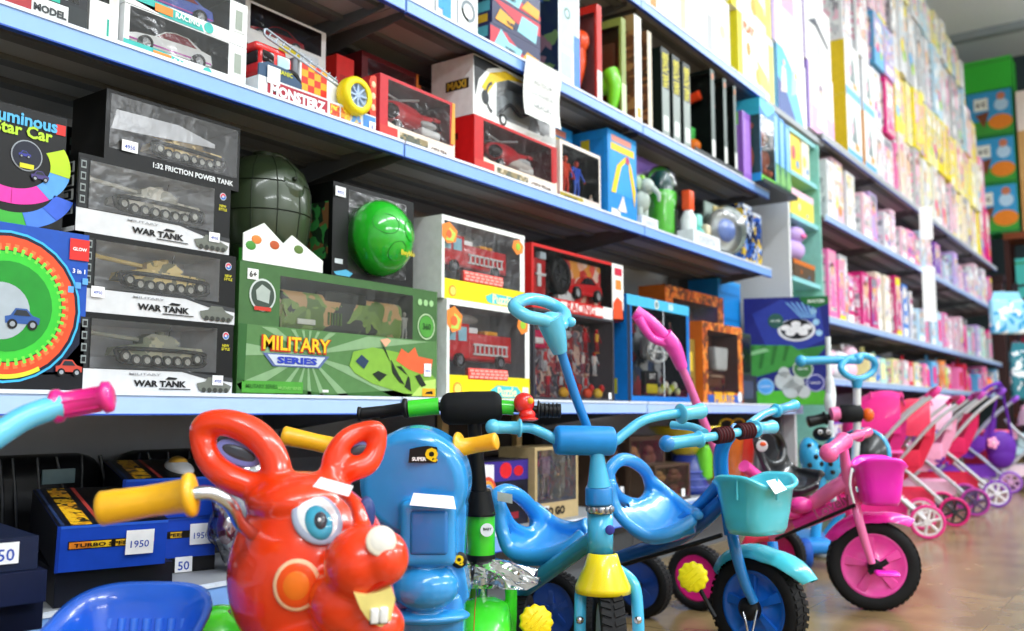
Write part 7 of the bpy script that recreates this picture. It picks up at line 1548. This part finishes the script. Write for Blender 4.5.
# ---------------------------------------------------------------- T3 pink tricycle
t, L, Mi = trike('tricycle', 'pink tricycle with magenta basket, pink disc wheel and black seat', 873, 2.66, -66)
HP = P('#fa7cba', .22, 0, .5, .02); MG = P('#ff1fc4', .3, 0, .3, .02); PKD = P('#e8389c', .28, 0, .4, .02)
W3 = L(873, 564, 2.66); wc = Vector((W3.x, W3.y, .1255)); ax = Vector((0, -1, 0))
big_wheel(t, wc, .1255, ax, P('#ee4aa8', .25, 0, .5), w=.042)
fender(t, wc, .140, ax, (1, 0, 0), 48, 150, P('#ee2ca8', .25, 0, .5), .036, .25)
for s_ in (1, -1):
    pts = [L(856, 506, 2.62), L(859, 520, 2.60), L(866, 545, 2.60), L(872, 563, 2.60)]
    if s_ < 0: pts = [Vector((p_.x, 2*wc.y-p_.y, p_.z)) for p_ in pts]
    b = B(); b.tube(pts, [.0125, .0125, .0115, .010], HP, 14, 4); b.obj('fork_leg', t)
b = B()
b.lathe([(0, .045), (.012, .045), (.020, .038), (.020, .022), (0, .02)], wc, (0, -1, 0), BLK, 20)
b.tube([Vector((wc.x-.02, wc.y-.05, wc.z-.015)), Vector((wc.x+.03, wc.y-.055, wc.z+.02))], .008, BLK, 8); b.obj('hub', t)
b = B(); q = L(888, 573, 2.56); b.rbox(q.x-.035, q.y-.03, q.z-.008, q.x+.028, q.y+.02, q.z+.006, .007, MG); b.tube([Vector((wc.x, wc.y-.055, wc.z)), q], .005, BLK, 8); b.obj('pedal', t, label='magenta pedal')
p_ = L(880, 504, 2.60); bk, _ = basket(t, (p_.x, p_.y, p_.z), R(90), .18, .13, .115, MG)
b = B(); b.tube([L(852, 468, 2.58), L(850, 485, 2.57), L(854, 503, 2.57)], .004, WHT, 6, 3); b.obj('strap', bk)
b = B(); b.tube([L(843, 440, 2.62), L(845, 460, 2.64), L(849, 485, 2.66), L(854, 507, 2.66)], [.012, .014, .016, .016], HP, 16, 4); b.obj('stem', t)
b = B(); grip(b, L(826, 455, 2.52), L(845, 440, 2.60), .0215, P('#f2609e', .3, 0, .4), 1.1); b.ell(L(829, 453, 2.53), (.026, .026, .026), P('#f2609e', .3, 0, .4), 20); b.obj('hand_grip', t)
b = B(); b.tube([L(843, 440, 2.60), L(852, 437, 2.7), L(862, 434, 2.8)], .011, HP, 12, 4); grip(b, L(868, 432, 2.86), L(858, 436, 2.78), .016, P('#f2609e', .3, 0, .4), 1.1); b.obj('hand_grip', t)
b = B(); b.tube([L(858, 478, 2.66), L(838, 486, 2.68), L(818, 500, 2.72), L(800, 516, 2.78), L(770, 535, 2.86)], [.020, .022, .022, .022, .02], HP, 16, 5); b.tube([L(862, 497, 2.66), L(842, 506, 2.68), L(818, 516, 2.72), L(796, 524, 2.76)], [.018, .02, .021, .02], PKD, 16, 5); b.obj('frame', t)
b = B(); b.tube([L(855, 505, 2.60), L(820, 520, 2.66), L(776, 539, 2.76)], .005, BLK, 8); b.obj('steering_rod', t)
b = B(); b.text('Lovely', P('#8a3a5a', .5), TR(*(L(833, 507, 2.645))) @ RZ(R(180-90+66+0)*0+R(0)) @ RZ(TH-R(90)+R(66)) @ FRONT @ RZ(R(28)), w=.11, bold=.02); b.obj('lettering', t)
b = B(); b.ell(L(801, 505, 2.72), (.034, .03, .024), P('#f03aa0', .3, 0, .4), 20); b.ell(L(790, 512, 2.76), (.04, .04, .022), P('#f03aa0', .3, 0, .4), 20); b.obj('saddle_nose', t, label='pink saddle nose')
BS_ = P('#16181c', .3, 0, .3)
scoop_seat(t, L, [(760, 452, 2.86), (757, 438, 2.88), (764, 429, 2.92), (776, 434, 2.98), (783, 448, 3.0), (780, 462, 2.96), (768, 464, 2.9)], [(757, 440, 2.86), (766, 468, 2.84), (780, 486, 2.82), (800, 491, 2.80), (818, 484, 2.80)], [(777, 438, 3.0), (786, 460, 3.02), (796, 470, 3.0), (808, 472, 2.96), (822, 474, 2.88)], .012, BS_, .014, .005)
b = B(); patch(b, L(762, 446, 2.84), Mi.to_3x3() @ (-Fv), .018, .018, .003, P('#c8cccc', .4)); patch(b, L(763, 444, 2.838), Mi.to_3x3() @ (-Fv), .01, .007, .004, P('#e05a2a', .4)); b.obj('round_badge', t)
b = B(); b.tube([L(744, 466, 2.8), L(752, 472, 2.82), L(768, 485, 2.84), L(780, 500, 2.84)], [.019, .018, .017, .016], P('#f24aa8', .25, 0, .4), 14, 4); b.obj('seat_support', t)
b = B(); b.tube([L(635, 312, 2.70), L(650, 322, 2.70), L(664, 336, 2.71)], [.021, .019, .018], P('#f24ab8', .28, 0, .4), 14, 4); b.tube([L(638, 318, 2.68), L(652, 338, 2.69), L(668, 343, 2.71)], [.014, .012, .015], P('#f24ab8', .28, 0, .4), 12, 4); b.tube([L(664, 336, 2.71), L(674, 348, 2.72), L(682, 368, 2.73)], [.026, .024, .017], P('#f24ab8', .28, 0, .4), 16, 4); b.obj('push_handle', t)
b = B(); b.tube([L(681, 366, 2.73), L(690, 387, 2.75), L(703, 420, 2.78), L(716, 452, 2.82), L(733, 500, 2.86), L(742, 530, 2.88)], .0125, P('#ee70b4', .25, 0, .5), 14, 4); b.obj('push_rod', t)
ra, rb = L(698, 578, 2.66), L(778, 548, 3.1); ra.z = rb.z = .09
b = B(); mid = ra.lerp(rb, .5); b.cyl(ra, rb, .010, BK, 12); b.tube([L(770, 535, 2.86), L(750, 540, 2.86), mid], .018, P('#d82a4a', .3, 0, .4), 12, 3); b.obj('rear_axle', t)
for q in (ra, rb): big_wheel(t, q, .09, rb-ra, P('#d81e78', .3, 0, .4), w=.04)

# ---------------------------------------------------------------- T4 ladybird scooter
t, L, Mi = stand('ladybird_scooter', 'blue ladybird scooter with white push rod and black round seat behind the pink tricycle', 'scooter', 835, 3.45)
D = 3.45; LB_ = P('#35a8dc', .25, 0, .4, .02)
b = B(); b.tube([L(800, 361, D), L(830, 360, D), L(858, 360, D)], .016, LB_, 14); b.ell(L(801, 361, D), (.022, .022, .022), LB_, 14); b.ell(L(858, 359, D), (.020, .020, .020), LB_, 14)
b.tube([L(*q) for q in [(850, 358, D), (866, 356, D+.03), (875, 363, D+.05), (871, 373, D+.05), (858, 379, D), (845, 374, D-.03), (841, 366, D-.03)]], .0125, LB_, 12, 5, True); b.tube([L(857, 378, D), L(857, 388, D)], [.024, .016], LB_, 14); b.obj('push_handle', t)
b = B(); b.tube([L(857, 384, D), L(857, 430, D), L(852, 500, D)], .0145, P('#dfe4e8', .25, .2), 14); b.obj('push_rod', t, label='white push rod')
b = B(); b.tube([L(812, 420, D), L(830, 417, D), L(850, 414, D), L(862, 416, D)], .013, BK, 12); grip(b, L(808, 422, D), L(826, 418, D), .021, BK, 1.15); p0, p1 = L(838, 414, D), L(862, 413, D); b.tube([p0, p0.lerp(p1, .1), p0.lerp(p1, .9), p1], [.02, .034, .034, .02], PAD, 18); b.obj('handlebar', t)
b = B(); b.cyl(L(831, 414, D-.02), L(839, 413, D-.02), .024, P('#f27ab0', .3), 16); b.obj('bar_sleeve', t, label='pink sleeve')
b = B(); b.ell(L(868, 415, D), (.022, .022, .026), P('#e8621e', .3), 16); b.obj('bell', t, label='orange bell')
wing = []
for s_ in (-1, 1):
    c_ = L(822+s_*10, 459, D); b = B(); b.ell(c_, (.045, .05, .082), LB_, 24, rot=(0, R(s_*12), 0)); w_ = b.obj('wing', t)
    b = B()
    for (dx, dz) in [(-.02*s_+.0, .045), (.018*s_, .05), (.0, .01), (.022*s_, -.02), (-.012*s_, -.045), (-.02*s_, -.015)]:
        y = -.05*math.sqrt(max(0, 1-(dx/.047)**2-(dz/.084)**2)); b.ell((c_.x+dx, c_.y+y-.0, c_.z+dz), (.0095, .005, .0095), BLK, 12)
    b.obj('spot', w_)
b = B(); c_ = L(822, 434, D); b.ell(c_, (.034, .032, .026), BLK, 20); 
for s_ in (-1, 1): b.ell(c_+Vector((s_*.015, -.026, .008)), (.009, .007, .009), WHT, 12); b.ell(c_+Vector((s_*.015, -.032, .008)), (.004, .003, .005), BLK, 8)
b.obj('head', t)
b = B(); c_ = L(864, 455, D+.05); b.lathe([(0, .0), (.085, .0), (.090, .01), (.092, .03), (0, .03)], c_, (-.75, -1, .2), P('#17191c', .3, 0, .3), 30, M=None); sc_ = b.obj('seat_back', t, label='round black seat back')
b = B(); b.torus(c_+Vector((-.75, -1, .2)).normalized()*.012, .092, .011, (-.75, -1, .2), LB_, 36, 10); b.obj('rim', sc_)
b = B(); b.tube([L(822, 470, D), L(818, 510, D), L(815, 540, D)], .02, LB_, 12); b.rbox(L(795, 535, D).x, -.06, .05, L(838, 535, D).x, .30, .10, .02, P('#2f8ad8', .3)); b.tube([L(864, 470, D+.05), L(850, 500, D+.1), Vector((L(838, 535, D).x, .2, .08))], .016, LB_, 12, 3); b.obj('deck', t)
b = B(); q = L(806, 505, D); b.ell(q, (.03, .03, .02), P('#e8c81e', .35), 14); b.obj('foot_rest', t, label='yellow foot rest')
for q in ((L(795, 530, D).x, -.05), (L(838, 530, D).x, -.05), (L(816, 530, D).x, .30)):
    b = B(); wheel_on(b, Vector((q[0], q[1], .055)), .055, .035, (-1, 0, 0), P('#1c4fa8', .5), P('#3a8ae0', .35), 22, 5); b.obj('wheel', t)
# white display pole
p = onD(830, 400, 3.7); t = thing('display_pole', 'slim white jointed pole standing in front of the soccer box', 'pole', (p.x, p.y, 0))
b = B(); b.cyl((0, 0, .03), (0, 0, .86), .011, P('#dfe5e6', .3), 14); b.tube([(0, 0, .56), (.0, 0, .60), (.012, 0, .64), (0, 0, .70)], [.018, .022, .02, .014], P('#eef2f2', .3), 14, 3); b.obj('pole', t)
b = B(); b.lathe([(0, 0), (.10, 0), (.10, .012), (.02, .03), (0, .03)], (0, 0, 0), (0, 0, 1), P('#c8cccc', .4), 24); b.obj('base', t)

# ================================================================ doll prams
def stroller(px, D, hd, frame, seat, hood, trim, rim, lab, sc=1.0, hood_on=True, dots=None, bag=False, cot=False):
    p = onD(px, 400, D); h_ = Vector((math.cos(R(hd)), math.sin(R(hd)))); rt = Vector((h_.y, -h_.x)); p = Vector((p.x, p.y))-h_*.24*sc-rt*.17*sc
    t = thing('doll_stroller', lab, 'doll stroller', (p.x, p.y, 0), R(hd)); S_ = SCL(sc)
    fm = P(frame, .3, .3); sm = P(seat, .7, bump=.2, scale=60); hm = P(hood, .55, 0, .1); r = .072*sc
    b = B()
    for y in (-.15, .15):
        b.tube([(-.26, y, .07), (-.02, y, .30), (.16, y, .50), (.28, y, .60)], .009, fm, 10, 4, M=S_); b.tube([(.24, y, .07), (.06, y, .24), (-.10, y, .38), (-.16, y, .46)], .009, fm, 10, 4, M=S_)
    for x, z in ((-.26, .07), (.24, .07), (.02, .27)): b.cyl((x, -.15, z), (x, .15, z), .007, fm, 8, M=S_)
    b.obj('frame', t)
    b = B(); b.tube([(.28, -.15, .60), (.31, -.13, .63), (.31, .13, .63), (.28, .15, .60)], .012, P(trim, .5), 12, 4, M=S_); b.obj('push_handle', t)
    b = B()          # sling seat
    prof = [(.15, .50), (.10, .38), (.05, .29), (-.02, .27), (-.12, .29), (-.17, .33), (-.18, .29), (-.12, .24), (.02, .22), (.11, .29), (.17, .42), (.18, .50)]
    b.prism(prof, -.135, .135, sm, S_); so = b.obj('seat', t)
    b = B(); b.rbox(-.14, -.14, .33, -.10, .14, .38, .012, P(trim, .5), S_); b.rbox(-.10, -.14, .28, .1, -.125, .37, .007, sm, S_); b.rbox(-.10, .125, .28, .1, .14, .37, .007, sm, S_); b.obj('bumper', t)
    if dots:
        b = B(); rnd = random.Random(int(px))
        for k in range(16): b.ell((rnd.uniform(-.16, .12), -.137, rnd.uniform(.24, .30)), (.011, .003, .011), P(dots, .6), 8, S_); b.ell((-.175, rnd.uniform(-.12, .12), rnd.uniform(.26, .33)), (.004, .011, .011), P(dots, .6), 8, S_)
        b.obj('dot_print', so)
    if hood_on:
        b = B(); N_ = 9; vs = []
        for i in range(N_+1):
            a = R(-5+i*115/N_); rr = .19
            for y in [-.15, -.148, -.13, -.09, 0, .09, .13, .148, .15]:
                k = 1-.18*(abs(y)/.15)**4; vs.append((.10-math.cos(a)*rr*k, y, .44+math.sin(a)*rr*k if abs(y) < .149 else .44))
        m = 9; b.add(vs, [[i*m+j, i*m+j+1, (i+1)*m+j+1, (i+1)*m+j] for i in range(N_) for j in range(m-1)], hm, True, S_)
        h_ = b.obj('hood', t); b = B()
        for i in (0, 3, 6, 9):
            a = R(-5+i*115/N_); b.tube([(.10-math.cos(a)*.192, y, .44+math.sin(a)*.192*(1-.18*(abs(y)/.15)**4)) for y in (-.145, -.1, 0, .1, .145)], .004, P(trim, .4), 6, 3, M=S_)
        b.obj('hood_rib', h_)
    b = B(); b.box(-.20, -.12, .10, .16, .12, .105, sm, S_); b.box(-.20, -.125, .10, .16, -.12, .17, hm, S_); b.box(-.20, .12, .10, .16, .125, .17, hm, S_); b.box(-.205, -.12, .10, -.2, .12, .17, hm, S_); b.obj('under_basket', t)
    for x in (-.26, .24):
        for y in (-.17, .17):
            b = B(); c_ = Vector((x, y, .072))*sc; ax = Vector((0, 1 if y > 0 else -1, 0)); b.torus(c_, r*.90, r*.10, ax, P(trim, .5), 30, 10); b.torus(c_, r*.76, r*.07, ax, P(rim, .35), 30, 8); b.cyl(c_-ax*.012, c_+ax*.014, r*.2, P(rim, .35), 14)
            for k in range(6):
                a = k*math.pi/3+.3; d = Vector((math.cos(a), 0, math.sin(a))); b.cyl(c_+d*r*.15, c_+d*r*.74, r*.085, P(rim, .35), 8)
            b.obj('wheel', t)
    if cot:
        b = B(); b.prism([(-.24, .36), (-.20, .27), (.10, .27), (.16, .36), (.145, .36), (.095, .285), (-.195, .285), (-.225, .36)], -.145, .145, sm, S_); b.rbox(-.20, -.14, .275, .11, -.13, .355, .004, sm, S_); b.rbox(-.20, .13, .275, .11, .14, .355, .004, sm, S_); b.tube([(-.235, -.145, .36), (.155, -.145, .36), (.155, .145, .36), (-.235, .145, .36)], .008, P('#f05aa8', .5), 8, 0, True, M=S_); b.obj('carrycot', t)
        b = B(); b.ell((.02, -.02, .42), (.07, .10, .09), PR(['#e0284c', '#f05a8c', '#e8386c'], 40, 3, .6), 18, S_); b.obj('cushion', t, label='red quilted cushion')
    if bag:
        pass
    return t
stroller(922, 4.17, -74, '#c8ccd0', '#d8267c', '#f0288c', '#e8388c', '#e8e2e4', 'hot pink doll pram with big pink hood and white wheels, nearest pram', 1.05, cot=True)
stroller(949, 4.62, -70, '#c4c8cc', '#e02a4c', '#e8385c', '#d81e78', '#2c2c34', 'red pink doll pram with folded hood and dark rimmed wheels', 1.0)
stroller(970, 5.08, -72, '#b8bcc4', '#f4a8cc', '#f0c0dc', '#b03a9c', '#54406c', 'pale pink doll pram with purple dots', 1.05, True, '#6a2a9c')
stroller(992, 5.55, -70, '#c8ccd0', '#d81e5c', '#e0284c', '#7a3ab0', '#e8e8f0', 'red doll pram beside the pale pink dotted one', 1.1, False)
stroller(1006, 6.5, -80, '#a8acc4', '#6a2aa8', '#7a3ac0', '#8a4ac8', '#d8a8d8', 'purple doll pram carrying a purple bag at the right edge', 1.05, False, None, True)
stroller(1078, 6.4, -80, '#c8ccd4', '#bfe0e8', '#f4dce8', '#e8a8c8', '#f0f0f4', 'white and pale blue doll pram at the very right edge', 1.1, True)
# purple shoulder bag hanging on the last pram
D = 5.7; p = onD(1000, 400, D); t = thing('shoulder_bag', 'purple shoulder bag with pink flower hanging by long straps at right edge', 'bag', onD(1001, 447, D), TH-R(90))
Mi = (TR(*t.location) @ RZ(TH-R(90))).inverted(); L = Ld(Mi); PU = P('#5a1f98', .5)
b = B(); b.ell(L(1001, 447, D), (.095, .04, .10), PU, 20); b.ell(L(1001, 455, D), (.085, .045, .085), PU, 18); b.obj('bag_body', t)
b = B(); b.tube([L(989, 437, D), L(995, 405, D), L(1000, 383, D), L(1005, 405, D), L(1012, 437, D)], .008, PU, 8, 4); b.tube([L(1000, 383, D), L(990, 386, D), L(980, 394, D)], .012, P('#6a2ab0', .4), 8, 3); b.obj('strap', t)
b = B(); c_ = L(993, 443, D-.06)
for k in range(5): a = k*math.pi*.4; b.ell(c_+Vector((.022*math.cos(a), 0, .022*math.sin(a))), (.016, .008, .016), P('#f2a0cc', .6), 10)
b.ell(c_+Vector((0, -.008, 0)), (.010, .006, .010), P('#f4d8e4', .6), 8); b.obj('flower', t)
# red storage tub under the prams and purple backpack
t = thing('storage_tub', 'red pink plastic tub standing behind the prams, right part', 'tub', tuple(onD(984, 400, 7.3).xy)+(0,)); b = B(); b.lathe([(0, 0), (.15, 0), (.19, .40), (.2, .41), (.18, .40), (.14, .01), (0, .01)], (0, 0, 0), (0, 0, 1), P('#e8386a', .35), 28); b.obj('tub_body', t); b = B(); b.torus((0, 0, .41), .195, .01, (0, 0, 1), P('#f05a86', .35), 28, 8); b.obj('rim', t)
